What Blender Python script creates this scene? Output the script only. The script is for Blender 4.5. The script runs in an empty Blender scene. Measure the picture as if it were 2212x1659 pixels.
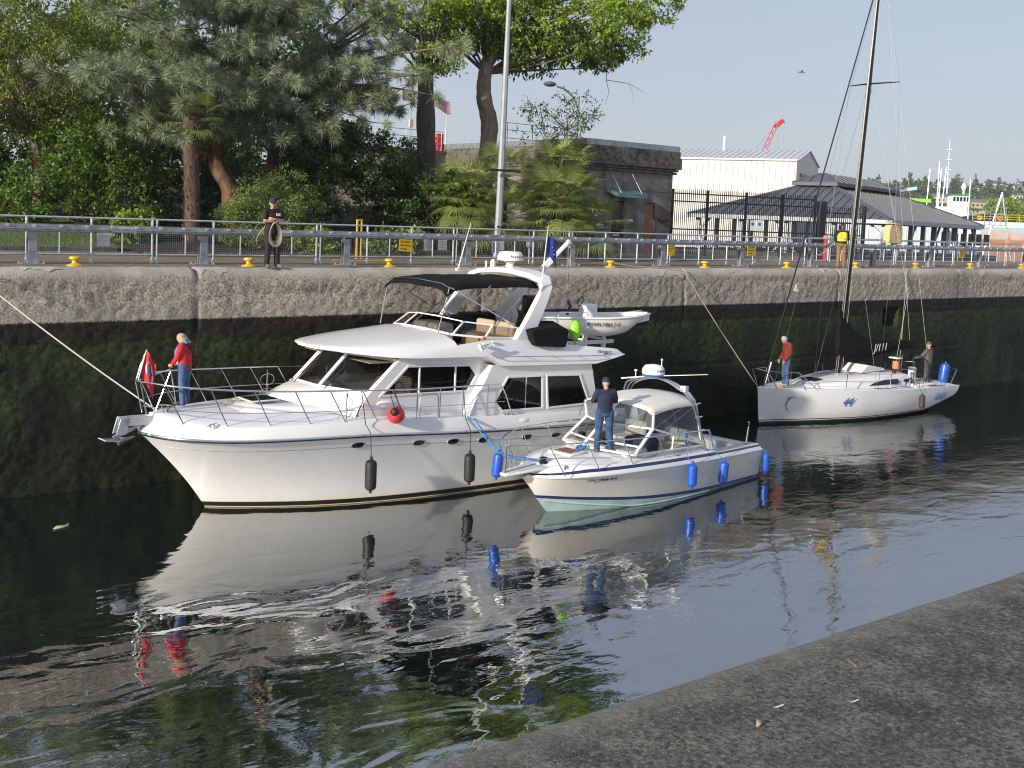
import bpy, bmesh, math, random
import numpy as np
from math import sin, cos, pi, radians as R, sqrt
from mathutils import Vector, Matrix
random.seed(7); rng = np.random.default_rng(7)
sc = bpy.context.scene
COL = sc.collection

# ------------------------------------------------------------ camera, sky, sun, exposure
YAW, PITCH, ROLL, EYE = 0.6621, 0.0757, 0.0396, 6.9027
_f = Vector((sin(YAW), cos(YAW), 0)); _r = Vector((cos(YAW), -sin(YAW), 0)); _u = Vector((0, 0, 1))
f2 = _f*cos(PITCH) - _u*sin(PITCH); u2 = _u*cos(PITCH) + _f*sin(PITCH)
r3 = _r*cos(ROLL) + u2*sin(ROLL); u3 = u2*cos(ROLL) - _r*sin(ROLL)
cam = bpy.data.cameras.new('camera'); camo = bpy.data.objects.new('camera', cam); COL.objects.link(camo)
m = Matrix((r3, u3, -f2)).transposed().to_4x4(); m.translation = Vector((0, 0, EYE)); camo.matrix_world = m
cam.sensor_width = 36; cam.lens = 36*2400/2212; cam.shift_y = -184.6/2212
cam.clip_start = .1; cam.clip_end = 6000
sc.camera = camo

SUN = Vector((-.935, -.165, .315)).normalized()          # direction towards the sun
w = bpy.data.worlds.new('World'); sc.world = w; w.use_nodes = True
nt = w.node_tree; bg = nt.nodes['Background']
sky = nt.nodes.new('ShaderNodeTexSky'); sky.sky_type = 'NISHITA'; sky.sun_disc = False
sky.sun_elevation = math.asin(SUN.z); sky.sun_rotation = math.atan2(SUN.x, SUN.y)
sky.air_density = 1.0; sky.dust_density = 1.2; sky.ozone_density = 1.2; sky.altitude = 10
# thin even veil of high cloud over the clear sky, paler towards the horizon all the way round
tcg = nt.nodes.new('ShaderNodeTexCoord'); sx_ = nt.nodes.new('ShaderNodeSeparateXYZ'); nt.links.new(tcg.outputs['Generated'], sx_.inputs[0])
vr = nt.nodes.new('ShaderNodeValToRGB'); nt.links.new(sx_.outputs[2], vr.inputs[0]); e_ = vr.color_ramp.elements
e_[0].position = 0; e_[0].color = (.42, .46, .53, 1); e_[1].position = .45; e_[1].color = (.355, .40, .515, 1)
cn = nt.nodes.new('ShaderNodeTexNoise'); cn.inputs['Scale'].default_value = 2.2; cn.inputs['Detail'].default_value = 5
mp_ = nt.nodes.new('ShaderNodeMapping'); mp_.inputs['Scale'].default_value = (1, 1, 3.5); nt.links.new(tcg.outputs['Generated'], mp_.inputs[0]); nt.links.new(mp_.outputs[0], cn.inputs['Vector'])
cr = nt.nodes.new('ShaderNodeMapRange'); cr.inputs[1].default_value = .3; cr.inputs[2].default_value = .7; cr.inputs[3].default_value = 6.5; cr.inputs[4].default_value = 7.1; nt.links.new(cn.outputs[0], cr.inputs[0])
vm = nt.nodes.new('ShaderNodeVectorMath'); vm.operation = 'SCALE'; nt.links.new(vr.outputs[0], vm.inputs[0]); nt.links.new(cr.outputs[0], vm.inputs['Scale'])
mxs = nt.nodes.new('ShaderNodeMixRGB'); mxs.inputs[0].default_value = .82; nt.links.new(sky.outputs[0], mxs.inputs[1]); nt.links.new(vm.outputs[0], mxs.inputs[2])
nt.links.new(mxs.outputs[0], bg.inputs[0]); bg.inputs[1].default_value = .115
sl = bpy.data.lights.new('sun', 'SUN'); sl.energy = 3.7; sl.angle = R(1.6); sl.color = (1, .92, .80)
so = bpy.data.objects.new('sun', sl); COL.objects.link(so); so.rotation_euler = SUN.to_track_quat('Z', 'Y').to_euler(); so.location = (-30, -20, 40)
vs = sc.view_settings; vs.view_transform = 'Standard'; vs.look = 'None'; vs.gamma = 1; vs.exposure = 0.65; vs.use_curve_mapping = False
cy = sc.cycles; cy.filter_width = 1.1; cy.use_denoising = True; cy.max_bounces = 8; cy.transparent_max_bounces = 24; cy.blur_glossy = 1.0
cy.sample_clamp_indirect = 4; cy.caustics_reflective = True; cy.caustics_refractive = False; cy.glossy_bounces = 4; cy.diffuse_bounces = 3; cy.transmission_bounces = 6

# ------------------------------------------------------------ helpers
def lerp(a, b, t): return a + (b - a)*t
def tab(t, x):
    xs = [p[0] for p in t]; ys = [p[1] for p in t]
    return float(np.interp(x, xs, ys))
def smooth_tab(t, x):
    xs = [p[0] for p in t]; ys = [p[1] for p in t]
    if x <= xs[0]: return ys[0]
    if x >= xs[-1]: return ys[-1]
    i = max(j for j in range(len(xs)) if xs[j] <= x); i = min(i, len(xs)-2)
    def sl_(k):
        if k <= 0: return (ys[1]-ys[0])/(xs[1]-xs[0])
        if k >= len(xs)-1: return (ys[-1]-ys[-2])/(xs[-1]-xs[-2])
        a = (ys[k]-ys[k-1])/(xs[k]-xs[k-1]); b = (ys[k+1]-ys[k])/(xs[k+1]-xs[k])
        return 0 if a*b <= 0 else 2*a*b/(a+b)
    h = xs[i+1]-xs[i]; t_ = (x-xs[i])/h; m0, m1 = sl_(i)*h, sl_(i+1)*h
    return (2*t_**3-3*t_**2+1)*ys[i]+(t_**3-2*t_**2+t_)*m0+(-2*t_**3+3*t_**2)*ys[i+1]+(t_**3-t_**2)*m1

def link_mesh(name, me, mat, parent=None):
    o = bpy.data.objects.new(name, me); COL.objects.link(o)
    if mat is not None:
        for mm in (mat if isinstance(mat, (list, tuple)) else [mat]): me.materials.append(mm)
    if parent is not None: o.parent = parent
    return o
def tag(o, label=None, cat=None, group=None, kind=None):
    if label: o['label'] = label
    if cat: o['category'] = cat
    if group: o['group'] = group
    if kind: o['kind'] = kind
    return o
def empty(name, loc=(0, 0, 0), rz=0, label=None, cat=None, group=None):
    o = bpy.data.objects.new(name, None); COL.objects.link(o); o.location = loc; o.rotation_euler = (0, 0, rz)
    o.empty_display_size = .2
    return tag(o, label, cat, group)
def copy_tree(o, parent=None, loc=None, rz=None, label=None):
    n = o.copy(); COL.objects.link(n); n.parent = parent
    if loc is not None: n.location = loc
    if rz is not None: n.rotation_euler = (0, 0, rz)
    if label: n['label'] = label
    for ch in [x for x in COL.objects if x.parent == o]: copy_tree(ch, n)
    return n
def V(*a): return Vector(a if len(a) > 1 else a[0])

class MB:
    """collects shapes, builds ONE mesh"""
    def __init__(s): s.v = []; s.f = []; s.m = []; s.cm = 0
    def add(s, vs_, fs_):
        n = len(s.v); s.v += [tuple(x) for x in vs_]; s.f += [tuple(i+n for i in f) for f in fs_]; s.m += [s.cm]*len(fs_); return s
    def box(s, a, b, rz=0, piv=None):
        x0, y0, z0 = [min(p, q) for p, q in zip(a, b)]; x1, y1, z1 = [max(p, q) for p, q in zip(a, b)]
        vs_ = [(x0, y0, z0), (x1, y0, z0), (x1, y1, z0), (x0, y1, z0), (x0, y0, z1), (x1, y0, z1), (x1, y1, z1), (x0, y1, z1)]
        if rz:
            px, py = piv if piv else ((x0+x1)/2, (y0+y1)/2)
            vs_ = [(px+(x-px)*cos(rz)-(y-py)*sin(rz), py+(x-px)*sin(rz)+(y-py)*cos(rz), z) for x, y, z in vs_]
        return s.add(vs_, [(0, 3, 2, 1), (4, 5, 6, 7), (0, 1, 5, 4), (1, 2, 6, 5), (2, 3, 7, 6), (3, 0, 4, 7)])
    def bar(s, p, q, w_, h_=None, up=(0, 0, 1)):
        """square bar between two points"""
        p, q = V(p), V(q); d = (q-p).normalized(); u = V(up)
        if abs(d.dot(u)) > .98: u = V(1, 0, 0)
        a = d.cross(u).normalized(); b = a.cross(d).normalized(); h_ = h_ or w_
        vs_ = [e+a*(i*w_/2)+b*(j*h_/2) for e in (p, q) for i, j in ((-1, -1), (1, -1), (1, 1), (-1, 1))]
        return s.add(vs_, [(0, 3, 2, 1), (4, 5, 6, 7), (0, 1, 5, 4), (1, 2, 6, 5), (2, 3, 7, 6), (3, 0, 4, 7)])
    def tube(s, pts, r, n=8, cap=True, closed=False):
        pts = [V(p) for p in pts]; N = len(pts); rs = r if isinstance(r, (list, tuple)) else [r]*N
        vs_ = []; pa = None
        for i, p in enumerate(pts):
            if closed: d = pts[(i+1) % N]-pts[i-1]
            else: d = pts[min(i+1, N-1)]-pts[max(i-1, 0)]
            if d.length < 1e-9: d = V(0, 0, 1)
            d.normalize()
            if pa is None:
                u = V(0, 0, 1) if abs(d.z) < .9 else V(1, 0, 0); pa = d.cross(u).normalized()
            else:
                pa = (pa - d*pa.dot(d)); pa = pa.normalized() if pa.length > 1e-6 else d.orthogonal().normalized()
            b = d.cross(pa)
            for k in range(n):
                t = 2*pi*k/n; vs_.append(p+(pa*cos(t)+b*sin(t))*rs[i])
        fs_ = []
        for i in range(N if closed else N-1):
            j = (i+1) % N
            for k in range(n): fs_.append((i*n+k, i*n+(k+1) % n, j*n+(k+1) % n, j*n+k))
        if cap and not closed: fs_ += [tuple(range(n))[::-1], tuple((N-1)*n+k for k in range(n))]
        return s.add(vs_, fs_)
    def lathe(s, prof, n=16, c=(0, 0, 0), axis='z', cap=True):
        vs_ = []
        for r_, z in prof:
            for k in range(n):
                t = 2*pi*k/n; a, b = r_*cos(t), r_*sin(t)
                vs_.append({'z': (c[0]+a, c[1]+b, c[2]+z), 'x': (c[0]+z, c[1]+a, c[2]+b), 'y': (c[0]+b, c[1]+z, c[2]+a)}[axis])
        fs_ = [(i*n+k, i*n+(k+1) % n, (i+1)*n+(k+1) % n, (i+1)*n+k) for i in range(len(prof)-1) for k in range(n)]
        if cap: fs_ += [tuple(range(n))[::-1], tuple((len(prof)-1)*n+k for k in range(n))]
        return s.add(vs_, fs_)
    def ball(s, c, r, n=12, m_=8, sq=(1, 1, 1)):
        prof = [(sin(pi*i/m_), -cos(pi*i/m_)) for i in range(m_+1)]; prof[0] = (1e-4, -1); prof[-1] = (1e-4, 1)
        vs_ = [(c[0]+p[0]*cos(2*pi*k/n)*r*sq[0], c[1]+p[0]*sin(2*pi*k/n)*r*sq[1], c[2]+p[1]*r*sq[2]) for p in prof for k in range(n)]
        fs_ = [(i*n+k, i*n+(k+1) % n, (i+1)*n+(k+1) % n, (i+1)*n+k) for i in range(m_) for k in range(n)]
        return s.add(vs_, fs_)
    def grid(s, rows, flip=False, closed=False):
        """rows: list of equal-length point lists"""
        n = len(rows[0]); vs_ = [p for r_ in rows for p in r_]; fs_ = []
        for i in range(len(rows)-1):
            for k in range(n if closed else n-1):
                q = (i*n+k, i*n+(k+1) % n, (i+1)*n+(k+1) % n, (i+1)*n+k); fs_.append(q[::-1] if flip else q)
        return s.add(vs_, fs_)
    def prism(s, poly, d):
        """polygon (3D points) extruded by vector d"""
        n = len(poly); d = V(d); a = [V(p) for p in poly]; vs_ = a+[p+d for p in a]
        return s.add(vs_, [tuple(range(n))[::-1], tuple(range(n, 2*n))]+[(i, (i+1) % n, n+(i+1) % n, n+i) for i in range(n)])
    def frame(s, poly, inset, d):
        """window frame: ring between polygon and its inset, extruded by d"""
        a = [V(p) for p in poly]; c = sum(a, V(0, 0, 0))/len(a); n = len(a); b = []
        nrm = V(d).normalized()
        for i in range(n):
            e0 = (a[i]-a[i-1]).normalized(); e1 = (a[(i+1) % n]-a[i]).normalized()
            n0 = nrm.cross(e0); n1 = nrm.cross(e1)
            if n0.dot(c-a[i]) < 0: n0, n1 = -n0, -n1
            h = (n0+n1).normalized(); b.append(a[i]+h*(inset/max(.35, h.dot(n0))))
        d = V(d); vs_ = a+b+[p+d for p in a]+[p+d for p in b]; fs_ = []
        for i in range(n):
            j = (i+1) % n
            fs_ += [(i, j, n+j, n+i), (2*n+i, 3*n+i, 3*n+j, 2*n+j), (i, 2*n+i, 2*n+j, j), (n+i, n+j, 3*n+j, 3*n+i)]
        s.add(vs_, fs_); return b
    def build(s, name, mat, parent=None, smooth=35, bevel=0, seg=2, recalc=True):
        me = bpy.data.meshes.new(name); me.from_pydata(s.v, [], s.f); me.validate(); me.update()
        if recalc:
            bm = bmesh.new(); bm.from_mesh(me); bmesh.ops.recalc_face_normals(bm, faces=bm.faces); bm.to_mesh(me); bm.free()
        o = link_mesh(name, me, mat, parent)
        if isinstance(mat, (list, tuple)) and len(s.m) == len(me.polygons): me.polygons.foreach_set('material_index', s.m)
        if smooth:
            me.polygons.foreach_set('use_smooth', [True]*len(me.polygons)); me.set_sharp_from_angle(angle=R(smooth))
        if bevel:
            b = o.modifiers.new('bevel', 'BEVEL'); b.width = bevel; b.segments = seg; b.limit_method = 'ANGLE'; b.angle_limit = R(40)
        return o

def np_mesh(name, verts, faces4, mat, parent=None, smooth=False):
    """fast mesh from numpy arrays, faces (n,3) or (n,4)"""
    me = bpy.data.meshes.new(name); n = len(verts); k = faces4.shape[1]; nf = len(faces4)
    me.vertices.add(n); me.vertices.foreach_set('co', np.asarray(verts, np.float32).ravel())
    me.loops.add(nf*k); me.loops.foreach_set('vertex_index', np.asarray(faces4, np.int32).ravel())
    me.polygons.add(nf); me.polygons.foreach_set('loop_start', np.arange(0, nf*k, k, dtype=np.int32)); me.polygons.foreach_set('loop_total', np.full(nf, k, np.int32))
    if smooth: me.polygons.foreach_set('use_smooth', np.ones(nf, bool))
    me.update(calc_edges=True); me.validate()
    return link_mesh(name, me, mat, parent)

# ------------------------------------------------------------ materials
class NT:
    def __init__(s, name):
        s.mat = bpy.data.materials.new(name); s.mat.use_nodes = True; s.t = s.mat.node_tree; s.b = s.t.nodes['Principled BSDF']; s.out = s.t.nodes['Material Output']
    def n(s, typ, **kw):
        x = s.t.nodes.new('ShaderNode'+typ)
        for k, v in kw.items():
            if k.startswith('i_'): x.inputs[k[2:].replace('_', ' ')].default_value = v
            else: setattr(x, k, v)
        return x
    def l(s, a, b): s.t.links.new(a, b)
    def coord(s, kind='Object'): return s.n('TexCoord').outputs[kind]
    def mapping(s, src, scale=(1, 1, 1)):
        mp = s.n('Mapping'); mp.inputs['Scale'].default_value = scale; s.l(src, mp.inputs[0]); return mp.outputs[0]
    def noise(s, src, scale, detail=4, rough=.55, dist=0):
        x = s.n('TexNoise'); x.inputs['Scale'].default_value = scale; x.inputs['Detail'].default_value = detail; x.inputs['Roughness'].default_value = rough; x.inputs['Distortion'].default_value = dist
        s.l(src, x.inputs['Vector']); return x.outputs['Fac']
    def ramp(s, src, stops, interp='LINEAR'):
        x = s.n('ValToRGB'); x.color_ramp.interpolation = interp; e = x.color_ramp.elements
        while len(e) < len(stops): e.new(.5)
        for el, (p, c) in zip(e, stops): el.position = p; el.color = (c, c, c, 1) if isinstance(c, (int, float)) else (*c, 1)
        s.l(src, x.inputs[0]); return x.outputs[0]
    def mix(s, fac, a, b, mode='MIX'):
        x = s.n('MixRGB'); x.blend_type = mode
        for inp, v in zip(x.inputs, (fac, a, b)):
            if hasattr(v, 'is_linked'): s.l(v, inp)
            elif isinstance(v, (int, float)): inp.default_value = v if inp.type == 'VALUE' else (v, v, v, 1)
            else: inp.default_value = (*v, 1)
        return x.outputs[0]
    def bump(s, h, strength=.3, dist=.02):
        x = s.n('Bump'); x.inputs['Strength'].default_value = strength; x.inputs['Distance'].default_value = dist
        s.l(h, x.inputs['Height']); s.l(x.outputs[0], s.b.inputs['Normal']); return x
    def math(s, op, a, b=None):
        x = s.n('Math'); x.operation = op
        for inp, v in zip(x.inputs, (a, b)):
            if v is None: continue
            if hasattr(v, 'is_linked'): s.l(v, inp)
            else: inp.default_value = v
        return x.outputs[0]

def mat_plain(name, col, rough=.5, metal=0, var=.06, vscale=3, spec=.5, bump=0, bscale=60, coat=0, lo=None):
    t = NT(name); co = t.coord('Object'); n_ = t.noise(co, vscale, 4)
    lo = lo or tuple(c*(1-var*2.2) for c in col)
    c = t.mix(t.ramp(n_, [(.35, 0.), (.65, 1.)]), lo, col); t.l(c, t.b.inputs['Base Color'])
    t.b.inputs['Roughness'].default_value = rough; t.b.inputs['Metallic'].default_value = metal; t.b.inputs['Specular IOR Level'].default_value = spec
    if coat: t.b.inputs['Coat Weight'].default_value = coat; t.b.inputs['Coat Roughness'].default_value = .05
    if bump: t.bump(t.noise(co, bscale, 3), bump, .01)
    return t.mat
M = {}
def mat(name, *a, **k):
    M[name] = mat_plain(name, *a, **k); return M[name]
mat('gelcoat', (.79, .79, .785), .22, var=.015, vscale=1.5, coat=.3)
mat('gelcoat_cream', (.74, .72, .66), .25, var=.02, vscale=1.5, coat=.3)
mat('deck_white', (.76, .76, .77), .45, var=.03, vscale=4, bump=.05, bscale=150)
def mat_hull(name, col, stain):
    t = NT(name); co = t.coord('Object'); sep = t.n('SeparateXYZ'); t.l(co, sep.inputs[0]); st = t.noise(t.mapping(co, (2.2, 2.2, .18)), 2.4, 5, .6); bl = t.noise(co, 1.1, 5, .6); sc_ = t.noise(t.mapping(co, (1, 1, 3)), 5, 4, .7)
    c = t.mix(t.math('MULTIPLY', t.ramp(st, [(.50, 0.), (.72, 1.)]), .16), col, stain); c = t.mix(t.math('MULTIPLY', t.ramp(bl, [(.45, 0.), (.7, 1.)]), .10), c, tuple(x*.8 for x in col))
    wl = t.n('MapRange'); wl.inputs[1].default_value = .55; wl.inputs[2].default_value = .1; t.l(t.math('ADD', sep.outputs[2], t.math('MULTIPLY', sc_, .3)), wl.inputs[0]); c = t.mix(t.math('MULTIPLY', wl.outputs[0], .45), c, stain)
    t.l(c, t.b.inputs['Base Color']); t.l(t.ramp(bl, [(.3, .16), (.7, .34)]), t.b.inputs['Roughness']); t.b.inputs['Coat Weight'].default_value = .25; t.b.inputs['Coat Roughness'].default_value = .06; M[name] = t.mat
mat_hull('hull_white', (.74, .74, .73), (.52, .47, .36)); mat_hull('hull_cream', (.70, .68, .62), (.48, .43, .33))
mat('steel', (.72, .72, .72), .16, 1, var=.02)
mat('alu', (.70, .71, .72), .32, 1, var=.05)
mat('galv', (.42, .45, .49), .45, .55, var=.16, vscale=5, bump=.05)
mat('galv_pipe', (.62, .65, .69), .38, .5, var=.1, vscale=8)
mat('black_paint', (.012, .012, .013), .3, var=.1)
mat('black_plastic', (.018, .018, .019), .5, var=.1)
mat('navy_paint', (.018, .028, .13), .22, coat=.4, var=.03)
mat('gold', (.62, .5, .3), .35, var=.05)
mat('antifoul', (.42, .58, .57), .6, var=.12, vscale=2.5)
mat('antifoul_dark', (.02, .022, .025), .6, var=.2)
mat('canvas_black', (.011, .011, .012), .95, spec=.15, var=.15, vscale=3, bump=.15, bscale=300)
mat('canvas_white', (.72, .70, .66), .75, var=.05, bump=.05, bscale=300)
mat('fender_blue', (.02, .10, .52), .35, var=.12, vscale=9)
mat('fender_black', (.02, .02, .02), .55, var=.2)
mat('fender_red', (.62, .035, .05), .4, var=.1, vscale=8)
mat('rope_tan', (.42, .36, .25), .9, var=.15, vscale=60)
mat('rope_white', (.62, .58, .5), .9, var=.12, vscale=60)
mat('rope_blue', (.05, .22, .62), .8, var=.12, vscale=60)
mat('rope_black', (.02, .02, .022), .85)
mat('wood', (.30, .13, .05), .4, var=.25, vscale=12)
mat('tan_seat', (.55, .42, .28), .6, var=.06)
mat('cream_seat', (.66, .62, .52), .6, var=.05)
mat('interior', (.26, .21, .16), .7, var=.2)
mat('lime', (.30, .75, .04), .45, var=.08)
mat('bollard_yellow', (.72, .52, .03), .45, var=.15, vscale=14, lo=(.48, .3, .05))
mat('sign_yellow', (.72, .47, .02), .5, var=.06)
mat('sign_white', (.62, .64, .67), .5, var=.05)
mat('sign_black', (.015, .015, .015), .6)
mat('red_paint', (.55, .03, .025), .45, var=.08)
mat('orange', (.85, .22, .07), .5, var=.05)
mat('fence_black', (.012, .013, .014), .5, var=.1)
mat('brick_door', (.33, .13, .09), .6, var=.05)
mat('brown_door', (.13, .05, .03), .5, var=.1)
mat('verdigris', (.16, .27, .26), .6, var=.25, vscale=8)
mat('white_paint', (.78, .78, .76), .5, var=.03)
mat('dark_glass', (.01, .012, .014), .06, var=0)
mat('blue_paint', (.03, .12, .45), .4)
mat('rubber', (.02, .02, .02), .8)

def mat_glass(name, tint, opaq=.25, rough=.02, milk=0):
    """tinted sheet: transparent with Fresnel-weighted gloss"""
    t = NT(name); t.t.nodes.remove(t.b)
    tr = t.n('BsdfTransparent'); tr.inputs[0].default_value = (*tint, 1); gl = t.n('BsdfGlossy'); gl.inputs['Roughness'].default_value = rough
    g = t.n('NewGeometry'); dp = t.n('VectorMath'); dp.operation = 'DOT_PRODUCT'; t.l(g.outputs['Incoming'], dp.inputs[0]); t.l(g.outputs['Normal'], dp.inputs[1])
    fr = t.math('ADD', t.math('MULTIPLY', t.math('POWER', t.math('SUBTRACT', 1., t.math('ABSOLUTE', dp.outputs['Value'])), 5.), .95), .05); ms = t.n('MixShader')
    
    if milk:
        df = t.n('BsdfDiffuse'); df.inputs[0].default_value = (.42, .46, .52, 1); m0 = t.n('MixShader'); m0.inputs[0].default_value = milk; t.l(tr.outputs[0], m0.inputs[1]); t.l(df.outputs[0], m0.inputs[2]); tr = m0
    t.l(fr, ms.inputs[0]); t.l(tr.outputs[0], ms.inputs[1]); t.l(gl.outputs[0], ms.inputs[2]); t.l(ms.outputs[0], t.out.inputs[0])
    M[name] = t.mat
mat_glass('glass_tint', (.45, .44, .41)); mat_glass('glass_dark', (.22, .22, .23)); mat_glass('glass_clear', (.78, .82, .82)); mat_glass('vinyl', (.60, .63, .66), rough=.06, milk=.22)

def text(name, body, size, loc, mtx, mat_, parent, depth=.004, shear=0, align='LEFT', sx=1):
    """writing as a mesh; mtx: 3x3 with columns right, up, normal"""
    cu = bpy.data.curves.new(name, 'FONT'); cu.body = body; cu.size = size; cu.extrude = depth; cu.shear = shear; cu.align_x = align; cu.resolution_u = 2
    o = bpy.data.objects.new(name, cu); COL.objects.link(o)
    dg = bpy.context.evaluated_depsgraph_get(); me = bpy.data.meshes.new_from_object(o.evaluated_get(dg)); bpy.data.objects.remove(o)
    mm = Matrix(mtx).transposed().to_4x4(); mm = Matrix.Translation(V(loc)) @ mm @ Matrix.Diagonal((sx, 1, 1, 1)); me.transform(mm)
    me.materials.clear(); return link_mesh(name, me, mat_, parent)
# ------------------------------------------------------------ setting: water, quays, walls, ground
WY, ZT = 26.45, 5.265          # far wall face, quay level
def vnoise(x, y, scale, seed):
    """smooth value noise on arrays"""
    r_ = np.random.default_rng(seed); g = r_.random((257, 257)); x = x*scale; y = y*scale
    xi = np.floor(x).astype(int); yi = np.floor(y).astype(int); fx = x-xi; fy = y-yi
    fx = fx*fx*(3-2*fx); fy = fy*fy*(3-2*fy); xi %= 256; yi %= 256
    return (g[xi, yi]*(1-fx)+g[xi+1, yi]*fx)*(1-fy)+(g[xi, yi+1]*(1-fx)+g[xi+1, yi+1]*fx)*fy - .5

def mat_lockwall():
    t = NT('lock_concrete'); co = t.coord('Object'); sep = t.n('SeparateXYZ'); t.l(co, sep.inputs[0]); z = sep.outputs[2]
    n1 = t.noise(co, 17, 4, .8); n2 = t.noise(co, .9, 5, .6); n3 = t.noise(t.mapping(co, (1, 1, .35)), 2.6, 4, .6); sp = t.noise(co, 32, 3, .7)
    agg = t.ramp(n1, [(.36, (.11, .095, .075)), (.48, (.32, .28, .22)), (.62, (.56, .50, .41))])
    agg = t.mix(t.ramp(sp, [(.60, 0.), (.68, .8)]), agg, (.62, .59, .52))
    agg = t.mix(t.ramp(n2, [(.34, .35), (.50, 0.)]), agg, (.16, .14, .11))
    # pale band where the wash stops
    zz = t.math('ADD', z, t.math('MULTIPLY', n3, .45)); pale = t.ramp(zz, [(.0, 0.), (1., 1.)])
    low = t.n('MapRange'); low.inputs[1].default_value = 4.75; low.inputs[2].default_value = 4.2; t.l(zz, low.inputs[0])
    agg = t.mix(t.math('MULTIPLY', low.outputs[0], .45), agg, (.34, .32, .28))
    cop = t.n('MapRange'); cop.inputs[1].default_value = 5.16; cop.inputs[2].default_value = 5.30; t.l(t.math('ADD', z, t.math('MULTIPLY', n3, .32)), cop.inputs[0])
    copc = t.mix(t.ramp(n2, [(.4, 0.), (.6, 1.)]), (.34, .31, .265), (.45, .42, .36))
    up = t.mix(cop.outputs[0], agg, copc)
    # weed and slime below the high-water line
    g1 = t.noise(t.mapping(co, (1, 1, .5)), .55, 5, .65); g2 = t.noise(co, 9, 4, .7)
    al = t.mix(t.ramp(g1, [(.45, 0.), (.66, 1.)]), (.011, .0125, .0065), (.036, .060, .012))
    gb = t.n('MapRange'); gb.inputs[1].default_value = 1.9; gb.inputs[2].default_value = 3.5; t.l(t.math('ADD', z, t.math('MULTIPLY', t.math('SUBTRACT', g1, .5), 2.5)), gb.inputs[0]); al = t.mix(t.math('MULTIPLY', gb.outputs[0], .65), al, (.042, .066, .010))
    al = t.mix(t.ramp(g2, [(.40, .8), (.6, 0.)]), al, (.0045, .0055, .003))
    bn = t.n('MapRange'); bn.inputs[1].default_value = 3.55; bn.inputs[2].default_value = 3.72; t.l(t.math('ADD', z, t.math('MULTIPLY', n3, .12)), bn.inputs[0])
    al = t.mix(bn.outputs[0], al, t.mix(t.ramp(g2, [(.35, 0.), (.7, 1.)]), (.006, .0048, .0035), (.028, .021, .013)))
    rust = t.math('MULTIPLY', t.ramp(t.noise(co, 1.1, 5, .7), [(.58, 0.), (.72, 1.)]), t.ramp(t.noise(co, 24, 2), [(.52, 0.), (.62, 1.)]))
    lowz = t.n('MapRange'); lowz.inputs[1].default_value = 1.6; lowz.inputs[2].default_value = .3; t.l(z, lowz.inputs[0])
    al = t.mix(t.math('MULTIPLY', t.math('MULTIPLY', rust, lowz.outputs[0]), .6), al, (.10, .055, .015))
    hw = t.n('MapRange'); hw.inputs[1].default_value = 3.985; hw.inputs[2].default_value = 4.03; t.l(t.math('ADD', z, t.math('MULTIPLY', t.math('SUBTRACT', n1, .5), .14)), hw.inputs[0])
    c = t.mix(hw.outputs[0], al, up); t.l(c, t.b.inputs['Base Color'])
    t.l(t.ramp(hw.outputs[0], [(0, .55), (1, .95)]), t.b.inputs['Roughness']); t.b.inputs['Specular IOR Level'].default_value = .28
    h = t.math('ADD', t.math('MULTIPLY', n1, .6), t.math('MULTIPLY', sp, .5)); t.bump(h, .8, .035); return t.mat
M['lockwall'] = mat_lockwall()

def mat_concrete(name, a, b, c, s1=1.2, s2=40, bump=.4, spots=0, dist=.012, patch=.35):
    t = NT(name); co = t.coord('Object'); n1 = t.noise(co, s1, 6, .62); n2 = t.noise(co, s2, 4, .75); n3 = t.noise(co, s1*5, 5, .7)
    base = t.mix(t.ramp(n1, [(.38, 0.), (.62, 1.)]), a, b); base = t.mix(t.ramp(n3, [(.45, 0.), (.68, patch*2)]), base, c)
    base = t.mix(t.ramp(n2, [(.35, .65), (.56, 0.)]), base, tuple(x*.22 for x in a))
    if spots: base = t.mix(t.ramp(t.noise(co, s2*2.6, 2, .6), [(.66, 0.), (.72, spots)]), base, tuple(min(1, x*2.6) for x in b))
    t.l(base, t.b.inputs['Base Color']); t.b.inputs['Roughness'].default_value = .95; t.b.inputs['Specular IOR Level'].default_value = .25
    t.bump(t.math('ADD', n2, t.math('MULTIPLY', n3, .4)), bump, dist); M[name] = t.mat
mat_concrete('coping_near_x', (.075, .070, .061), (.135, .127, .112), (.22, .208, .185), 1.3, 60, 1.0, .9, .014, .3)
mat_concrete('quay_deck', (.185, .148, .105), (.25, .205, .15), (.30, .25, .19), .5, 14, .3)
mat_concrete('old_concrete', (.085, .08, .072), (.13, .122, .11), (.16, .15, .135), .7, 9, .25)
mat_concrete('soil', (.03, .022, .014), (.05, .038, .024), (.08, .06, .04), 1, 12, .6)

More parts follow.
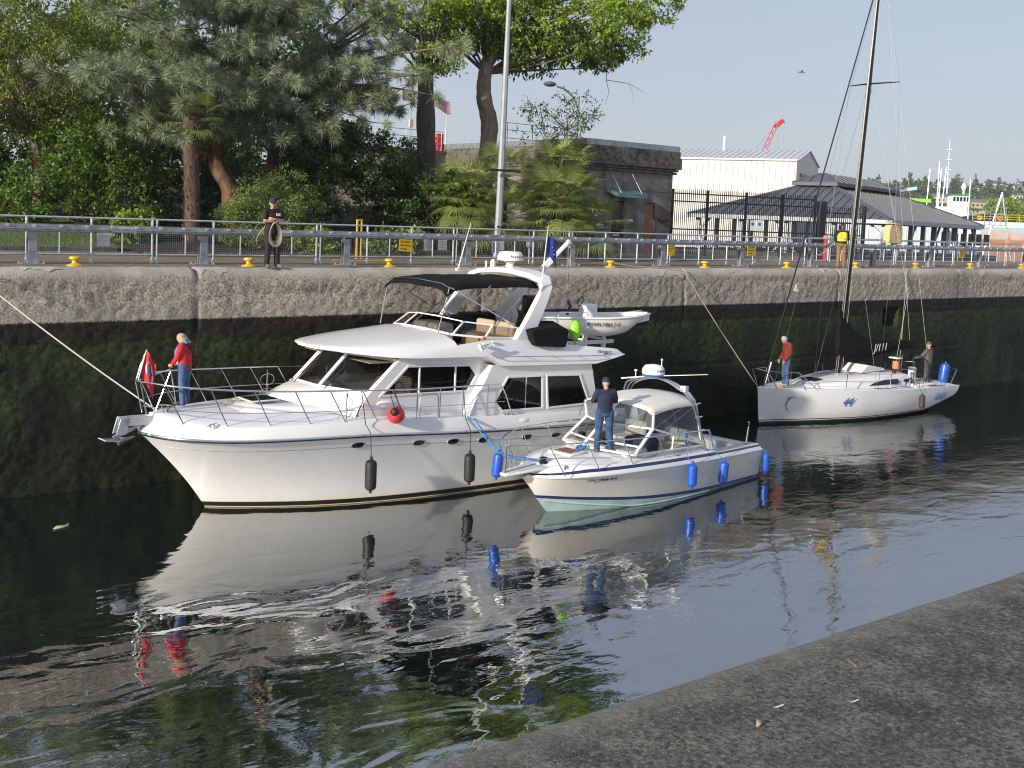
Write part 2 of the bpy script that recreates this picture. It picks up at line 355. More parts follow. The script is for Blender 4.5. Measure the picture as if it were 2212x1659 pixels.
def mat_coping():
    t = NT('coping_near'); co = t.coord('Object'); big = t.noise(co, 1.6, 6, .65); mid = t.noise(co, 7, 5, .7); gr_ = t.noise(co, 42, 4, .8); sp = t.noise(co, 95, 2, .6)
    c = t.mix(t.ramp(big, [(.36, 0.), (.64, 1.)]), (.060, .057, .050), (.15, .142, .125)); c = t.mix(t.ramp(mid, [(.46, 0.), (.70, .75)]), c, (.27, .258, .23)); c = t.mix(t.ramp(gr_, [(.38, .85), (.55, 0.)]), c, (.022, .021, .018)); c = t.mix(t.ramp(gr_, [(.56, 0.), (.70, .7)]), c, (.34, .325, .29)); c = t.mix(t.ramp(sp, [(.70, 0.), (.74, 1.)]), c, (.72, .72, .72))
    sepc = t.n('SeparateXYZ'); t.l(co, sepc.inputs[0]); lip = t.n('MapRange'); lip.inputs[1].default_value = 2.40; lip.inputs[2].default_value = 2.66; t.l(t.math('ADD', sepc.outputs[1], t.math('MULTIPLY', t.math('SUBTRACT', mid, .5), .35)), lip.inputs[0])
    c = t.mix(t.math('MULTIPLY', lip.outputs[0], .55), c, (.27, .255, .225)); t.l(c, t.b.inputs['Base Color']); t.b.inputs['Roughness'].default_value = .9; t.b.inputs['Specular IOR Level'].default_value = .3; t.bump(t.math('ADD', gr_, t.math('MULTIPLY', mid, .5)), 1., .02); M['coping_near'] = t.mat
mat_coping()
# water
def mat_water():
    t = NT('water'); t.b.inputs['Base Color'].default_value = (.0035, .0095, .0065, 1); t.b.inputs['Roughness'].default_value = .012; t.b.inputs['IOR'].default_value = 5.4
    co = t.coord('Object')
    sw = t.noise(t.mapping(co, (.8, 1.5, 1)), .75, 2, .5, .5)
    rp = t.noise(t.mapping(co, (1, 1.9, 1)), 2.4, 3, .55, .6)
    fine = t.noise(t.mapping(co, (1, 2.2, 1)), 7.5, 3, .55, .3)
    # wind ripple grows down the chamber to the right, calm pool by the large yacht
    sep = t.n('SeparateXYZ'); t.l(co, sep.inputs[0])
    wx = t.n('MapRange'); wx.inputs[1].default_value = 14.; wx.inputs[2].default_value = 36.; t.l(t.math('ADD', sep.outputs[0], t.math('MULTIPLY', t.noise(co, .16, 3), 9)), wx.inputs[0])
    patch = t.ramp(t.noise(t.mapping(co, (1, 2, 1)), .22, 3, .6), [(.35, .35), (.65, 1.)])
    amp = t.math('MULTIPLY', t.math('ADD', t.math('MULTIPLY', wx.outputs[0], .85), .15), patch)
    h = t.math('ADD', t.math('MULTIPLY', sw, .024), t.math('ADD', t.math('MULTIPLY', t.math('MULTIPLY', rp, .0095), t.math('ADD', amp, .13)), t.math('MULTIPLY', t.math('MULTIPLY', fine, .005), t.math('MULTIPLY', amp, amp))))
    t.bump(h, 1.0, 1.0); return t.mat
M['water'] = mat_water()
MB().add([(-90, 2.4, 0), (900, 2.4, 0), (900, 900, 0), (-90, 900, 0)], [(0, 1, 2, 3)]).build('water', M['water'], smooth=0); tag(bpy.data.objects['water'], kind='structure')

# far lock wall: rough cast face as real relief, joints, ladder recess, rounded coping
wall = empty('lock_wall', (0, WY, 0), 0, 'long rough concrete lock wall behind the boats, dark and slimy below', 'lock wall')
prof = [(0, z) for z in np.arange(-.9, 4.94, .065)]; RR = .30
prof += [(RR-RR*cos(a), 4.965+RR*sin(a)) for a in np.linspace(0.05, pi/2, 9)] + [(.45, ZT), (.62, ZT)]
prof = np.array(prof); xs = np.arange(-12, 84, .075); X, K = np.meshgrid(xs, np.arange(len(prof)), indexing='ij'); Yp, Zp = prof[K, 0], prof[K, 1]
S = np.where(K < len(prof)-11, Zp, 4.965+(K-len(prof)+11)*.06)
nz = vnoise(X, S, 7, 1)*.022 + vnoise(X, S, 13, 2)*.045 + vnoise(X, S, 1.3, 3)*.05 + vnoise(X, S, .35, 4)*.05
nz *= np.where(S > 4.9, .45, 1.)
nz += np.where(S < 3.55+vnoise(X, S, .8, 9)*.1, .035, 0)                       # face set back under the weed line
for jx in np.arange(10.7-26.1, 84, 8.7):                                       # monolith joints
    dj = np.abs(X-jx-vnoise(S, S*0, 1.5, 5)*.05); nz += .10*np.exp(-(dj/.022)**2)*(S > 3.3) + .03*np.exp(-(dj/.05)**2)
for (cx, cz, w_, d_) in ((3.6, 5.02, .8, .06), (13.6, 4.62, 1.1, .05), (16.0, 4.5, .5, .05), (22., 4.7, .9, .04), (33, 4.8, .8, .05), (50, 4.75, .7, .05)):
    nz += d_*np.exp(-((X-cx)/w_)**2-((S-cz)/.12)**2)                           # spalls
for zc in (1.88, 3.42): nz += .05*np.exp(-((S-zc-vnoise(X, S*0, .3, 6)*.08)/.03)**2)*(vnoise(X, S*0, .4, 8) > -.15)
rec = (X > 39.9) & (X < 41.0) & (S > 2.88) & (S < 3.66); nz = np.where(rec, .55, nz)
Yw = Yp + nz*np.where(S > 5.02, .6, 1); Zw = Zp - np.where(S > 5.05, np.abs(nz)*.6, 0)
idx = np.arange(X.size).reshape(X.shape); F = np.stack([idx[:-1, :-1], idx[1:, :-1], idx[1:, 1:], idx[:-1, 1:]], -1).reshape(-1, 4)
np_mesh('concrete_face', np.stack([X, Yw, Zw], -1).reshape(-1, 3), F, M['lockwall'], wall, True)
random.seed(3)
mat('patch_mortar', (.46, .43, .38), .9, var=.1, vscale=3, bump=.3, bscale=20)
for px, pw, ph in ((5.2, 1.3, .2), (7.1, .9, .18), (11.2, .9, .26), (27.3, 1.7, .36), (30.6, .9, .25), (47.4, 1.5, .36), (49.9, 2.2, .4), (52.9, 1.5, .34), (36.2, .8, .22)):
    n = 16; rows = []
    for j in range(7):                                                        # mortar repairs hugging the rounded nosing
        s_ = j/6; row = []
        for i in range(n+1):
            u = i/n; xx = px+pw*(u-.5)*(1+.1*sin(7*s_+px)); edge = .8+.2*sin(u*9+px*3)+.1*sin(u*23)
            L = s_*ph*edge*1.3; a = pi/2-min(L/RR, pi/2); ex = max(0, L-RR*pi/2)
            rr_ = RR+.012-.02*(abs(u-.5)*2)**8
            row.append((xx, RR-rr_*cos(a), 4.965+rr_*sin(a)-ex))
        rows.append(row)
    MB().grid(rows).build('mortar_patch', M['patch_mortar'], wall, smooth=60)
# quay deck behind the wall (one sheet), water beyond it on the right
MB().add([(-60, WY+.55, ZT-.004), (120, WY+.55, ZT-.004), (120, 34.6, ZT-.004), (44, 34.6, ZT-.004), (44, 140, ZT-.004), (-60, 140, ZT-.004)], [(0, 1, 2, 3, 4, 5)]).build('quay_deck', M['quay_deck'], smooth=0); tag(bpy.data.objects['quay_deck'], kind='structure')
MB().add([(44, 34.6, ZT-.004), (120, 34.6, ZT-.004), (120, 34.6, -1), (44, 34.6, -1)], [(0, 1, 2, 3)]).add([(44, 34.6, ZT-.004), (44, 140, ZT-.004), (44, 140, -1), (44, 34.6, -1)], [(0, 1, 2, 3)]).build('quay_back_wall', M['old_concrete'], smooth=0); tag(bpy.data.objects['quay_back_wall'], 'plain concrete back face of the quay above the far basin', 'quay wall')
# lawn and planting beds, rising gently
def sheet(name, x0, x1, y0, y1, z0, z1, m_, nx=30, ny=16, amp=.05, seed=1):
    gx, gy = np.meshgrid(np.linspace(x0, x1, nx), np.linspace(y0, y1, ny), indexing='ij'); t_ = (gy-y0)/(y1-y0)
    gz = z0+(z1-z0)*t_**1.3+vnoise(gx, gy, .5, seed)*amp*np.minimum(1, t_*6); ii = np.arange(nx*ny).reshape(nx, ny)
    o = np_mesh(name, np.stack([gx, gy, gz], -1).reshape(-1, 3), np.stack([ii[:-1, :-1], ii[1:, :-1], ii[1:, 1:], ii[:-1, 1:]], -1).reshape(-1, 4), m_, None, True); return tag(o, kind='structure')
def mat_lawn():
    t = NT('lawn'); co = t.coord('Object'); a = t.noise(co, 1.2, 5); b = t.noise(co, 40, 3, .7)
    c = t.mix(t.ramp(a, [(.35, 0.), (.65, 1.)]), (.10, .17, .03), (.16, .24, .05)); c = t.mix(t.ramp(b, [(.35, .6), (.6, 0.)]), c, (.03, .06, .012)); t.l(c, t.b.inputs['Base Color']); t.b.inputs['Roughness'].default_value = .9; t.bump(b, .8, .05); return t.mat
M['lawn'] = mat_lawn()
sheet('lawn', -30, 12.3, 34.9, 44, ZT+.09, 6.2, M['lawn'])
sheet('planting_bed', 11.5, 31, 32.2, 46, ZT+.06, 7.0, M['soil'], seed=2, amp=.2)
sheet('wooded_bank', -45, 30, 43.4, 70, 6.1, 8.0, M['soil'], seed=3, amp=.3)
k = MB(); k.box((-30, 34.72, ZT-.1), (11.5, 34.9, ZT+.13)); k.box((11.4, 32.05, ZT-.1), (31, 32.22, ZT+.12)); k.build('kerb', M['old_concrete'], smooth=0, bevel=.02); tag(bpy.data.objects['kerb'], kind='structure')
# grass blades on the lawn front
n = 26000; gx = rng.uniform(0, 12.3, n); gy = 34.95+rng.random(n)**1.5*6; tt = (gy-34.9)/9.1; gz = ZT+.09+(6.2-ZT-.09)*tt**1.3-.01
hh = rng.uniform(.05, .11, n); an = rng.uniform(0, pi, n); wv = .008
v = np.stack([np.stack([gx-wv*np.cos(an), gy-wv*np.sin(an), gz], -1), np.stack([gx+wv*np.cos(an), gy+wv*np.sin(an), gz], -1), np.stack([gx+rng.normal(0, .02, n), gy+rng.normal(0, .02, n), gz+hh], -1)], 1).reshape(-1, 3)
go = np_mesh('grass', v, np.arange(3*n).reshape(-1, 3), M['lawn']); tag(go, 'short green lawn grass behind the railing by the left tree', 'grass', kind='stuff')

# near lock wall in the foreground, rounded edge
NE = 2.73; prof = [(-.02, -1), (-.005, 5.0)] + [(.16*cos(a)-.16, 5.105+.16*sin(a)) for a in np.linspace(0, pi/2, 10)]
pr = [(NE+p[0], p[1]) for p in prof] + [(NE-.16-d_, ZT) for d_ in (.06, .15, .3, .5, .8, 1.2, 1.8, 2.6, 4, 9)]
pr = np.array(pr); xs = np.concatenate([np.arange(-6, 12, .06), np.arange(12, 26, .14), np.arange(26, 90, .6)]); X, K = np.meshgrid(xs, np.arange(len(pr)), indexing='ij'); Yp, Zp = pr[K, 0], pr[K, 1]
dz = vnoise(X, K*.1, 3, 11)*.012+vnoise(X, K*.1, .5, 12)*.02+vnoise(X, K*.15, 9, 13)*.006
Yn = Yp+np.where(K < 11, dz, 0); Zn = Zp-np.where(K >= 9, np.abs(dz)*.4, 0)
idx = np.arange(X.size).reshape(X.shape); F = np.stack([idx[:-1, :-1], idx[:-1, 1:], idx[1:, 1:], idx[1:, :-1]], -1).reshape(-1, 4)
nw = np_mesh('near_lock_wall', np.stack([X, Yn, Zn], -1).reshape(-1, 3), F, M['coping_near'], None, True); tag(nw, 'grey rough concrete coping with rounded edge in the right foreground', 'lock wall')
# ------------------------------------------------------------ large motor yacht (local: a aft, s starboard, z up)
def wall_holes(outer, holes, to3, thick, name, m_, parent):
    """flat panel with window openings; outer/holes are 2D loops, to3 maps them to 3D"""
    bm = bmesh.new(); ed = []
    for lp in [outer]+holes:
        vs_ = [bm.verts.new(to3(*p)) for p in lp]; ed += [bm.edges.new((vs_[i], vs_[(i+1) % len(vs_)])) for i in range(len(vs_))]
    bmesh.ops.triangle_fill(bm, use_beauty=True, use_dissolve=False, edges=ed)
    bmesh.ops.recalc_face_normals(bm, faces=bm.faces)
    me = bpy.data.meshes.new(name); bm.to_mesh(me); bm.free(); o = link_mesh(name, me, m_, parent)
    if thick:
        sm = o.modifiers.new('solid', 'SOLIDIFY'); sm.thickness = thick; sm.offset = 0
    return o
yacht = empty('motor_yacht', (9.9, 23.75, 0), R(1), 'large white flybridge motor yacht with black bimini top and curved bow rail', 'motor yacht')
YZR = [(-1.54, 1.86), (0, 1.81), (1, 1.80), (2.4, 1.78), (5.9, 1.60), (8.8, 1.47), (11.7, 1.38)]        # rub rail height
YHR = [(0, 0), (.12, .42), (.34, .80), (.66, 1.18), (1.54, 1.68), (2.54, 1.96), (3.54, 2.12), (5.0, 2.24), (7, 2.31), (13.24, 2.10)]   # half breadth from stem tip
YHW = [(0, 0), (.3, .22), (1.27, .78), (2.2, 1.20), (3.5, 1.58), (5, 1.82), (7, 1.96), (11.7, 2.0)]
def y_stem(z): return -(.60*z+.125*z*z) if z >= 0 else -.9*z
def y_hull(u, z, zr):
    """point on port half: u 0..1 along, z height below rub rail zr at that station"""
    a0 = y_stem(z); a = a0+(11.7-a0)*u; e = a-a0
    hr, hw = smooth_tab(YHR, e), smooth_tab(YHW, e)
    if z >= 0:
        t = z/max(.1, zr); p = lerp(1.9, 1.35, min(1, e/10)); s = lerp(hw, hr, t**p)
    else: s = hw*(1-(-z/.75)**2.2)
    return a, s
us = [(i/46)**1.55 for i in range(47)]
def hull_band(zf, name, m_, j, both=True, off=0.):
    """zf(a, k) -> z for level k/j"""
    for_sides = []
    mb = MB()
    for sg in ((-1, 1) if both else (-1,)):
        rows = []
        for k in range(j+1):
            row = []
            for u in us:
                a = -1.5+13.2*u; zr = smooth_tab(YZR, a); z = zf(a, k/j, zr); aa, s = y_hull(u, z, zr); row.append((aa, sg*(s+off), z))
            rows.append(row)
        mb.grid(rows)
    return mb
hull = hull_band(lambda a, t, zr: lerp(.15, zr, t), 'hull', None, 12)
rows = []                                                     # transom
for k in range(9):
    z = lerp(-.3, 1.38, k/8); aa, s = y_hull(1, z, 1.38); rows.append([(aa, -s, z), (aa, s, z)])
hull.grid(rows); hull.build('hull', M['hull_white'], yacht, smooth=40)
hull_band(lambda a, t, zr: lerp(-.72, .006, t), 'b', None, 5).build('hull_bottom', M['antifoul_dark'], yacht, smooth=40)
hull_band(lambda a, t, zr: lerp(.006, .028, t), 'b', None, 1).build('boot_line', M['gold'], yacht, smooth=40)
hull_band(lambda a, t, zr: lerp(.028, .135, t), 'b', None, 2).build('boot_stripe', M['black_paint'], yacht, smooth=40)
hull_band(lambda a, t, zr: lerp(.135, .151, t), 'b', None, 1).build('boot_line', M['gold'], yacht, smooth=40)
for sg in (-1, 1):
    pts = []; kn = []
    for u in us:
        a = -1.5+13.2*u; zr = smooth_tab(YZR, a); aa, s = y_hull(u, zr, zr); pts.append((aa, sg*(s+.012), zr))
        zk = zr-.30+.06*u; ak, sk = y_hull(u, zk, zr); kn.append((ak, sg*(sk+.002), zk))
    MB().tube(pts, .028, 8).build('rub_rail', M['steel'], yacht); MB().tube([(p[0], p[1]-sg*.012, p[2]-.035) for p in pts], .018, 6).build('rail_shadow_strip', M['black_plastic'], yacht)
    MB().tube(kn[3:], .006, 4).build('knuckle_line', M['sign_white'] if 0 else M['galv'], yacht)
# bulwark band and deck
def y_edge(u):
    a = -1.5+13.2*u; zr = smooth_tab(YZR, a); aa, s = y_hull(u, zr, zr); up = lerp(.23, .30, min(1, u*2)); return aa, s, zr, up
bw = MB()
for sg in (-1, 1):
    rows = []
    for t in (0, .25, .85, 1.):
        row = []
        for u in us:
            aa, s, zr, up = y_edge(u); ins = lerp(.0, .10, t)*min(1, s/.35); row.append((aa+.22*t*max(0, 1-u*9), sg*(s-ins+(.015 if 0 < t < 1 else 0)), zr+.028+up*t))
        rows.append(row)
    bw.grid(rows)
bw.build('bulwark', M['gelcoat'], yacht, smooth=50)
dk = MB(); rows = []
for u in us:
    aa, s, zr, up = y_edge(u); s = s-.10*min(1, s/.35); aa += .22*max(0, 1-u*9); z0 = zr+.028+up
    if aa > 10.4: z0 -= .3
    rows.append([(aa, s*q, z0-.012*(abs(q) == 1)+.17*(1-q*q)*(1 if aa < 4 else .3)) for q in (-1, -.96, -.85, -.7, -.5, -.25, 0, .25, .5, .7, .85, .96, 1)])
dk.grid(rows).build('deck', M['deck_white'], yacht, smooth=40)
def y_deck(a, s):
    u = max(0, min(1, (a+1.35)/13.05)); aa, h, zr, up = y_edge(u); h -= .1; return zr+.028+up+.17*(1-min(1, (s/h)**2))*(1 if a < 4 else .3)
# trunk cabin top on the foredeck with hatch
rows = []
for i in range(15):
    a = .55+2.3*i/14; hgt = .12*min(1, (i/3))**.7; hw = lerp(.55, 1.45, (i/14)**.7); row = []
    for q in (-1.12, -1, -.93, -.8, -.4, 0, .4, .8, .93, 1, 1.12):
        s = q*hw; z = y_deck(a, s)-.02 if abs(q) > 1.05 else y_deck(a, s)+hgt*(.25 if abs(q) == 1 else .85 if abs(q) > .9 else 1); row.append((a, s, z))
    rows.append(row)
MB().grid(rows).build('trunk_cabin', M['gelcoat'], yacht, smooth=60)
ht = MB(); ht.box((.78, -.62, 2.425), (1.49, .09, 2.458)).build('hatch', M['gelcoat'], yacht, bevel=.012); MB().box((.82, -.58, 2.459), (1.45, .05, 2.466)).build('hatch_glass', M['dark_glass'], yacht, bevel=.02)
# anchor, pulpit roller, windlass, cleats
an = MB(); an.box((-1.95, -.13, 2.06), (-1.15, -.09, 2.22)); an.box((-1.95, .09, 2.06), (-1.15, .13, 2.22)); an.box((-1.95, -.13, 2.04), (-1.2, .13, 2.065)); an.prism([(-2.08, -.13, 1.86), (-1.86, -.13, 1.86), (-1.78, -.13, 2.22), (-1.98, -.13, 2.22)], (0, .03, 0)); an.prism([(-2.08, .10, 1.86), (-1.86, .10, 1.86), (-1.78, .10, 2.22), (-1.98, .10, 2.22)], (0, .03, 0))
an.build('anchor_roller', M['galv_pipe'], yacht, bevel=.006)
an = MB(); an.prism([(-2.42, 0, 1.80), (-2.30, -.12, 1.74), (-2.02, -.13, 1.70), (-1.95, 0, 1.74), (-2.02, .13, 1.70), (-2.30, .12, 1.74)], (0, 0, .03)); an.prism([(-2.02, -.16, 1.72), (-1.62, 0, 1.76), (-2.02, .16, 1.72), (-1.98, 0, 1.60)], (0, 0, .03)); an.bar((-2.1, 0, 1.78), (-1.2, 0, 2.17), .05, .09)
an.build('anchor', M['galv'], yacht, bevel=.008)
wl = MB(); wl.lathe([(.1, 0), (.1, .03), (.075, .05), (.075, .09), (.11, .1), (.11, .13), (.06, .15)], 14, (-.95, -.1, 2.24)).build('windlass', M['steel'], yacht)
wl = MB(); wl.tube([(-1.2, -.02, 2.19), (-1.05, -.06, 2.27), (-.95, -.1, 2.30)], .014, 6).build('chain', M['galv'], yacht)
def cleat(x, y, z, rz, parent, m_, L=.28):
    b = MB(); c_, s_ = cos(rz), sin(rz); P = lambda u, v_, h: (x+u*c_-v_*s_, y+u*s_+v_*c_, z+h)
    b.tube([P(-L/2, 0, .055), P(-L*.25, 0, .07), P(L*.25, 0, .07), P(L/2, 0, .055)], [.009, .014, .014, .009], 6)
    for q in (-.2, .2): b.tube([P(L*q, 0, 0), P(L*q, 0, .06)], [.02, .013], 6)
    return b.build('cleat', m_, parent)
cleat(-.45, -1.33, y_deck(-.45, -1.33), .55, yacht, M['steel'], .34); cleat(-.45, 1.33, y_deck(-.45, 1.33), -.55, yacht, M['steel'], .34); cleat(7.0, -2.12, 1.88, 0, yacht, M['steel'])
# ---------------- pilothouse and saloon
for sg in (-1, 1):
    S1, S2 = 1.75, 2.06
    win1 = [(3.50, 2.55), (4.26, 3.23), (6.02, 3.16), (6.24, 2.89), (5.98, 2.50)]
    sw = wall_holes([(2.75, 1.9), (3.10, 2.55), (4.02, 3.42), (6.85, 3.40), (5.85, 1.80)], [win1], lambda a, z: (a, sg*S1, z), .05, 'pilothouse_side', M['gelcoat'], yacht)
    wa = [(6.62, 2.24), (7.02, 2.84), (8.14, 2.81), (8.19, 1.95), (6.88, 1.98)]; wb = [(8.30, 2.81), (9.44, 2.76), (9.84, 1.95), (8.38, 1.94)]
    sw = wall_holes([(5.72, 1.72), (6.52, 3.16), (9.86, 3.02), (10.22, 1.62)], [wa, wb], lambda a, z: (a, sg*S2, z), .05, 'saloon_side', M['gelcoat'], yacht)
    MB().add([(5.72, sg*S2, 1.72), (6.52, sg*S2, 3.16), (6.52, sg*S1, 3.16), (5.72, sg*S1, 1.72)], [(0, 1, 2, 3)]).build('saloon_pillar', M['gelcoat'], yacht, smooth=0)
    for wn, ss in ((win1, S1), (wa, S2), (wb, S2)):
        P3 = [(a, sg*(ss+.022), z) for a, z in wn]; c_ = sum((V(p) for p in P3), V(0, 0, 0))/len(P3); big = [c_+(V(p)-c_)*1.05 for p in P3]
        fr = MB(); fr.frame(big, .055, (0, sg*.022, 0)); wf = fr.build('window', M['gelcoat'], yacht, smooth=0, bevel=.006)
        MB().add([(a, sg*ss, z) for a, z in wn], [tuple(range(len(wn)))]).build('window_glass', M['glass_dark'], wf, smooth=0)
        bl = MB(); zs = [z for _, z in wn]; lo, hi = min(zs)+.03, max(zs)-.03; inn = MB()
        for i in range(int((hi-lo)/.055)):
            z = lo+.055*i; xs_ = []
            for q in range(len(wn)):
                (a0, z0), (a1, z1) = wn[q], wn[(q+1) % len(wn)]
                if (z0-z)*(z1-z) < 0: xs_.append(a0+(a1-a0)*(z-z0)/(z1-z0))
            if len(xs_) >= 2 and i % 1 == 0: bl.box((max(min(xs_)+.05, min(xs_)+.25*(wn is win1)), sg*(ss-.16), z), (max(xs_)-.05, sg*(ss-.135), z+.008))
        bl.build('venetian_blind', M['canvas_white'] if 0 else M['galv'], wf, smooth=0)
        if wn is win1: divs = (4.56, 5.62)
        elif wn is wa: divs = (7.62,)
        else: divs = ()
        for dv in divs:
            zs_ = []
            for q in range(len(wn)):
                (a0, z0), (a1, z1) = wn[q], wn[(q+1) % len(wn)]
                if (a0-dv)*(a1-dv) < 0: zs_.append(z0+(z1-z0)*(dv-a0)/(a1-a0))
            MB().bar((dv, sg*(ss+.01), min(zs_)), (dv, sg*(ss+.01), max(zs_)), .05 if wn is win1 else .025, .03).build('mullion', M['gelcoat'] if wn is win1 else M['steel'], wf, smooth=0)
# dark inside: floors, furniture, bulkheads
it = MB(); it.box((3.2, -1.68, 1.9), (10, 1.68, 1.95)); it.box((9.9, -2.0, 1.9), (9.95, 2.0, 3.0)); it.box((6.3, -.3, 1.9), (6.36, 1.68, 3.1)); it.box((3.3, -1.6, 3.3), (9.9, 1.6, 3.32)); it.build('saloon_lining', M['interior'], yacht, smooth=0)
it = MB(); it.box((2.75, -1.4, 2.35), (3.6, 1.4, 2.58)); it.build('dashboard', M['cream_seat'], yacht, bevel=.06)
it = MB(); it.tube([(3.95+.02*cos(t)*0+.07*sin(t), -.95+.24*cos(t), 2.66+.22*sin(t)) for t in np.linspace(0, 2*pi, 20)[:-1]], .018, 6, closed=True); 
for t in (0, 2.1, 4.2): it.tube([(3.95, -.95, 2.66), (3.95+.07*sin(t), -.95+.24*cos(t), 2.66+.22*sin(t))], .01, 5)
it.build('steering_wheel', M['tan_seat'], yacht)
it = MB(); it.box((4.6, -1.3, 2.0), (4.75, -.6, 3.0)); it.box((4.3, -1.3, 2.0), (4.7, -.6, 2.35)); it.build('helm_seat', M['cream_seat'], yacht, bevel=.06)
it = MB(); it.box((2.95, -.35, 2.5), (3.3, .5, 2.72)); it.build('chart_box', M['galv'], yacht, bevel=.08)
# windscreen of three raked panes and the cowl under it
WB = [(3.20, -1.66, 2.62), (2.52, -.56, 2.68), (2.52, .56, 2.68), (3.20, 1.66, 2.62)]; WT = [(4.02, -1.64, 3.34), (3.28, -.56, 3.44), (3.28, .56, 3.44), (4.02, 1.64, 3.34)]
CW = [(2.80, -1.80, 2.12), (1.75, -.62, 2.38), (1.75, .62, 2.38), (2.80, 1.80, 2.12)]
rows = []
for t in (0, .3, .6, .85, 1.):
    row = []
    for i in range(3):
        for q in ((0, .33, .67) if i < 2 else (0, .33, .67, 1)):
            a_, b_ = V(CW[i]).lerp(V(CW[i+1]), q), V(WB[i]).lerp(V(WB[i+1]), q); bulge = -.09*sin(pi*q) if i == 1 else -.04*sin(pi*q)
            p = a_.lerp(b_, t); row.append((p.x+bulge*(1-t*.7), p.y, p.z+.05*sin(pi*t)))
    rows.append(row)
MB().grid(rows).build('cowl', M['gelcoat'], yacht, smooth=50)
fr = MB()
for i in range(4):
    b_, t_ = V(WB[i]), V(WT[i]); fr.bar(b_-(t_-b_)*.08, t_+(t_-b_)*.03, .12 if i in (1, 2) else .15, .05, up=(-.7, 0, .7))
for L in (WB, WT):
    for i in range(3): fr.bar(L[i], L[i+1], .07, .05, up=(-.7, 0, .7))
ws = fr.build('windscreen', M['gelcoat'], yacht, smooth=0, bevel=.012)
for i in range(3): MB().add([WB[i], WB[i+1], WT[i+1], WT[i]], [(0, 1, 2, 3)]).build('window_glass', M['glass_tint'], ws, smooth=0)
for (x, y, z, dy) in ((2.62, -.75, 2.72, -.02), (2.42, .35, 2.75, .0), (2.9, 1.2, 2.68, 0)):
    wp = MB(); wp.tube([(x-.06, y, z-.08), (x+.0, y, z-.02), (x+.45, y+dy, z+.40)], .012, 5); wp.bar((x+.15, y+.02, z+.12), (x+.62, y+.02, z+.55), .03, .015); wp.build('wiper', M['black_plastic'], yacht)
# ---------------- flybridge moulding (brow, sides, after overhang)
FB = [  # a, half-breadth, edge bottom z, side-top half-breadth, side-top z, centre z
 (2.44, .10, 3.55, .08, 3.63, 3.63), (2.50, .52, 3.545, .48, 3.63, 3.645), (2.66, .92, 3.53, .88, 3.62, 3.665), (2.95, 1.30, 3.50, 1.26, 3.59, 3.695), (3.35, 1.64, 3.455, 1.60, 3.55, 3.74), (3.8, 1.88, 3.415, 1.84, 3.52, 3.785), (4.3, 1.98, 3.385, 1.94, 3.52, 3.835),
 (5.0, 2.02, 3.365, 1.93, 3.58, 3.90), (5.55, 2.04, 3.355, 1.91, 3.66, 3.95), (5.62, 2.04, 3.353, 1.91, 3.67, None), (6.34, 2.08, 3.34, 1.90, 3.74, None), (6.70, 2.14, 3.10, 1.90, 3.76, None), (7.4, 2.16, 3.07, 1.90, 3.74, None), (8.3, 2.16, 3.04, 1.92, 3.64, None), (9.2, 2.16, 3.01, 1.96, 3.54, None),
 (9.95, 2.15, 2.985, 2.0, 3.46, None), (10.6, 2.14, 3.09, 2.03, 3.395, None), (10.82, 2.13, 3.13, 2.04, 3.365, None), (11.05, 2.10, 3.17, 2.07, 3.22, None)]
rows = []
for a, h, ze, ht_, zt, zc in FB:
    half = [(0, ze+.02), (h*.9, ze+.01), (h, ze+.03), (h, ze+.085 if a < 11 else ze+.04), (lerp(h, ht_, .92), lerp(ze+.085, zt, .93) if a < 11 else zt-.005), (ht_, zt)]
    if zc is not None: half += [(ht_*.93, lerp(zt, zc, .35)), (ht_*.72, lerp(zt, zc, .72)), (ht_*.4, lerp(zt, zc, .93)), (0, zc)]
    elif a < 10.9: half += [(ht_-.10, zt), (ht_-.13, 3.32), (ht_*.5, 3.31), (0, 3.31)]
    else: half += [(ht_-.02, zt), (ht_-.05, zt), (ht_*.5, zt), (0, zt)]
    port = [(a, -s, z) for s, z in half]; st = [(a, s, z) for s, z in half[::-1]]
    rows.append(port+st[1:-1])
mb = MB(); mb.grid(rows, closed=True); mb.f.append(tuple(range(len(rows[0])))); mb.m.append(0); n0 = (len(rows)-1)*len(rows[0]); mb.f.append(tuple(n0+i for i in range(len(rows[0])))); mb.m.append(0)
mb.build('flybridge', M['gelcoat'], yacht, smooth=32)
for sg in (-1, 1):                                                # handrails along the overhang, trim bead under the lip
    hr = MB(); hr.tube([(6.52, sg*2.10, 3.38), (6.6, sg*2.2, 3.385), (8.4, sg*2.22, 3.31), (10.15, sg*2.21, 3.24), (10.25, sg*2.11, 3.23)], .014, 6)
    for a, z in ((7.5, 3.35), (8.4, 3.31), (9.3, 3.27)): hr.tube([(a, sg*2.10, z), (a, sg*2.21, z)], .01, 5)
    hr.build('handrail', M['steel'], yacht)
    MB().tube([(a, sg*(h+.006), ze+.05) for a, h, ze, *_ in FB], .016, 6).build('lip_trim', M['gelcoat_cream'], yacht)
text('maker_script', 'Navigator', .13, (10.02, -2.135, 3.30), ((1, 0, -.05), (0, .15, 1), (0, -1, .15)), M['sign_black'], yacht, shear=.3); text('model_number', '42', .06, (10.33, -2.14, 3.25), ((1, 0, -.05), (0, .15, 1), (0, -1, .15)), M['sign_black'], yacht)
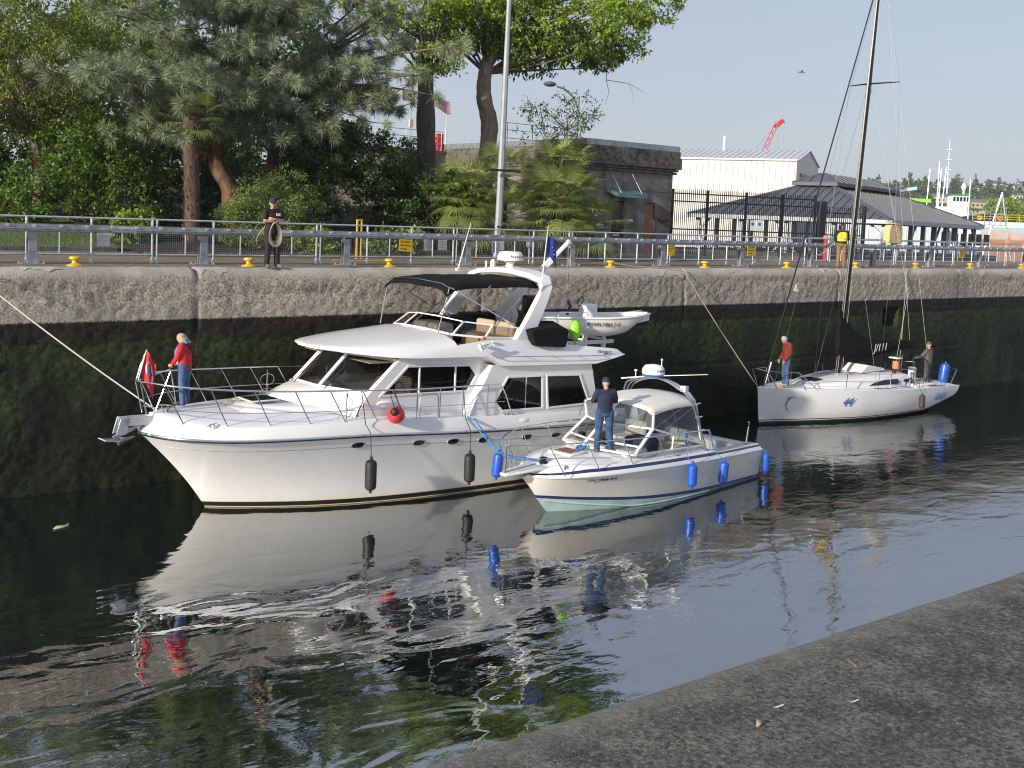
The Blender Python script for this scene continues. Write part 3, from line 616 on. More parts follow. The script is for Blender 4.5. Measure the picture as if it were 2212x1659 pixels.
# flybridge windscreen
FW = [((7.46, -1.72, 3.76), (7.66, -1.62, 4.00)), ((6.55, -1.66, 3.80), (6.86, -1.56, 4.08)), ((5.82, -1.36, 3.86), (6.22, -1.26, 4.16)), ((5.52, .0, 3.96), (5.94, .0, 4.24)), ((5.62, .66, 3.95), (6.03, .62, 4.22))]
FW = [((7.46, -1.72, 3.76), (7.66, -1.62, 4.00)), ((6.58, -1.66, 3.80), (6.88, -1.56, 4.09)), ((5.80, -1.34, 3.87), (6.20, -1.24, 4.17)), ((5.54, -.45, 3.95), (5.95, -.42, 4.25)), ((5.54, .45, 3.95), (5.95, .42, 4.25)), ((5.80, 1.34, 3.87), (6.20, 1.24, 4.17)), ((6.58, 1.66, 3.80), (6.88, 1.56, 4.09)), ((7.46, 1.72, 3.76), (7.66, 1.62, 4.00))]
fr = MB()
for i, (b_, t_) in enumerate(FW):
    if i not in (3,): fr.bar(b_, t_, .05, .035)
for i in range(7):
    fr.bar(FW[i][0], FW[i+1][0], .05, .05); fr.bar(FW[i][1], FW[i+1][1], .03, .03)
fw = fr.build('flybridge_windscreen', M['gelcoat'], yacht, smooth=0)
for i in range(7): MB().add([FW[i][0], FW[i+1][0], FW[i+1][1], FW[i][1]], [(0, 1, 2, 3)]).build('window_glass', M['glass_tint'], fw, smooth=0)
it = MB(); it.box((6.3, .1, 3.32), (6.9, 1.2, 3.98)); it.build('flybridge_console', M['gelcoat'], yacht, bevel=.08)
it = MB(); it.tube([(6.98+.06*sin(t), .65+.2*cos(t), 4.02+.17*sin(t)) for t in np.linspace(0, 2*pi, 16)[:-1]], .014, 5, closed=True); it.build('flybridge_wheel', M['black_plastic'], yacht)
for y0 in (-1.15, -.3): 
    it = MB(); it.box((7.35, y0, 3.35), (7.95, y0+.75, 3.72)); it.box((7.85, y0, 3.6), (8.02, y0+.75, 4.06)); it.build('bench_seat', M['tan_seat'], yacht, bevel=.07)
it = MB(); it.box((7.0, .9, 3.34), (8.1, 1.7, 3.82)); it.build('settee_cover', M['canvas_black'], yacht, bevel=.08)
it = MB(); it.box((6.95, 1.55, 3.7), (9.4, 1.9, 4.03)); it.build('coaming_cover', M['canvas_black'], yacht, bevel=.05)
# radar arch
def arch_leg(sg):
    L = [((7.40, 1.80, 3.74), (7.95, 1.80, 3.66)), ((7.75, 1.77, 4.2), (8.20, 1.77, 4.15)), ((8.14, 1.72, 4.75), (8.52, 1.72, 4.72)), ((8.34, 1.66, 5.02), (8.70, 1.66, 5.02)), ((8.38, 1.50, 5.20), (8.76, 1.50, 5.25)), ((8.36, 1.1, 5.30), (8.80, 1.1, 5.35)), ((8.34, .5, 5.36), (8.80, .5, 5.40)), ((8.34, 0, 5.38), (8.80, 0, 5.42))]
    rows = []
    for i, (p, q) in enumerate(L):
        th = .085 if i < 4 else .07
        if i < 3: a_, b_ = V(0, -th, 0), V(0, th, 0)
        elif i == 3: a_, b_ = V(0, -th*.8, -th*.5), V(0, th*.8, th*.5)
        elif i == 4: a_, b_ = V(0, -th*.5, -th*.9), V(0, th*.5, th*.9)
        else: a_, b_ = V(0, 0, -th), V(0, 0, th)
        f = lambda v: (v.x, sg*v.y, v.z)
        rows.append([f(V(p)+a_), f(V(q)+a_), f(V(q)+b_), f(V(p)+b_)])
    return rows
for sg in (-1, 1): MB().grid(arch_leg(sg), closed=True).build('radar_arch', M['gelcoat'], yacht, smooth=30, bevel=.03, seg=3)
rd = MB(); rd.lathe([(.10, 0), (.12, .02), (.10, .10), (.13, .14), (.16, .16)], 16, (8.62, 0, 5.46)); rd.build('radar_pedestal', M['gelcoat'], yacht)
rd = MB(); rd.lathe([(.14, 0), (.355, .02), (.365, .05), (.355, .14), (.31, .24), (.26, .265), (.05, .275)], 28, (8.62, 0, 5.63)); rdo = rd.build('radar_dome', M['gelcoat'], yacht, smooth=50)
def arc_text(body, size, cx, cy, z, rad, mid, m_, parent, name, tilt=0, spread=1.):
    wds = [{'M': .86, 'W': .9, 'm': .86, 'i': .3, ' ': .35, '.': .3, '1': .45, 'I': .35}.get(ch, .62)*size*spread for ch in body]; tot = sum(wds); a = -tot/2/rad
    lets = []
    for ch, wd in zip(body, wds):
        am = mid+a+wd/2/rad; a += wd/rad
        nrm = V(cos(am), sin(am), 0); rt = V(-sin(am), cos(am), 0)
        if ch != ' ': lets.append(text(name, ch, size, (cx+rad*cos(am)-rt.x*wd/2, cy+rad*sin(am)-rt.y*wd/2, z), (rt, V(0, 0, 1), nrm), m_, parent, .002))
    return lets
mat('logo_red', (.35, .02, .04), .5); arc_text('Raymarine', .095, 8.62, 0, 5.735, .362, -pi/2+.05, M['logo_red'], rdo, 'lettering')
an = MB(); an.lathe([(.05, 0), (.05, .02), (.03, .06), (.075, .08), (.075, .22), (.04, .27)], 12, (8.35, .42, 5.38)); an.build('gps_dome', M['gelcoat'], yacht)
an = MB(); an.tube([(8.32, .68, 5.36), (8.32, .68, 5.44), (8.32, .68, 5.60)], [.012, .03, .03], 8); an.build('aerial_stub', M['gelcoat_cream'], yacht)
for (p, q) in (((8.24, -1.74, 4.62), (8.42, -1.76, 6.66)), ((8.12, 1.72, 5.28), (8.55, 1.76, 6.62))):
    an = MB(); d_ = V(q)-V(p); an.tube([p, V(p)+d_*.25, q], [.022, .02, .007], 6); an.box((p[0]-.04, p[1]-.03, p[2]-.03), (p[0]+.04, p[1]+.06, p[2]+.05)); an.build('whip_antenna', M['white_paint'], yacht)
# davit crane
P0, P1 = V(8.90, .75, 4.10), V(10.85, .1, 6.22); dd = (P1-P0).normalized()
cr = MB(); cr.bar(P0, P0+dd*1.0, .20, .30); cr.prism([tuple(P0+V(-.12, -.1, .12)), tuple(P0+V(.02, -.1, -.28)), tuple(P0+V(.55, -.1, -.28)), tuple(P0+V(.62, -.1, .0)), tuple(P0+V(.4, -.1, .42))], (0, .2, 0)); cr.bar(P0+dd*.9, P0+dd*2.2, .13, .17); cr.bar(P0+dd*2.1, P1, .09, .11); cr.lathe([(.07, -.05), (.07, .05)], 12, tuple(P1-dd*.06), 'y'); cr.tube([(9.3, .75, 3.32), (9.3, .75, 4.2)], .12, 12)
cr.build('davit_crane', M['gelcoat'], yacht, smooth=30, bevel=.02)
cb = MB(); 
for o_ in (-.05, .05): cb.tube([P1+V(o_, 0, -.15), (10.72+o_, -.1, 4.3)], .007, 5)
cb.tube([P1+V(0, 0, -.06), P1+V(0, 0, -.22)], .03, 6); cb.build('hoist_cable', M['rope_tan'], yacht)
# bimini top and its frame
rows = []
for i in range(13):
    u = i/12; a = lerp(5.50, 8.45, u); row = []
    for jx in range(17):
        q = jx/16*2-1; sag = -.03*sin(pi*((u*3) % 1))*(1-q*q); zc = 5.26-.09*(2*u-1)**2*(1.2 if u < .5 else .3)-.06*(u < .02); z = zc+sag-.10*abs(q)**2.4-(.12 if abs(q) > .99 else 0)-(.05 if i == 0 else 0)
        row.append((a+.03*(1-q*q)*(-1 if u < .5 else 1), q*(1.43+.02*sin(u*9)), z+.012*sin(q*7+u*11)))
    rows.append(row)
bi = MB().grid(rows).build('bimini_canvas', M['canvas_black'], yacht, smooth=60); sm = bi.modifiers.new('solid', 'SOLIDIFY'); sm.thickness = .02
fr = MB()
for sg in (-1, 1):
    fr.tube([(5.36, sg*1.32, 3.90), (5.62, sg*1.40, 5.05)], .016, 8); fr.tube([(5.66, sg*1.40, 5.04), (7.75, sg*1.55, 3.98)], .014, 6); fr.tube([(8.2, sg*1.38, 5.05), (6.95, sg*1.58, 4.06)], .014, 6); fr.tube([(6.9, sg*1.40, 5.08), (6.3, sg*1.45, 4.7)], .012, 6)
for a in (5.6, 6.9, 8.2): fr.tube([(a, -1.4, 5.04), (a, -1.1, 5.12), (a, 0, 5.17), (a, 1.1, 5.12), (a, 1.4, 5.04)], .014, 6)
fr.build('bimini_frame', M['steel'], yacht)
# black covered box on the port coaming, lime float, cradle, horn, light, bell
bx = MB(); bx.grid([[(7.70, -2.10, 3.98), (7.86, -2.12, 3.58), (8.9, -2.12, 3.50), (9.02, -2.10, 3.95), (8.85, -2.08, 4.02), (8.4, -2.08, 4.05)], [(7.70, -1.55, 4.0), (7.86, -1.55, 3.6), (8.9, -1.55, 3.5), (9.02, -1.55, 3.98), (8.85, -1.55, 4.16), (8.1, -1.55, 4.18)]], closed=True); bx.f += [tuple(range(6)), tuple(range(6, 12))]; bx.m += [0, 0]
bx.build('grill_cover', M['canvas_black'], yacht, smooth=30, bevel=.04, seg=3)
cd = MB(); cd.box((9.7, -1.35, 3.43), (11.35, -1.27, 3.53)); cd.box((9.7, .3, 3.43), (11.35, .38, 3.53))
for x in (10.25, 10.95): cd.box((x, -1.36, 3.31), (x+.09, -1.26, 3.72)); cd.box((x, -1.3, 3.53), (x+.06, .38, 3.58)); cd.box((x, .29, 3.31), (x+.09, .39, 3.66))
cd.build('tender_cradle', M['alu'] if 0 else M['white_paint'], yacht, smooth=0)
hn = MB()
for (z_, dx) in ((3.72, 0), (3.65, .04)):
    hn.tube([(6.02+dx, -2.17, z_-.06), (6.08+dx, -2.17, z_-.05), (6.42+dx, -2.17, z_+.03)], [.055, .03, .016], 10); hn.ball((6.42+dx, -2.17, z_+.03), .03, 8, 6)
hn.box((6.2, -2.18, 3.64), (6.3, -2.03, 3.72)); hn.build('air_horn', M['gelcoat'], yacht)
MB().ball((6.27, -2.03, 3.83), .045, 10, 8).build('navigation_light', M['red_paint'], yacht)
be = MB(); be.lathe([(.015, .12), (.04, .11), (.06, .03), (.09, 0)], 12, (10.30, -1.6, 2.70)); be.build('bell', M['steel'], yacht)
# hull portlights and vents
for a in (2.74, 4.33, 5.29, 6.20, 7.6, 8.6):
    for sg in (-1, 1):
        zr = smooth_tab(YZR, a); z = zr-.235; u = (a-y_stem(z))/(11.7-y_stem(z)); aa, s = y_hull(u, z, zr); a2, s2 = y_hull(u+.01, z, zr); th = math.atan2(s2-s, a2-aa)
        _, sl2 = y_hull(u, z-.1, zr); tl = math.atan2(s-sl2, .1)
        rt = V(cos(th), sg*sin(th), 0); upv = V(0, sg*sin(tl), cos(tl)); nn = rt.cross(upv)*(1 if rt.cross(upv).y*sg > 0 else -1); c_ = V(aa, sg*(s+.004), z)
        pl = MB(); pts = [c_+rt*(.165*cos(t))+upv*(.072*sin(t)) for t in np.linspace(0, 2*pi, 25)[:-1]]; pl.tube([p+nn*.004 for p in pts], .012, 5, closed=True); po = pl.build('portlight', M['steel'], yacht)
        MB().add([p+nn*.003 for p in pts], [tuple(range(24))]).build('portlight_glass', M['dark_glass'], po, smooth=0)
for (a, s, z) in ((3.62, -1.79, 2.36), (7.45, -2.20, 1.70)):
    vt = MB(); vt.ball((a, s, z), .2, 14, 8, (1.25, .35, .45)); vt.build('vent_cowl', M['gelcoat'], yacht)
# rails
def railpt(a, zadd=0): 
    u = max(0, min(1, (a+1.35)/13.05)); aa, h, zr, up = y_edge(u); return h-.16
TOPR = [(-1.60, .16, 2.99), (-1.42, .55, 2.99), (-1.12, .98, 2.97), (-.55, 1.42, 2.94), (.2, 1.72, 2.90), (1.17, 1.93, 2.85), (2.5, 2.07, 2.80), (4.0, 2.14, 2.73), (5.6, 2.16, 2.70), (6.55, 2.15, 2.68), (6.80, 2.15, 2.60), (7.16, 2.15, 1.85)]
MIDR = [(-1.52, .16, 2.46), (-1.30, .6, 2.46), (-.95, 1.02, 2.45), (-.35, 1.48, 2.43), (.4, 1.76, 2.41), (1.3, 1.95, 2.38), (2.6, 2.08, 2.35), (4.2, 2.14, 2.30), (5.6, 2.16, 2.26), (6.9, 2.15, 2.24)]
BASES = (-.88, -.12, .74, 1.61, 2.43, 3.22, 4.0)
def cat_rom(P, n=5):
    P = [V(p) for p in P]; out = []
    for i in range(len(P)-1):
        p0, p1, p2, p3 = P[max(i-1, 0)], P[i], P[i+1], P[min(i+2, len(P)-1)]
        for k_ in range(n):
            t = k_/n; out.append(.5*((2*p1)+(p2-p0)*t+(2*p0-5*p1+4*p2-p3)*t*t+(3*p1-p0-3*p2+p3)*t**3))
    return out+[P[-1]]
for sg in (-1, 1):
    f_ = lambda P: [(p[0], sg*p[1], p[2]) for p in P]
    rl = MB(); rl.tube(cat_rom(f_(TOPR)), .020, 8); rl.build('bow_rail', M['steel'], yacht)
    rl = MB(); rl.tube(cat_rom(f_(MIDR)), .010, 6); rl.build('mid_rail', M['steel'], yacht)
    for a in BASES:
        u = (a+1.35)/13.05; s0 = railpt(a); at_ = a-.42; ztop = np.interp(at_, [p[0] for p in TOPR[:-1]], [p[2] for p in TOPR[:-1]]); st = np.interp(at_, [p[0] for p in TOPR[:-1]], [p[1] for p in TOPR[:-1]])
        b_ = MB(); zb = y_deck(a, s0)-.01; b_.tube([(a, sg*s0, zb), (at_, sg*st, ztop)], .014, 7); b_.lathe([(.035, 0), (.03, .02)], 8, (a, sg*s0, zb)); b_.build('stanchion', M['steel'], yacht)
    for a in (4.26, 4.92, 5.6, 6.35):
        b_ = MB(); b_.tube([(a, sg*2.14, 1.9), (a, sg*2.15, 2.71)], .015, 7); b_.build('stanchion', M['steel'], yacht)
    g = MB(); g.tube([(4.33, sg*2.17, 2.0), (4.33, sg*2.17, 2.52), (4.40, sg*2.17, 2.60), (4.78, sg*2.17, 2.585), (4.85, sg*2.17, 2.5), (4.85, sg*2.17, 1.98), (4.78, sg*2.17, 1.93), (4.40, sg*2.17, 1.94)], .016, 7, closed=True); g.build('rail_gate', M['steel'], yacht)
b_ = MB()
for sg in (-1, 1): b_.tube([(-1.43, sg*.12, 2.27), (-1.58, sg*.16, 2.99)], .016, 7)
b_.tube([(-1.60, -.16, 2.99), (-1.64, 0, 2.99), (-1.60, .16, 2.99)], .02, 8); b_.build('bow_pulpit', M['steel'], yacht)
b_ = MB(); b_.tube([(-1.22, -.12, 2.33), (-.9, -.1, 3.15), (-.86, -.02, 3.2), (-.82, .1, 3.18), (-.60, .3, 2.36)], .015, 7); b_.tube([(-1.55, .1, 2.98), (-.84, .05, 3.2)], .012, 6); b_.build('boarding_frame', M['steel'], yacht)
for sg in (-1, 1):                                            # fender baskets on the rail
    for z0 in (2.62, 2.26):
        b_ = MB(); cx = 2.45; b_.tube([(cx+.19*cos(t), sg*1.93+sg*.02*cos(t*2), z0-.12+.14*sin(t)) for t in np.linspace(0, 2*pi, 18)[:-1]], .006, 5, closed=True); b_.tube([(cx, sg*1.97, z0-.26), (cx+.02, sg*1.99, z0+.12)], .012, 5); b_.build('fender_basket', M['steel'], yacht)
# lines coiled on the foredeck
rp = MB(); pts = [(.55+.75*t+.05*sin(t*40), .18-.3*t+.06*cos(t*47), y_deck(.5+.8*t, .1)+.12*min(1, t*6)+.02) for t in np.linspace(0, 1, 60)]; rp.tube(pts, .014, 5)
o = rp.build('coiled_line', M['rope_tan'], yacht)
def Yw(a, s, z): c_, s_ = cos(R(1)), sin(R(1)); return V(9.9+a*c_-s*s_, 23.75+a*s_+s*c_, z)
# ------------------------------------------------------------ small express cruiser, rafted on the yacht's port side
CRY = R(8.5); CRO = (16.5, 19.55, 0)
def Cw(a, s, z): return V(CRO[0]+a*cos(CRY)-s*sin(CRY), CRO[1]+a*sin(CRY)+s*cos(CRY), z)
cr = empty('cabin_cruiser', CRO, CRY, 'small white cabin cruiser with navy stripes, white canvas top and steel radar arch', 'motor boat')
CL = 7.30
CZR = [(-.8, .97), (.5, .985), (1.7, .97), (4, .89), (7.4, .78)]; CHR = [(0, 0), (.12, .30), (.4, .62), (.9, .92), (1.6, 1.16), (2.5, 1.32), (3.6, 1.40), (5.5, 1.41), (8.2, 1.30)]
CHW = [(0, 0), (.4, .26), (1.1, .62), (2.09, 1.0), (3, 1.2), (4.3, 1.28), (7.3, 1.22)]; CBT = [(-.5, .46), (.3, .385), (1.9, .255), (4.9, .12), (7.4, .09)]
def c_stem(z): return -(1.02*z-.22*z*z) if z >= 0 else -1.2*z
def c_hull(u, z, zr):
    a0 = c_stem(z); a = a0+(CL-a0)*u; e = a-a0; hr, hw = smooth_tab(CHR, e), smooth_tab(CHW, e)
    if z >= 0: t = z/max(.1, zr); s = lerp(hw, hr, t**lerp(1.6, 1., min(1, e/5)))
    else: s = hw*(1-(-z/.55)**1.6)
    return a, s
cus = [(i/38)**1.5 for i in range(39)]
def c_band(z0, z1, j):
    mb = MB()
    for sg in (-1, 1):
        rows = []
        for k_ in range(j+1):
            row = []
            for u in cus:
                a = -.7+(CL+.7)*u; zr = smooth_tab(CZR, a); z = lerp(z0(a, zr), z1(a, zr), k_/j); aa, s = c_hull(u, z, zr); row.append((aa, sg*s, z))
            rows.append(row)
        mb.grid(rows)
    return mb
bt = lambda a: smooth_tab(CBT, a)
mb = c_band(lambda a, zr: bt(a), lambda a, zr: zr, 9)
mb.grid([[(c_hull(1, z, .78)[0], sg*c_hull(1, z, .78)[1], z) for sg in (-1, 1)] for z in np.linspace(-.2, .78, 7)]); mb.build('hull', M['hull_cream'], cr, smooth=40)
c_band(lambda a, zr: bt(a)-.085, lambda a, zr: bt(a), 1).build('boot_stripe', M['navy_paint'], cr)
c_band(lambda a, zr: -.5, lambda a, zr: bt(a)-.085, 6).build('hull_bottom', M['antifoul'], cr)
for sg in (-1, 1):
    ch = MB(); pts = []
    for u in cus[2:30]:
        a = -.7+(CL+.7)*u; zr = smooth_tab(CZR, a); z = max(.02, bt(a)-.10-.30*(u**.5)); aa, s = c_hull(u, z, zr); pts.append((aa, sg*(s+.01), z))
    ch.tube(pts, .022, 5).build('spray_chine', M['antifoul'], cr)
    pts = [(c_hull(u, smooth_tab(CZR, -.7+(CL+.7)*u), smooth_tab(CZR, -.7+(CL+.7)*u))) for u in cus]; zz_ = [smooth_tab(CZR, -.7+(CL+.7)*u) for u in cus]
    MB().tube([(p[0], sg*(p[1]+.015), z) for p, z in zip(pts, zz_)], .024, 7).build('rub_rail', M['gelcoat'], cr)
def c_edge(u):
    a = -.7+(CL+.7)*u; zr = smooth_tab(CZR, a); aa, s = c_hull(u, zr, zr); return aa, s, zr
# deck-side band: white, navy cove stripe, white; foredeck raised until the coaming break
def c_side(z0, z1, i0, i1, u0=0., u1=1.):
    mb = MB()
    for sg in (-1, 1):
        rows = []
        for t in (0, 1):
            row = []
            for u in [x for x in cus if u0 <= x <= u1]:
                aa, s, zr = c_edge(u); k_ = min(1, s/.4); row.append((aa+.1*lerp(i0, i1, t)*max(0, 1-u*8), sg*(s-lerp(i0, i1, t)*k_), zr+lerp(z0(aa), z1(aa), t)))
            rows.append(row)
        mb.grid(rows)
    return mb
brk = lambda a: float(np.interp(a, [4.9, 5.15], [1, .0])); fadein = lambda a: float(np.interp(a, [-.7, .3], [.45, 1]))
c_side(lambda a: .02, lambda a: .075*fadein(a), 0, .05).build('toe_band', M['gelcoat'], cr)
c_side(lambda a: .075*fadein(a), lambda a: (.075+.075*brk(a)+.05*(1-brk(a)))*fadein(a), .05, .075, .03).build('cove_stripe', M['navy_paint'], cr)
TOPZ = lambda a: (.15+.03*(1-brk(a))*-.8)*fadein(a)
c_side(lambda a: (.075+.075*brk(a)+.05*(1-brk(a)))*fadein(a), lambda a: (.20*brk(a)+.135*(1-brk(a)))*fadein(a), .075, .14).build('coaming_band', M['gelcoat'], cr)
rows = []
for u in cus:
    aa, s, zr = c_edge(u); k_ = min(1, s/.4)
    if aa > 4.9: break
    s -= .14*k_; z0 = zr+.20*fadein(aa); rows.append([(aa+.014*max(0, 1-u*8), s*q, z0+.15*(1-q*q)*min(1, s/.8)) for q in (-1, -.9, -.7, -.4, 0, .4, .7, .9, 1)])
MB().grid(rows).build('foredeck', M['gelcoat'], cr, smooth=40)
def c_deck(a, s):
    u = max(0, (a+.7)/(CL+.7)); aa, h, zr = c_edge(u); h = max(.2, h-.14); return zr+.20*fadein(a)+.15*(1-min(1, (s/h)**2))*min(1, h/.8)
# cockpit: sole, side decks, seats, transom cap
ck = MB(); ck.box((4.8, -1.2, .32), (7.2, 1.2, .36)); ck.build('cockpit_sole', M['wood'], cr, smooth=0)
for sg in (-1, 1):
    ck = MB(); rows = []
    for u in [x for x in cus if x > .66]:
        aa, s, zr = c_edge(u); s -= .14; zt = zr+.20*brk(aa)+.135*(1-brk(aa)); rows.append([(aa, sg*s, zt), (aa, sg*(s-.24), zt+.005), (aa, sg*(s-.26), .36)])
    ck.grid(rows).build('side_coaming', M['gelcoat'], cr, smooth=30)
ck = MB(); ck.box((6.95, -1.15, .36), (7.28, 1.15, .905)); ck.build('transom_cap', M['gelcoat'], cr, bevel=.04)
ck = MB(); ck.box((5.4, .62, .36), (6.9, 1.0, .80)); ck.build('side_bench', M['cream_seat'], cr, bevel=.05)
ck = MB(); ck.box((5.55, -.75, .36), (6.3, .2, .66)); ck.build('engine_hatch', M['wood'], cr, bevel=.03)
# pulpit plank, anchor windlass, deck hatch
pk = MB(); pk.prism([(-1.52, -.10, 1.06), (-1.55, 0, 1.06), (-1.52, .10, 1.06), (-1.2, .20, 1.07), (-.35, .34, 1.11), (-.35, -.34, 1.11), (-1.2, -.20, 1.07)], (0, 0, .07)); pk.build('bow_plank', M['gelcoat'], cr, bevel=.025)
an = MB(); an.bar((-1.50, 0, 1.15), (-.45, 0, 1.20), .03, .02); an.prism([(-1.0, -.12, .98), (-.72, 0, .94), (-1.0, .12, .98)], (0, 0, .05)); an.build('anchor', M['galv'], cr)
wl = MB(); wl.lathe([(.10, 0), (.10, .04), (.06, .06), (.06, .10), (.09, .11), (.09, .14), (.03, .15)], 14, (-.28, -.1, c_deck(-.28, -.1))); wl.build('windlass', M['black_plastic'], cr)
ht = MB(); ht.box((.35, -.36, 1.30), (.98, .36, 1.365)); ht.build('hatch', M['gelcoat'], cr, bevel=.04); MB().box((.46, -.24, 1.366), (.88, .24, 1.375)).build('hatch_glass', M['wood'], cr)
cleat(-.1, -.62, c_deck(-.1, -.62)+.0, .5, cr, M['steel'], .22); cleat(3.4, -1.27, 1.06, 0, cr, M['steel'], .2); cleat(6.8, -1.1, .93, 0, cr, M['steel'], .2)
# windscreen: V front, raked, side wings
B_ = [(4.55, -1.17, 1.20), (1.82, -1.13, 1.30), (1.22, 0, 1.40), (1.82, 1.13, 1.30), (4.55, 1.17, 1.20)]; T_ = [(4.55, -1.16, 1.26), (2.62, -1.04, 1.83), (1.94, 0, 1.91), (2.62, 1.04, 1.83), (4.55, 1.16, 1.26)]
fr = MB()
for i in (1, 2, 3): fr.bar(B_[i], T_[i], .09, .05, up=(-1, 0, 1))
for L in (B_, T_):
    for i in range(4): fr.bar(L[i], L[i+1], .075, .05)
for sg in (-1, 1):
    p, q = V(1.52, sg*.565, 1.35), V(2.28, sg*.52, 1.87); m0 = p.lerp(q, .33)
    a0, a1 = V(B_[2]).lerp(V(T_[2]), .30), V(B_[1 if sg < 0 else 3]).lerp(V(T_[1 if sg < 0 else 3]), .30); fr.bar(a0, a1, .05, .05)
    fr.bar((3.3, sg*1.15, 1.25), (3.42, sg*1.09, 1.60), .05, .03)
ws = fr.build('windscreen', M['gelcoat'], cr, smooth=0, bevel=.01)
for i in range(4): MB().add([B_[i], B_[i+1], T_[i+1], T_[i]], [(0, 1, 2, 3)]).build('window_glass', M['glass_clear'], ws, smooth=0)
for (x, y, dy) in ((1.55, .35, .35), (1.7, -.42, -.4)):
    wp = MB(); wp.tube([(x+.6, y, 1.92), (x+.1, y+dy, 1.5)], .012, 5); wp.bar((x+.15, y+dy*.6, 1.56), (x+.35, y+dy*1.3, 1.62), .02, .012); wp.build('wiper', M['steel'], cr)
# inside: dash, helm, seats
it = MB(); it.box((1.75, -1.02, 1.1), (2.5, 1.02, 1.36)); it.build('dashboard', M['gelcoat_cream'], cr, bevel=.05)
it = MB(); it.box((2.05, .15, 1.36), (2.3, .6, 1.62)); it.build('instrument_box', mat('olive_box', (.17, .19, .10), .5), cr, bevel=.02)
it = MB(); it.box((2.0, .7, 1.36), (2.25, .9, 1.5)); it.ball((2.05, -.02, 1.42), .08, 10, 6); it.build('compass', M['black_plastic'], cr, bevel=.02)
it = MB(); it.box((2.5, -.95, 1.0), (3.1, -.2, 1.55)); it.build('seat_cover', mat('navy_cloth', (.022, .028, .055), .8), cr, bevel=.12, seg=3)
it = MB(); it.tube([(2.66+.06*sin(t), .55+.2*cos(t), 1.55+.17*sin(t)) for t in np.linspace(0, 2*pi, 16)[:-1]], .014, 5, closed=True); it.build('steering_wheel', M['wood'], cr)
it = MB(); it.box((3.5, -1.0, .95), (4.2, -.3, 1.25)); it.box((4.1, -1.0, 1.1), (4.25, -.3, 1.62)); it.box((3.5, .3, .95), (4.2, 1.0, 1.25)); it.box((4.1, .3, 1.1), (4.25, 1.0, 1.62)); it.build('cockpit_seat', M['cream_seat'], cr, bevel=.08)
it = MB(); it.box((1.6, -1.05, .7), (4.8, 1.05, .76)); it.box((4.55, -1.05, .4), (4.6, -.5, 1.15)); it.build('cabin_sole', M['gelcoat_cream'], cr, smooth=0)
# canvas top with clear vinyl curtains
rows = []
for i in range(9):
    u = i/8; a = lerp(2.52, 4.40, u); row = []
    for j in range(15):
        q = j/14*2-1; z = 2.46+.05*sin(pi*u*.9)-.17*abs(q)**2.6-(.05*(1-u)**3); row.append((a-.22*(1-q*q)*(1-u)**1.3+.05*(1-q*q)*u, q*1.10, z-(.06 if abs(q) == 1 else 0)))
    rows.append(row)
tp = MB().grid(rows).build('canvas_top', M['canvas_white'], cr, smooth=60); sm = tp.modifiers.new('solid', 'SOLIDIFY'); sm.thickness = .03
TF = [(2.55, -1.08, 2.22), (2.32, 0, 2.40), (2.55, 1.08, 2.22)]; TA = (4.38, 1.08, 2.26)
for sg in (-1, 1):
    t1, t0 = T_[1 if sg < 0 else 3], T_[2]; f1 = (2.56, sg*1.08, 2.24); a1 = (4.36, sg*1.08, 2.28)
    MB().add([t0, t1, f1, (2.33, 0, 2.42)], [(0, 1, 2, 3)]).build('vinyl_curtain', M['vinyl'], tp, smooth=0)
    MB().add([t1, T_[0 if sg < 0 else 4], (4.62, sg*1.1, 1.30), a1, f1], [(0, 1, 2, 3, 4)]).build('vinyl_curtain', M['vinyl'], tp, smooth=0)
    fr = MB(); fr.tube([t1, f1], .035, 6); fr.tube([a1, (4.62, sg*1.12, 1.26)], .03, 6); fr.build('curtain_edge', M['canvas_white'], tp)
    fr = MB(); fr.tube([(2.75, sg*1.03, 1.85), (3.9, sg*1.04, 2.26)], .014, 6); fr.tube([(4.3, sg*1.04, 2.2), (3.0, sg*1.05, 1.72)], .014, 6); fr.tube([(3.4, sg*1.02, 2.28), (3.75, sg*1.06, 1.52)], .014, 6); fr.tube([(2.4, sg*.95, 2.3), (2.0, sg*.8, 1.95)], .014, 6); fr.build('top_frame', M['alu'], tp)
MB().tube([T_[2], (2.33, 0, 2.42)], .02, 6).build('curtain_edge', M['canvas_white'], tp)
# radar arch of three steel tubes
for k_, (da, sc_) in enumerate(((0, 1.), (.16, .985), (.32, .97))):
    P = []
    for t in np.linspace(0, 1, 25):
        q = t*2-1; sh = math.copysign(min(1, abs(q)*1.55)**1, q)
        if abs(q) < .62: z = 2.86-.30*(abs(q)/.62)**2.2; s = q/.62*.98
        else: v = (abs(q)-.62)/.38; z = lerp(2.56, 1.02, v**1.15); s = math.copysign(lerp(.98, 1.26, v**.6), q)
        P.append((3.95+da+.75*max(0, (abs(q)-.5)/.5)**1.3*(1-.25*k_), s*sc_, z-.03*k_))
    MB().tube(P, .026, 8).build('radar_arch', M['steel'] if k_ else M['alu'], cr)
for sg in (-1, 1):
    rg = MB()
    for z in (1.25, 1.6, 1.95, 2.3): v = (2.56-z)/1.54; x = 3.95+.62*(.24+.76*v)**1.3; rg.tube([(x-.02, sg*1.16, z), (x+.34, sg*1.14, z)], .018, 6)
    rg.build('arch_step', M['steel'], cr)
rd = MB(); rd.lathe([(.20, 0), (.29, .02), (.30, .06), (.285, .16), (.22, .24), (.05, .27)], 24, (3.95, 0, 2.93)); rdo = rd.build('radar_dome', M['gelcoat'], cr, smooth=50)
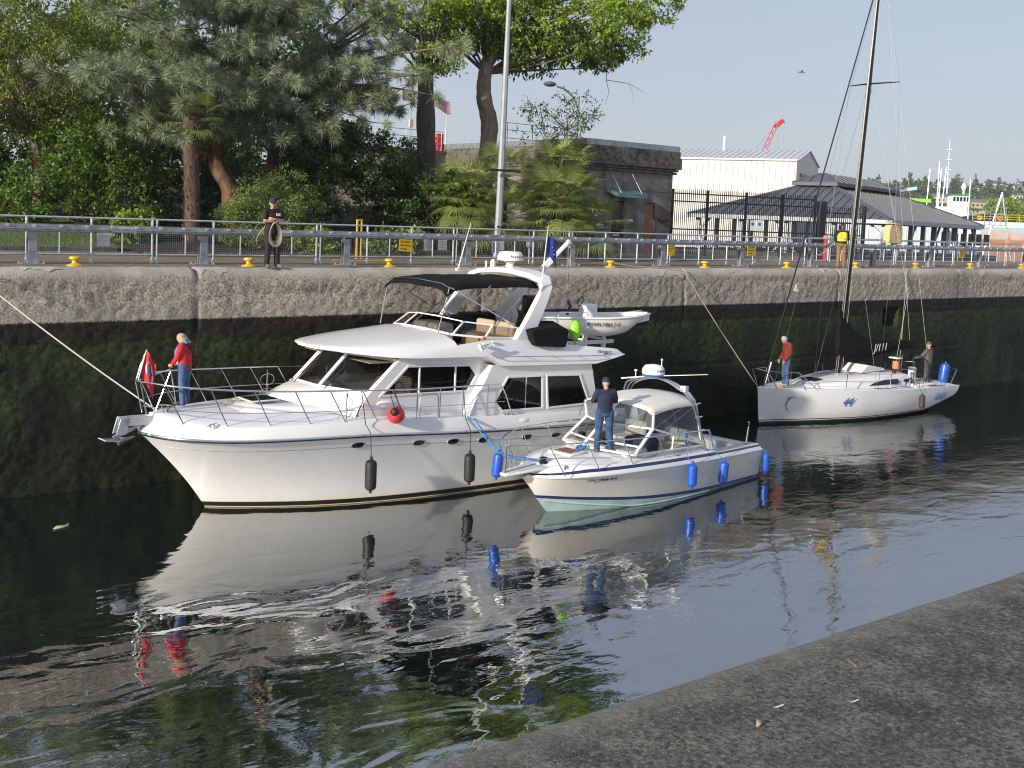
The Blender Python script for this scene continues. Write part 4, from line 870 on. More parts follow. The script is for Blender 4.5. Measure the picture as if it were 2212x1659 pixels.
rd = MB(); rd.lathe([(.14, -.05), (.27, -.04), (.29, .018)], 24, (3.95, 0, 2.93)); rd.build('radar_base', M['blue_paint'], cr); arc_text('FURUNO', .085, 3.95, 0, 3.02, .297, -pi/2-.1, M['navy_paint'], rdo, 'lettering')
an = MB(); an.tube([(3.85, .95, 2.72), (3.95, .2, 2.86), (4.2, -1.5, 3.10)], [.02, .016, .006], 6); an.build('whip_antenna', M['white_paint'], cr)
an = MB(); an.tube([(4.0, .6, 2.80), (4.0, .6, 2.93)], .012, 6); an.ball((4.0, .6, 2.96), .05, 10, 6, (1, 1, .6)); an.tube([(4.02, -.2, 2.9), (4.02, -.2, 3.30)], .012, 6); an.ball((4.02, -.2, 3.33), .03, 8, 6); an.box((4.0, -.98, 2.6), (4.14, -.82, 2.74)); an.build('aerial_mounts', M['gelcoat'], cr)
# rails
CT = [(-1.52, .16, 1.78), (-1.0, .52, 1.80), (-.3, .90, 1.80), (.5, 1.12, 1.79), (1.6, 1.25, 1.74), (2.8, 1.28, 1.69), (3.8, 1.28, 1.65), (4.72, 1.27, 1.60)]
CM = [(-1.35, .16, 1.42), (-.85, .52, 1.46), (-.15, .92, 1.45), (.7, 1.14, 1.40), (1.8, 1.26, 1.35), (3.0, 1.28, 1.30)]
for sg in (-1, 1):
    f_ = lambda P: [(p[0], sg*p[1], p[2]) for p in P]
    rl = MB(); rl.tube(cat_rom(f_(CT))+[V(4.80, sg*1.27, 1.52), V(5.0, sg*1.27, 1.02)], .016, 7); rl.build('bow_rail', M['steel'], cr)
    rl = MB(); rl.tube(cat_rom(f_(CM)), .006, 5); rl.build('mid_wire', M['steel'], cr)
    for a in (-1.12, -.35, .55, 1.65, 2.9, 4.0):
        at_ = a-.40+.05*(a > 2); s0 = float(np.interp(a, [p[0] for p in CT], [p[1] for p in CT])); st = float(np.interp(at_, [p[0] for p in CT], [p[1] for p in CT])); zt = float(np.interp(at_, [p[0] for p in CT], [p[2] for p in CT]))
        s0 = s0-.03 if a > -1 else .14; MB().tube([(a, sg*s0, c_deck(a, s0)-.06 if a > -1 else 1.12), (at_, sg*st, zt)], .012, 6).build('stanchion', M['steel'], cr)
rl = MB(); rl.tube([(-1.52, -.16, 1.78), (-1.6, 0, 1.78), (-1.52, .16, 1.78)], .016, 7); rl.tube([(-1.55, -.12, 1.16), (-1.55, -.13, 1.76)], .012, 6); rl.build('bow_pulpit', M['steel'], cr)
fs = MB(); fs.tube([(7.12, -.92, .90), (7.2, -.92, 1.36)], [.028, .022], 8); fs.tube([(7.2+.04*sin(t), -.92, 1.40+.045*(1-cos(t))) for t in np.linspace(0, 4.6, 10)], .012, 6); fs.build('stern_light_staff', M['steel'], cr)
# registration on the bow, name board on the quarter
u = .13; a = -.7+(CL+.7)*u; zr = smooth_tab(CZR, a); p = V(*[(lambda q: (q[0], -q[1], zr-.12))(c_hull(u, zr-.12, zr))][0]); q_ = c_hull(u+.12, zr-.12, zr); q = V(q_[0], -q_[1], zr-.12); pl = c_hull(u, zr-.3, zr); up = (p-V(pl[0], -pl[1], zr-.3)).normalized(); rt = (q-p).normalized(); nn = rt.cross(up).normalized()
text('registration', 'WN 2968 RM', .105, p+nn*.03-up*.03, (rt, up, nn), M['black_plastic'], cr, .003, sx=1.4)
p = V(6.65, -c_hull(.93, .55, .8)[1]-.006, .50); MB().box((6.6, p.y-.004, .47), (7.1, p.y+.01, .60)).build('name_board', M['cream_seat'], cr)
rp = MB(); pts = [(.95+.12*sin(t*3.1)+.02*t, -.08+.09*cos(t*2.3), 1.34+.09*abs(sin(t*1.7))) for t in np.linspace(0, 9, 70)]; rp.tube(pts, .016, 5); rp.build('coiled_line', M['rope_blue'], cr)
# ------------------------------------------------------------ racing sailboat astern
SBY = R(-1); SBO = (30.3, 24.62, 0)
def Sw(a, s, z): return V(SBO[0]+a*cos(SBY)-s*sin(SBY), SBO[1]+a*sin(SBY)+s*cos(SBY), z)
sb = empty('sailboat', SBO, SBY, 'white racing sailboat with black sail cover, tall black mast and number 44', 'sailboat')
SL = 10.15
SZR = [(-.3, 1.28), (2, 1.20), (4, 1.13), (7, 1.01), (10.2, .91)]; SHR = [(0, .02), (.3, .18), (1.2, .62), (2.5, 1.10), (4.2, 1.48), (6, 1.60), (8, 1.52), (10.5, 1.24)]; SHW = [(0, .01), (.5, .14), (1.5, .42), (3, .78), (4.5, 1.0), (6.5, 1.05), (8.3, .86), (9.4, .62), (10.2, .5)]
def s_stem(z): return -.22*z if z >= 0 else -.5*z
def s_bot(a): return float(np.interp(a, [-1, 0, 5, 8, 9, 9.6, 10.2], [-.55, -.5, -.5, -.35, -.10, .08, .22]))
def s_hull(u, t):
    """t 0 bottom centre .. 1 sheer"""
    a0 = s_stem(1.2*t); aend = lerp(9.6, SL, t**.8); a = a0+(aend-a0)*u; zr = smooth_tab(SZR, a); hr = smooth_tab(SHR, a-a0); zb = s_bot(a)
    z = lerp(zb, zr, t**1.25); w_ = (1-(1-t)**lerp(1.1, 2.6, min(1, (a-a0)/4)))
    return a, hr*w_, z
sus = [i/40 for i in range(41)]; ts = [(k_/16) for k_ in range(17)]
hu = MB(); bt_ = MB(); ln = MB(); wl_ = MB()
for sg in (-1, 1):
    for lo, hi, tgt in ((0.0, .16, None),):
        pass
    def zlevel(u, zt):
        lo_, hi_ = 0., 1.
        for _ in range(24):
            m_ = (lo_+hi_)/2
            if s_hull(u, m_)[2] < zt: lo_ = m_
            else: hi_ = m_
        return hi_
    def strip(z0, z1, n):
        rows = [[] for _ in range(n+1)]
        for u in sus:
            t0 = zlevel(u, z0) if z0 is not None else 0; t1 = zlevel(u, z1) if z1 is not None else 1
            for k_ in range(n+1): a, s, z = s_hull(u, lerp(t0, t1, k_/n)); rows[k_].append((a, sg*s, z))
        return rows
    hu.grid(strip(.165, None, 12)); ln.grid(strip(.13, .165, 1)); wl_.grid(strip(.10, .13, 1)); bt_.grid(strip(None, .10, 5))
hu.grid([[(s_hull(1, t)[0], sg*s_hull(1, t)[1], s_hull(1, t)[2]) for sg in (-1, 1)] for t in ts])
hu.build('hull', M['hull_white'], sb, smooth=45); ln.build('boot_stripe', M['black_paint'], sb); wl_.build('boot_line', M['gelcoat'], sb); bt_.build('hull_bottom', M['antifoul_dark'], sb)
rows = []
for u in sus: a, s, z = s_hull(u, 1); rows.append([(a, s*q, z+.06*(1-q*q)) for q in (-1, -.9, -.6, -.3, 0, .3, .6, .9, 1)])
MB().grid(rows).build('deck', M['deck_white'], sb)
for sg in (-1, 1): MB().tube([(s_hull(u, 1)[0], sg*(s_hull(u, 1)[1]-.02), s_hull(u, 1)[2]+.015) for u in sus], .022, 5).build('toe_rail', M['gelcoat'], sb)
# coachroof
rows = []
for a, h, z in ((1.7, .30, 1.24), (2.1, .55, 1.33), (3.0, .82, 1.44), (4.2, .98, 1.53), (5.6, 1.05, 1.56), (6.9, 1.02, 1.53), (7.15, 1.0, 1.50)):
    b_ = smooth_tab(SZR, a)+.02; rows.append([(a, -h-.12, b_), (a, -h, lerp(b_, z, .75)), (a, -h*.88, z-.02), (a, -h*.4, z+.03), (a, 0, z+.04), (a, h*.4, z+.03), (a, h*.88, z-.02), (a, h, lerp(b_, z, .75)), (a, h+.12, b_)])
mb = MB().grid(rows); n0 = 6*9; mb.f.append(tuple(n0+i for i in range(9))); mb.m.append(0); mb.build('coachroof', M['gelcoat'], sb, smooth=38)
for sg in (-1, 1):
    wn = [(4.55, 1.22), (4.9, 1.32), (5.5, 1.385), (6.25, 1.385), (6.25, 1.22)]; MB().prism([(a, sg*(1.02+.065*(a-4.55)/1.7+.06*(1.40-z)/.2), z) for a, z in wn], (0, sg*.03, 0)).build('coachroof_window', M['dark_glass'], sb, smooth=0)
    MB().prism([(a, sg*(1.10-.02*(a-6.7)), z) for a, z in ((6.66, 1.25), (6.95, 1.25), (6.95, 1.35), (6.66, 1.35))], (0, sg*.03, 0)).build('coachroof_window', M['dark_glass'], sb, smooth=0)
MB().box((2.35, -.34, 1.40), (3.0, .34, 1.46)).build('hatch', M['dark_glass'], sb, bevel=.03)
it = MB(); it.prism([(4.9, -.45, 1.58), (5.3, -.45, 1.86), (6.3, -.45, 1.70), (6.5, -.45, 1.58)], (0, .9, 0)); it.build('companion_hood', M['canvas_white'], sb, bevel=.05, seg=3)
ck = MB(); ck.box((7.15, -.85, .72), (10.0, .85, .76)); ck.build('cockpit_sole', M['deck_white'], sb, smooth=0)
for sg in (-1, 1): 
    ck = MB(); ck.box((7.15, sg*.75, .8), (8.9, sg*1.28, 1.14)); ck.build('cockpit_coaming', M['gelcoat'], sb, bevel=.05)
    wi = MB(); wi.lathe([(.09, 0), (.07, .05), (.07, .09), (.09, .12), (.03, .13)], 12, (6.5, sg*.75, 1.55)); wi.build('winch', M['black_plastic'], sb)
    wi = MB(); wi.lathe([(.11, 0), (.085, .06), (.085, .12), (.11, .16), (.03, .17)], 12, (8.3, sg*1.05, 1.14)); wi.build('winch', M['black_plastic'], sb)
# wheel
wc = V(9.0, 0, 1.45); wh = MB(); wh.tube([(9.0+.06*sin(t), .62*cos(t), 1.42+.60*sin(t)) for t in np.linspace(0, 2*pi, 30)[:-1]], .02, 6, closed=True)
for t in np.linspace(0, 2*pi, 6)[:-1]: wh.tube([(9.0, 0, 1.42), (9.0+.06*sin(t), .62*cos(t), 1.42+.6*sin(t))], .012, 5)
wh.build('steering_wheel', M['black_plastic'], sb); MB().box((8.72, -.13, .74), (8.95, .13, 1.55)).build('wheel_pedestal', M['gelcoat'], sb, bevel=.04)
# rig
MR = lambda z: 4.18+.070*(z-1.55)      # mast rake
ms = MB(); rows = []
for z in (1.55, 4, 8, 12, 15, 17.2):
    w_ = 1 if z < 13 else .75; rows.append([(MR(z)+.115*w_*cos(t), .062*w_*sin(t), z) for t in np.linspace(0, 2*pi, 13)[:-1]])
ms.grid(rows, closed=True).build('mast', M['black_paint'], sb)
hl = MB()
for ox, oy in ((-.13, -.05), (-.13, .04), (.13, -.06)): hl.tube([(MR(1.6)+ox, oy, 1.6), (MR(17)+ox*.6, oy*.6, 17)], .005, 4)
hl.build('halyard', M['rope_white'], sb)
bm_ = MB(); bm_.tube([(MR(2.3)+.1, 0, 2.30), (8.55, 0, 2.42)], .085, 10); bm_.build('boom', M['black_paint'], sb)
# stacked sail under its black cover
rows = []
for a, zt, zb, wd in ((4.02, 3.86, 2.18, .11), (4.26, 3.84, 2.12, .15), (4.5, 3.52, 2.06, .20), (4.9, 3.16, 2.04, .24), (5.4, 2.92, 2.05, .25), (6.2, 2.78, 2.08, .24), (7.2, 2.70, 2.19, .20), (8.1, 2.66, 2.26, .17), (8.55, 2.62, 2.34, .12)):
    row = []
    for i in range(14):
        t = 2*pi*i/14; z = lerp(zb, zt, .5+.5*cos(t)); w_ = wd*(sin(t))*(1-.45*(.5+.5*cos(t))); row.append((a+.012*sin(9*z+a*5), w_+.015*sin(a*7+z*6), z))
    rows.append(row)
mb = MB().grid(rows, closed=True); mb.f += [tuple(range(14)), tuple(8*14+i for i in range(14))]; mb.m += [0, 0]; cv = mb.build('sail_cover', M['canvas_black'], sb, smooth=60)
text('lettering', 'J/111', .40, (5.85, -.285, 2.31), ((1, 0, .04), (0, .06, 1), (0, -1, .06)), M['sign_white'], cv, .004, shear=.3)
sp = MB()
for z, w_, sw in ((7.05, 1.42, .42), (12.15, 1.05, .32)):
    for sg in (-1, 1): sp.tube([(MR(z), 0, z), (MR(z)+sw, sg*w_, z+.03)], [.035, .018], 6)
sp.build('spreaders', M['black_paint'], sb)
for sg in (-1, 1):
    st = MB(); st.tube([(4.62, sg*1.42, 1.12), (MR(7.05)+.42, sg*1.42, 7.08), (MR(12.15)+.32, sg*1.05, 12.18), (MR(16.5), sg*.05, 16.5)], .007, 4); st.tube([(4.60, sg*1.40, 1.12), (MR(6.95), sg*.05, 6.95)], .006, 4); st.tube([(MR(7.05)+.42, sg*1.42, 7.05), (MR(12.1), sg*.05, 12.1)], .005, 4); st.build('shroud', M['steel'], sb)
fs = MB(); fs.tube([(.02, 0, 1.30), (.42, 0, 2.5), (MR(16.2), 0, 16.2)], [.035, .028, .022], 7); fs.build('forestay', M['black_paint'], sb)
fs = MB(); fs.tube([(.10, 0, 1.34), (.38, 0, 2.15)], .04, 8); fs.build('furler_drum', M['alu'], sb)
fs = MB(); fs.tube([(.75, .12, 1.3), (MR(16.0), .03, 16.0)], .006, 4); fs.tube([(10.1, .0, .95), (MR(17), 0, 17)], .006, 4); fs.tube([(8.55, 0, 2.5), (MR(17)+.1, 0, 17)], .005, 4); fs.tube([(6.9, -.5, 1.55), (7.6, -.4, 4.5), (MR(12.1)+.1, 0, 12.1)], .006, 4); fs.build('backstay_and_lifts', M['rope_white'], sb)
pn = MB(); pn.prism([(1.36, -.02, 4.62), (1.46, -.02, 4.86), (1.60, -.02, 4.56)], (0, .015, 0)); pn.build('stay_flag', M['white_paint'], sb, smooth=0)
# pulpit, lifelines, pushpit
pp = MB(); pp.tube([(.25, -.45, 1.28), (-.2, -.32, 1.90), (-.30, 0, 1.95), (-.2, .32, 1.90), (.25, .45, 1.28)], .016, 7); pp.tube([(1.3, -.80, 1.24), (1.0, -.75, 1.84), (-.2, -.32, 1.90)], .016, 7); pp.tube([(1.3, .80, 1.24), (1.0, .75, 1.84), (-.2, .32, 1.90)], .016, 7); pp.tube([(1.0, -.75, 1.84), (1.75, -.95, 1.24)], .014, 6); pp.tube([(1.0, .75, 1.84), (1.75, .95, 1.24)], .014, 6)
pp.build('pulpit', M['steel'], sb)
for sg in (-1, 1):
    posts = [(3.0, 1.22), (5.2, 1.50), (7.3, 1.48), (9.0, 1.34)]
    for a, s in posts: MB().tube([(a, sg*s, smooth_tab(SZR, a)), (a+.03, sg*(s+.02), smooth_tab(SZR, a)+.60)], .013, 6).build('stanchion', M['steel'], sb)
    for h in (.59, .32):
        MB().tube([(1.0 if h > .5 else 1.2, sg*.76, 1.24+h)]+[(a+.03, sg*(s+.02), smooth_tab(SZR, a)+h) for a, s in posts]+[(9.95, sg*1.22, .92+h+.06)], .006, 5).build('lifeline', M['black_plastic'], sb)
    ps = MB(); ps.tube([(9.55, sg*1.2, .93), (9.95, sg*1.22, 1.56), (10.15, sg*.75, 1.58), (10.1, sg*.70, .93)], .014, 6); ps.tube([(9.75, sg*1.22, 1.25), (10.12, sg*.75, 1.27)], .011, 6); ps.build('pushpit', M['steel'], sb)
# deck gear: hoses of line, instruments, orange lifebuoy pouch
dl = MB()
for y0, x0, x1, ph in ((-.55, 4.0, 6.8, 0), (-.35, 4.2, 7.0, 1), (.4, 4.2, 7.0, 2), (-1.25, 4.6, 9.0, 3)):
    dl.tube([(lerp(x0, x1, t), y0+.06*sin(t*9+ph), (1.60 if y0 > -1 else smooth_tab(SZR, lerp(x0, x1, t))+.05)+.02*sin(t*14+ph)) for t in np.linspace(0, 1, 24)], .012, 5)
dl.tube([(6.7+.35*cos(t)*(1-t/9), -1.30, 1.12+.28*abs(sin(t))) for t in np.linspace(0, 6.2, 30)], .014, 5)
dl.build('running_rigging', M['rope_black'], sb)
cl = MB()
for k_ in range(7): cl.tube([(7.35+.05*sin(t)+.02*k_, -.95+.02*cos(t*2+k_), 1.42-.20+.22*cos(t)+.01*k_) for t in np.linspace(0, 2*pi, 14)[:-1]], .012, 5, closed=True)
cl.build('coiled_line', M['rope_tan'], sb)
MB().box((7.0, -.55, 1.62), (7.12, -.32, 1.92)).build('lifebuoy_pouch', M['orange'], sb, bevel=.03); MB().box((6.92, -.62, 2.02), (7.2, -.2, 2.07)).build('instrument_pod', M['gelcoat'], sb, bevel=.01)
rk = MB()
for y in (-.6, -.45): rk.tube([(7.15, y, 1.1), (7.22, y, 2.15)], .012, 6)
rk.build('pod_posts', M['alu'], sb)
# marks on the topside
def s_at(a, zt):
    u = (a+.25)/(SL+.25)
    for _ in range(12):
        t = zlevel(u, zt); aa = s_hull(u, t)[0]; u += (a-aa)/(SL+.25)
    t = zlevel(u, zt); p = s_hull(u, t); q = s_hull(u+.01, zlevel(u+.01, zt)); l = s_hull(u, zlevel(u, zt-.1))
    P, Q, L = V(p[0], -p[1], p[2]), V(q[0], -q[1], q[2]), V(l[0], -l[1], l[2]); rt = (Q-P).normalized(); up = (P-L).normalized(); n_ = rt.cross(up).normalized(); up = n_.cross(rt); return P+n_*.022, rt, up, n_
p, rt, up, n_ = s_at(2.85, .62); text('number', '44', .50, p, (rt, up, n_), mat('mark_blue', (.02, .10, .38), .4), sb, .004, shear=.25, sx=.85)
p, rt, up, n_ = s_at(8.15, .50); text('boat_name', 'FLASH', .42, p, (rt, up, n_), M['mark_blue'], sb, .004, shear=.3, sx=.72)
lg = MB(); pts = []
for t in np.linspace(1.0, 4.5, 22):
    P, rt, up, n_ = s_at(.95, .72); pts.append(P+rt*(.22*cos(t))+up*(.28*sin(t))+n_*.012)
lg.tube(pts, [.004+.014*sin(pi*i/21) for i in range(22)], 5); lg.build('crescent_mark', M['mark_blue'], sb)
lg = MB(); P, rt, up, n_ = s_at(.80, .93); 
for k_ in range(8): t = k_*pi/4+.2; L_ = .13 if k_ % 2 == 0 else .07; lg.add([P+n_*.012+rt*(.018*cos(t+pi/2))+up*(.018*sin(t+pi/2)), P+n_*.012-rt*(.018*cos(t+pi/2))-up*(.018*sin(t+pi/2)), P+n_*.012+rt*(L_*cos(t))+up*(L_*sin(t))], [(0, 1, 2)])
lg.build('star_mark', mat('mark_green', (.25, .50, .08), .4), sb, smooth=0)
# ------------------------------------------------------------ tender, fenders, flags, lines
td_o = Yw(9.25, -.35, 0); tda = R(1-24)
td = empty('tender', (td_o.x, td_o.y, 3.60), tda, 'small white skiff with black outboard carried on the yacht\'s boat deck', 'dinghy')
TL = 3.35; TH = [(0, .70), (.8, .76), (1.8, .76), (2.6, .62), (3.1, .36), (3.35, .10)]; TZ = [(0, .60), (1.5, .60), (2.6, .64), (3.35, .70)]
rows = []; ks = []
for i in range(21):
    x = TL*i/20; h = smooth_tab(TH, x); z = smooth_tab(TZ, x); kx = x if x < 2.4 else 2.4+(x-2.4)*.62; kz = smooth_tab([(0, .02), (2.0, .0), (2.6, .10), (3.0, .32), (3.35, .60)], x)
    half = [(x, h, z), (x-.01, h*.96, lerp(kz, z, .55)), (lerp(x, kx, .4), h*.82, lerp(kz, z, .32)), (lerp(x, kx, .6), h*.60, lerp(kz, z, .13)), (kx if x > 2.4 else x, 0, kz)]
    rows.append([(p[0], -p[1], p[2]) for p in half]+[p for p in half[-2::-1]])
mb = MB().grid(rows); mb.f.append(tuple(range(9))); mb.m.append(0); mb.build('hull', M['gelcoat_cream'], td, smooth=50)
mb = MB(); mb.grid([[(TL*i/20, sg*(smooth_tab(TH, TL*i/20)*k_), smooth_tab(TZ, TL*i/20)-d_) for sg, k_, d_ in ((-1, 1, 0), (-1, .9, .0), (-1, .84, .22), (1, .84, .22), (1, .9, .0), (1, 1, 0))] for i in range(21)]); mb.build('liner', M['gelcoat'], td)
for sg in (-1, 1): MB().tube([(TL*i/20+.01, sg*(smooth_tab(TH, TL*i/20)+.015), smooth_tab(TZ, TL*i/20)-.03) for i in range(21)], .025, 6).build('rub_strake', M['white_paint'], td)
it = MB(); it.box((1.35, -.28, .38), (1.75, .28, .92)); it.build('console', M['gelcoat'], td, bevel=.08); it = MB(); it.tube([(1.32+.05*sin(t), .16*cos(t), .97+.13*sin(t)) for t in np.linspace(0, 2*pi, 14)[:-1]], .016, 5, closed=True); it.build('steering_wheel', M['black_plastic'], td)
it = MB(); it.tube([(.95, 0, .6), (1.0, -.1, .85), (.92, -.1, .98)], .04, 6); it.build('throttle', M['black_plastic'], td)
ob = MB(); ob.box((-.34, -.16, .62), (.06, .16, 1.12)); ob.build('outboard_cowl', M['black_paint'], td, bevel=.07, seg=3); ob = MB(); ob.box((-.26, -.06, -.05), (-.08, .06, .64)); ob.box((-.42, -.1, .05), (-.02, .1, .08)); ob.tube([(-.34, 0, -.02), (.02, 0, -.02)], [.06, .03], 8); ob.build('outboard_leg', M['black_paint'], td)
bl = MB(); bl.tube([(.5, -.62, .62), (.55, -.62, .72), (1.3, -.66, .73), (1.35, -.66, .62)], .014, 6); bl.build('grab_rail', M['steel'], td); bl = MB(); bl.tube([(2.3, -.62, .66), (2.33, -.62, .74), (3.0, -.34, .78), (3.06, -.32, .7)], .014, 6); bl.build('grab_rail', M['steel'], td)
p = V(1.42, -.785, .36); text('registration', 'WN 5866 NR', .155, p, ((1, .02, 0), (0, -.1, 1), (.02, -1, -.1)), M['black_plastic'], td, .004, sx=.95); MB().box((1.27, -.80, .36), (1.36, -.775, .47)).build('decal', M['blue_paint'], td)
lf = MB(); lf.ball((9.55, -1.72, 3.88), .22, 10, 8, (.75, .7, 1.25)); lf.tube([(9.55, -1.72, 3.70), (9.6, -1.7, 3.45)], .02, 5)
g = lf.build('float', M['lime'], None); g.location = (9.9, 23.75, 0); g.rotation_euler = (0, 0, R(1)); tag(g, 'bright lime green float bag hung beside the black covered box', 'float')
def fender(name, p, L, r_, m_, label, group=None, rope=None, rope_m=None, tilt=0):
    e = empty(name, p, 0, label, 'fender', group); b = MB()
    b.lathe([(.02, -L/2-.06), (.035, -L/2-.05), (.035, -L/2), (r_*.6, -L/2+.02), (r_*.93, -L/2+r_*.45), (r_, -L/2+r_), (r_, L/2-r_), (r_*.93, L/2-r_*.45), (r_*.6, L/2-.02), (.035, L/2), (.035, L/2+.05), (.02, L/2+.07)], 16); o_ = b.build('fender_body', m_, e)
    o_.rotation_euler = (0, tilt, 0)
    if rope: MB().tube([(0, 0, L/2+.05)]+[V(q)-V(p) for q in rope], .010, 5).build('fender_rope', rope_m, e)
    return e
q = Yw(2.94, -2.32, .87); fender('fender', q, .72, .135, M['fender_black'], 'black cylinder fender hanging on the yacht\'s hull nearer the bow', 'yacht hull fenders', [Yw(2.88, -2.36, 1.85), Yw(2.84, -2.20, 2.02), Yw(2.76, -2.11, 2.79)], M['rope_black'])
q = Yw(5.68, -2.40, .74); fender('fender', q, .72, .135, M['fender_black'], 'black cylinder fender hanging on the yacht\'s hull beside the cruiser bow', 'yacht hull fenders', [Yw(5.66, -2.42, 1.65), Yw(5.62, -2.24, 1.95), Yw(5.58, -2.17, 2.70)], M['rope_black'])
e = empty('ball_fender', Yw(3.58, -2.30, 2.20), 0, 'round red ball fender with black cap hung on the yacht rail', 'fender'); b = MB(); b.ball((0, 0, 0), .205, 22, 14); b.build('fender_body', M['fender_red'], e); b = MB(); b.ball((-.11, -.11, .09), .10, 14, 8); b.build('fender_cap', M['fender_black'], e); MB().tube([(-.12, -.13, .17), (-.12, -.05, .30), (-.12, .14, .56)], .010, 5).build('fender_rope', M['rope_black'], e); MB().tube([(.02, -.18, -.1), (.02, -.14, .2), (0, .12, .56)], .010, 5).build('fender_rope', M['rope_black'], e)
bx_ = [(3.55, -1.62, .66, 'blue fender on the cruiser\'s side, left of two hanging amidships', [(3.56, -1.48, 1.02), (3.52, -1.30, 1.68)], 0), (4.98, -1.60, .52, 'blue fender on the cruiser\'s side, right of two hanging amidships', [(4.86, -1.46, 1.0), (4.66, -1.29, 1.61)], .10), (7.36, -1.42, .42, 'blue fender hanging at the cruiser\'s stern corner', [(7.34, -1.36, .75), (7.2, -1.1, .93)], 0), (-.95, .72, 1.10, 'blue fender tied at the cruiser\'s bow under the far rail', [(-.95, .62, 1.5), (-1.0, .52, 1.8)], .12)]
for a, s, z, lb, rp_, tl in bx_: fender('fender', Cw(a, s, z), .58 if a < 7 else .52, .125 if a < 7 else .10, M['fender_blue'], lb, 'blue cruiser fenders', [Cw(*r_) for r_ in rp_], M['rope_blue'], tl)
fender('fender', Sw(6.85, -1.78, .60), .50, .115, mat('fender_brown', (.05, .042, .036), .6, var=.2), 'dark brown fender hanging on the sailboat\'s side below the cockpit', None, [Sw(6.85, -1.66, 1.05), Sw(6.9, -1.52, 1.5)], M['rope_black'])
e = fender('fender', Sw(10.05, -.62, 1.32), .80, .19, M['fender_blue'], 'large blue fender stowed upright on the sailboat\'s stern rail', None, None, None, .18)
# flags
def flag(name, base, top, label, cols, draw, size, m_pole, side):
    e = empty(name, base, 0, label, 'flag'); MB().tube([(0, 0, 0), V(top)-V(base)], .012, 6).build('flag_staff', m_pole, e); return e
mat('flag_red', (.55, .02, .03), .7); mat('flag_blue', (.035, .04, .28), .7); mat('flag_white', (.75, .75, .75), .7)
fb = Yw(-1.58, 0, 2.98); ft = Yw(-1.40, 0, 3.66)
e = empty('burgee', fb, 0, 'red flag with blue star on a white disc at the yacht\'s bow', 'flag'); MB().tube([(0, 0, 0), ft-fb], .011, 6).build('flag_staff', M['white_paint'], e)
def cloth(nx, nz, fn): return MB().grid([[fn(i/nx, j/nz) for i in range(nx+1)] for j in range(nz+1)])
dv = (ft-fb)
def burg(u, v_, off=0):
    p = dv*(.30+.70*v_); lo = .50-.15*v_; return (p.x+u*lo*.55, p.y-u*.05+.035*sin(u*7+v_*3)-off, p.z-u*lo*1.25*(1-.25*v_)-.02*u*u)
cloth(10, 8, burg).build('flag_cloth', M['flag_red'], e, smooth=60)
cc = MB(); pts = [burg(.55+.34*cos(t), .5+.30*sin(t), .006) for t in np.linspace(0, 2*pi, 21)[:-1]]; cc.add(pts, [tuple(range(20))]); cc.build('flag_disc', M['flag_white'], e, smooth=0)
cc = MB(); pts = [burg(.55+(.30 if k_ % 2 == 0 else .12)*cos(k_*pi/5+.3), .5+(.27 if k_ % 2 == 0 else .11)*sin(k_*pi/5+.3), .012) for k_ in range(10)]; cc.add([burg(.55, .5, .012)]+pts, [(0, 1+k_, 1+(k_+1) % 10) for k_ in range(10)]); cc.build('flag_star', M['flag_blue'], e, smooth=0)
def burg2(u, v_): p = dv*(.42+.52*v_); return (p.x-u*.10-.02, p.y+.05*u+.02*sin(u*9), p.z-u*.30-.02)
cloth(5, 5, burg2).build('flag_cloth', M['flag_white'], e, smooth=60)
ba = Yw(8.40, -1.78, 6.42); e = empty('ensign', ba, 0, 'dark blue flag with white stars on the yacht\'s port antenna', 'flag')
cloth(8, 8, lambda u, v_: (u*.34-.0, .03*sin(u*8), -.02-v_*.42-u*.30*(.5+v_))).build('flag_cloth', M['flag_blue'], e, smooth=60)
for u, v_ in ((.45, .45), (.6, .5), (.7, .62), (.55, .72), (.78, .8)): MB().ball((u*.34, .03*sin(u*8)-.015, -.02-v_*.42-u*.30*(.5+v_)), .014, 6, 4, (1, .3, 1)).build('flag_star', M['flag_white'], e)
# mooring and rafting lines
def line(name, pts, r_, m_, label, sag=0):
    P = []
    for i in range(len(pts)-1):
        a, b = V(pts[i]), V(pts[i+1])
        for t in np.linspace(0, 1, 12)[:-1]: p = a.lerp(b, t); p.z -= sag*4*t*(1-t); P.append(p)
    P.append(V(pts[-1])); o_ = MB().tube(P, r_, 6).build(name, m_, None); return tag(o_, label, 'rope')
line('mooring_line', [Yw(-1.2, -.1, 2.33), (5.4, 26.3, 5.30), (4.2, 27.2, 5.45)], .017, M['rope_white'], 'pale mooring rope from the yacht bow up to the quay at left', .08)
line('mooring_line', [Sw(-.15, .1, 1.32), (27.9, 26.42, 5.30), (25.3, 27.1, 5.42)], .015, M['rope_tan'], 'tan mooring rope from the sailboat bow up over the wall', .06)
line('mooring_line', [Sw(9.3, .9, 1.0), (41.5, 26.5, 5.31), (43.1, 27.1, 5.42)], .015, M['rope_tan'], 'tan mooring rope from the sailboat stern up over the wall', .05)
line('raft_line', [Cw(-.35, .05, 1.28), Cw(-1.15, .5, 1.45), Yw(5.75, -2.18, 1.95)], .015, M['rope_blue'], 'blue rope tying the cruiser bow to the yacht, upper strand', .02)
line('raft_line', [Cw(-.2, -.1, 1.28), Cw(-1.0, .45, 1.35), Yw(5.9, -2.2, 1.92)], .015, M['rope_blue'], 'blue rope tying the cruiser bow to the yacht, lower strand', .04)
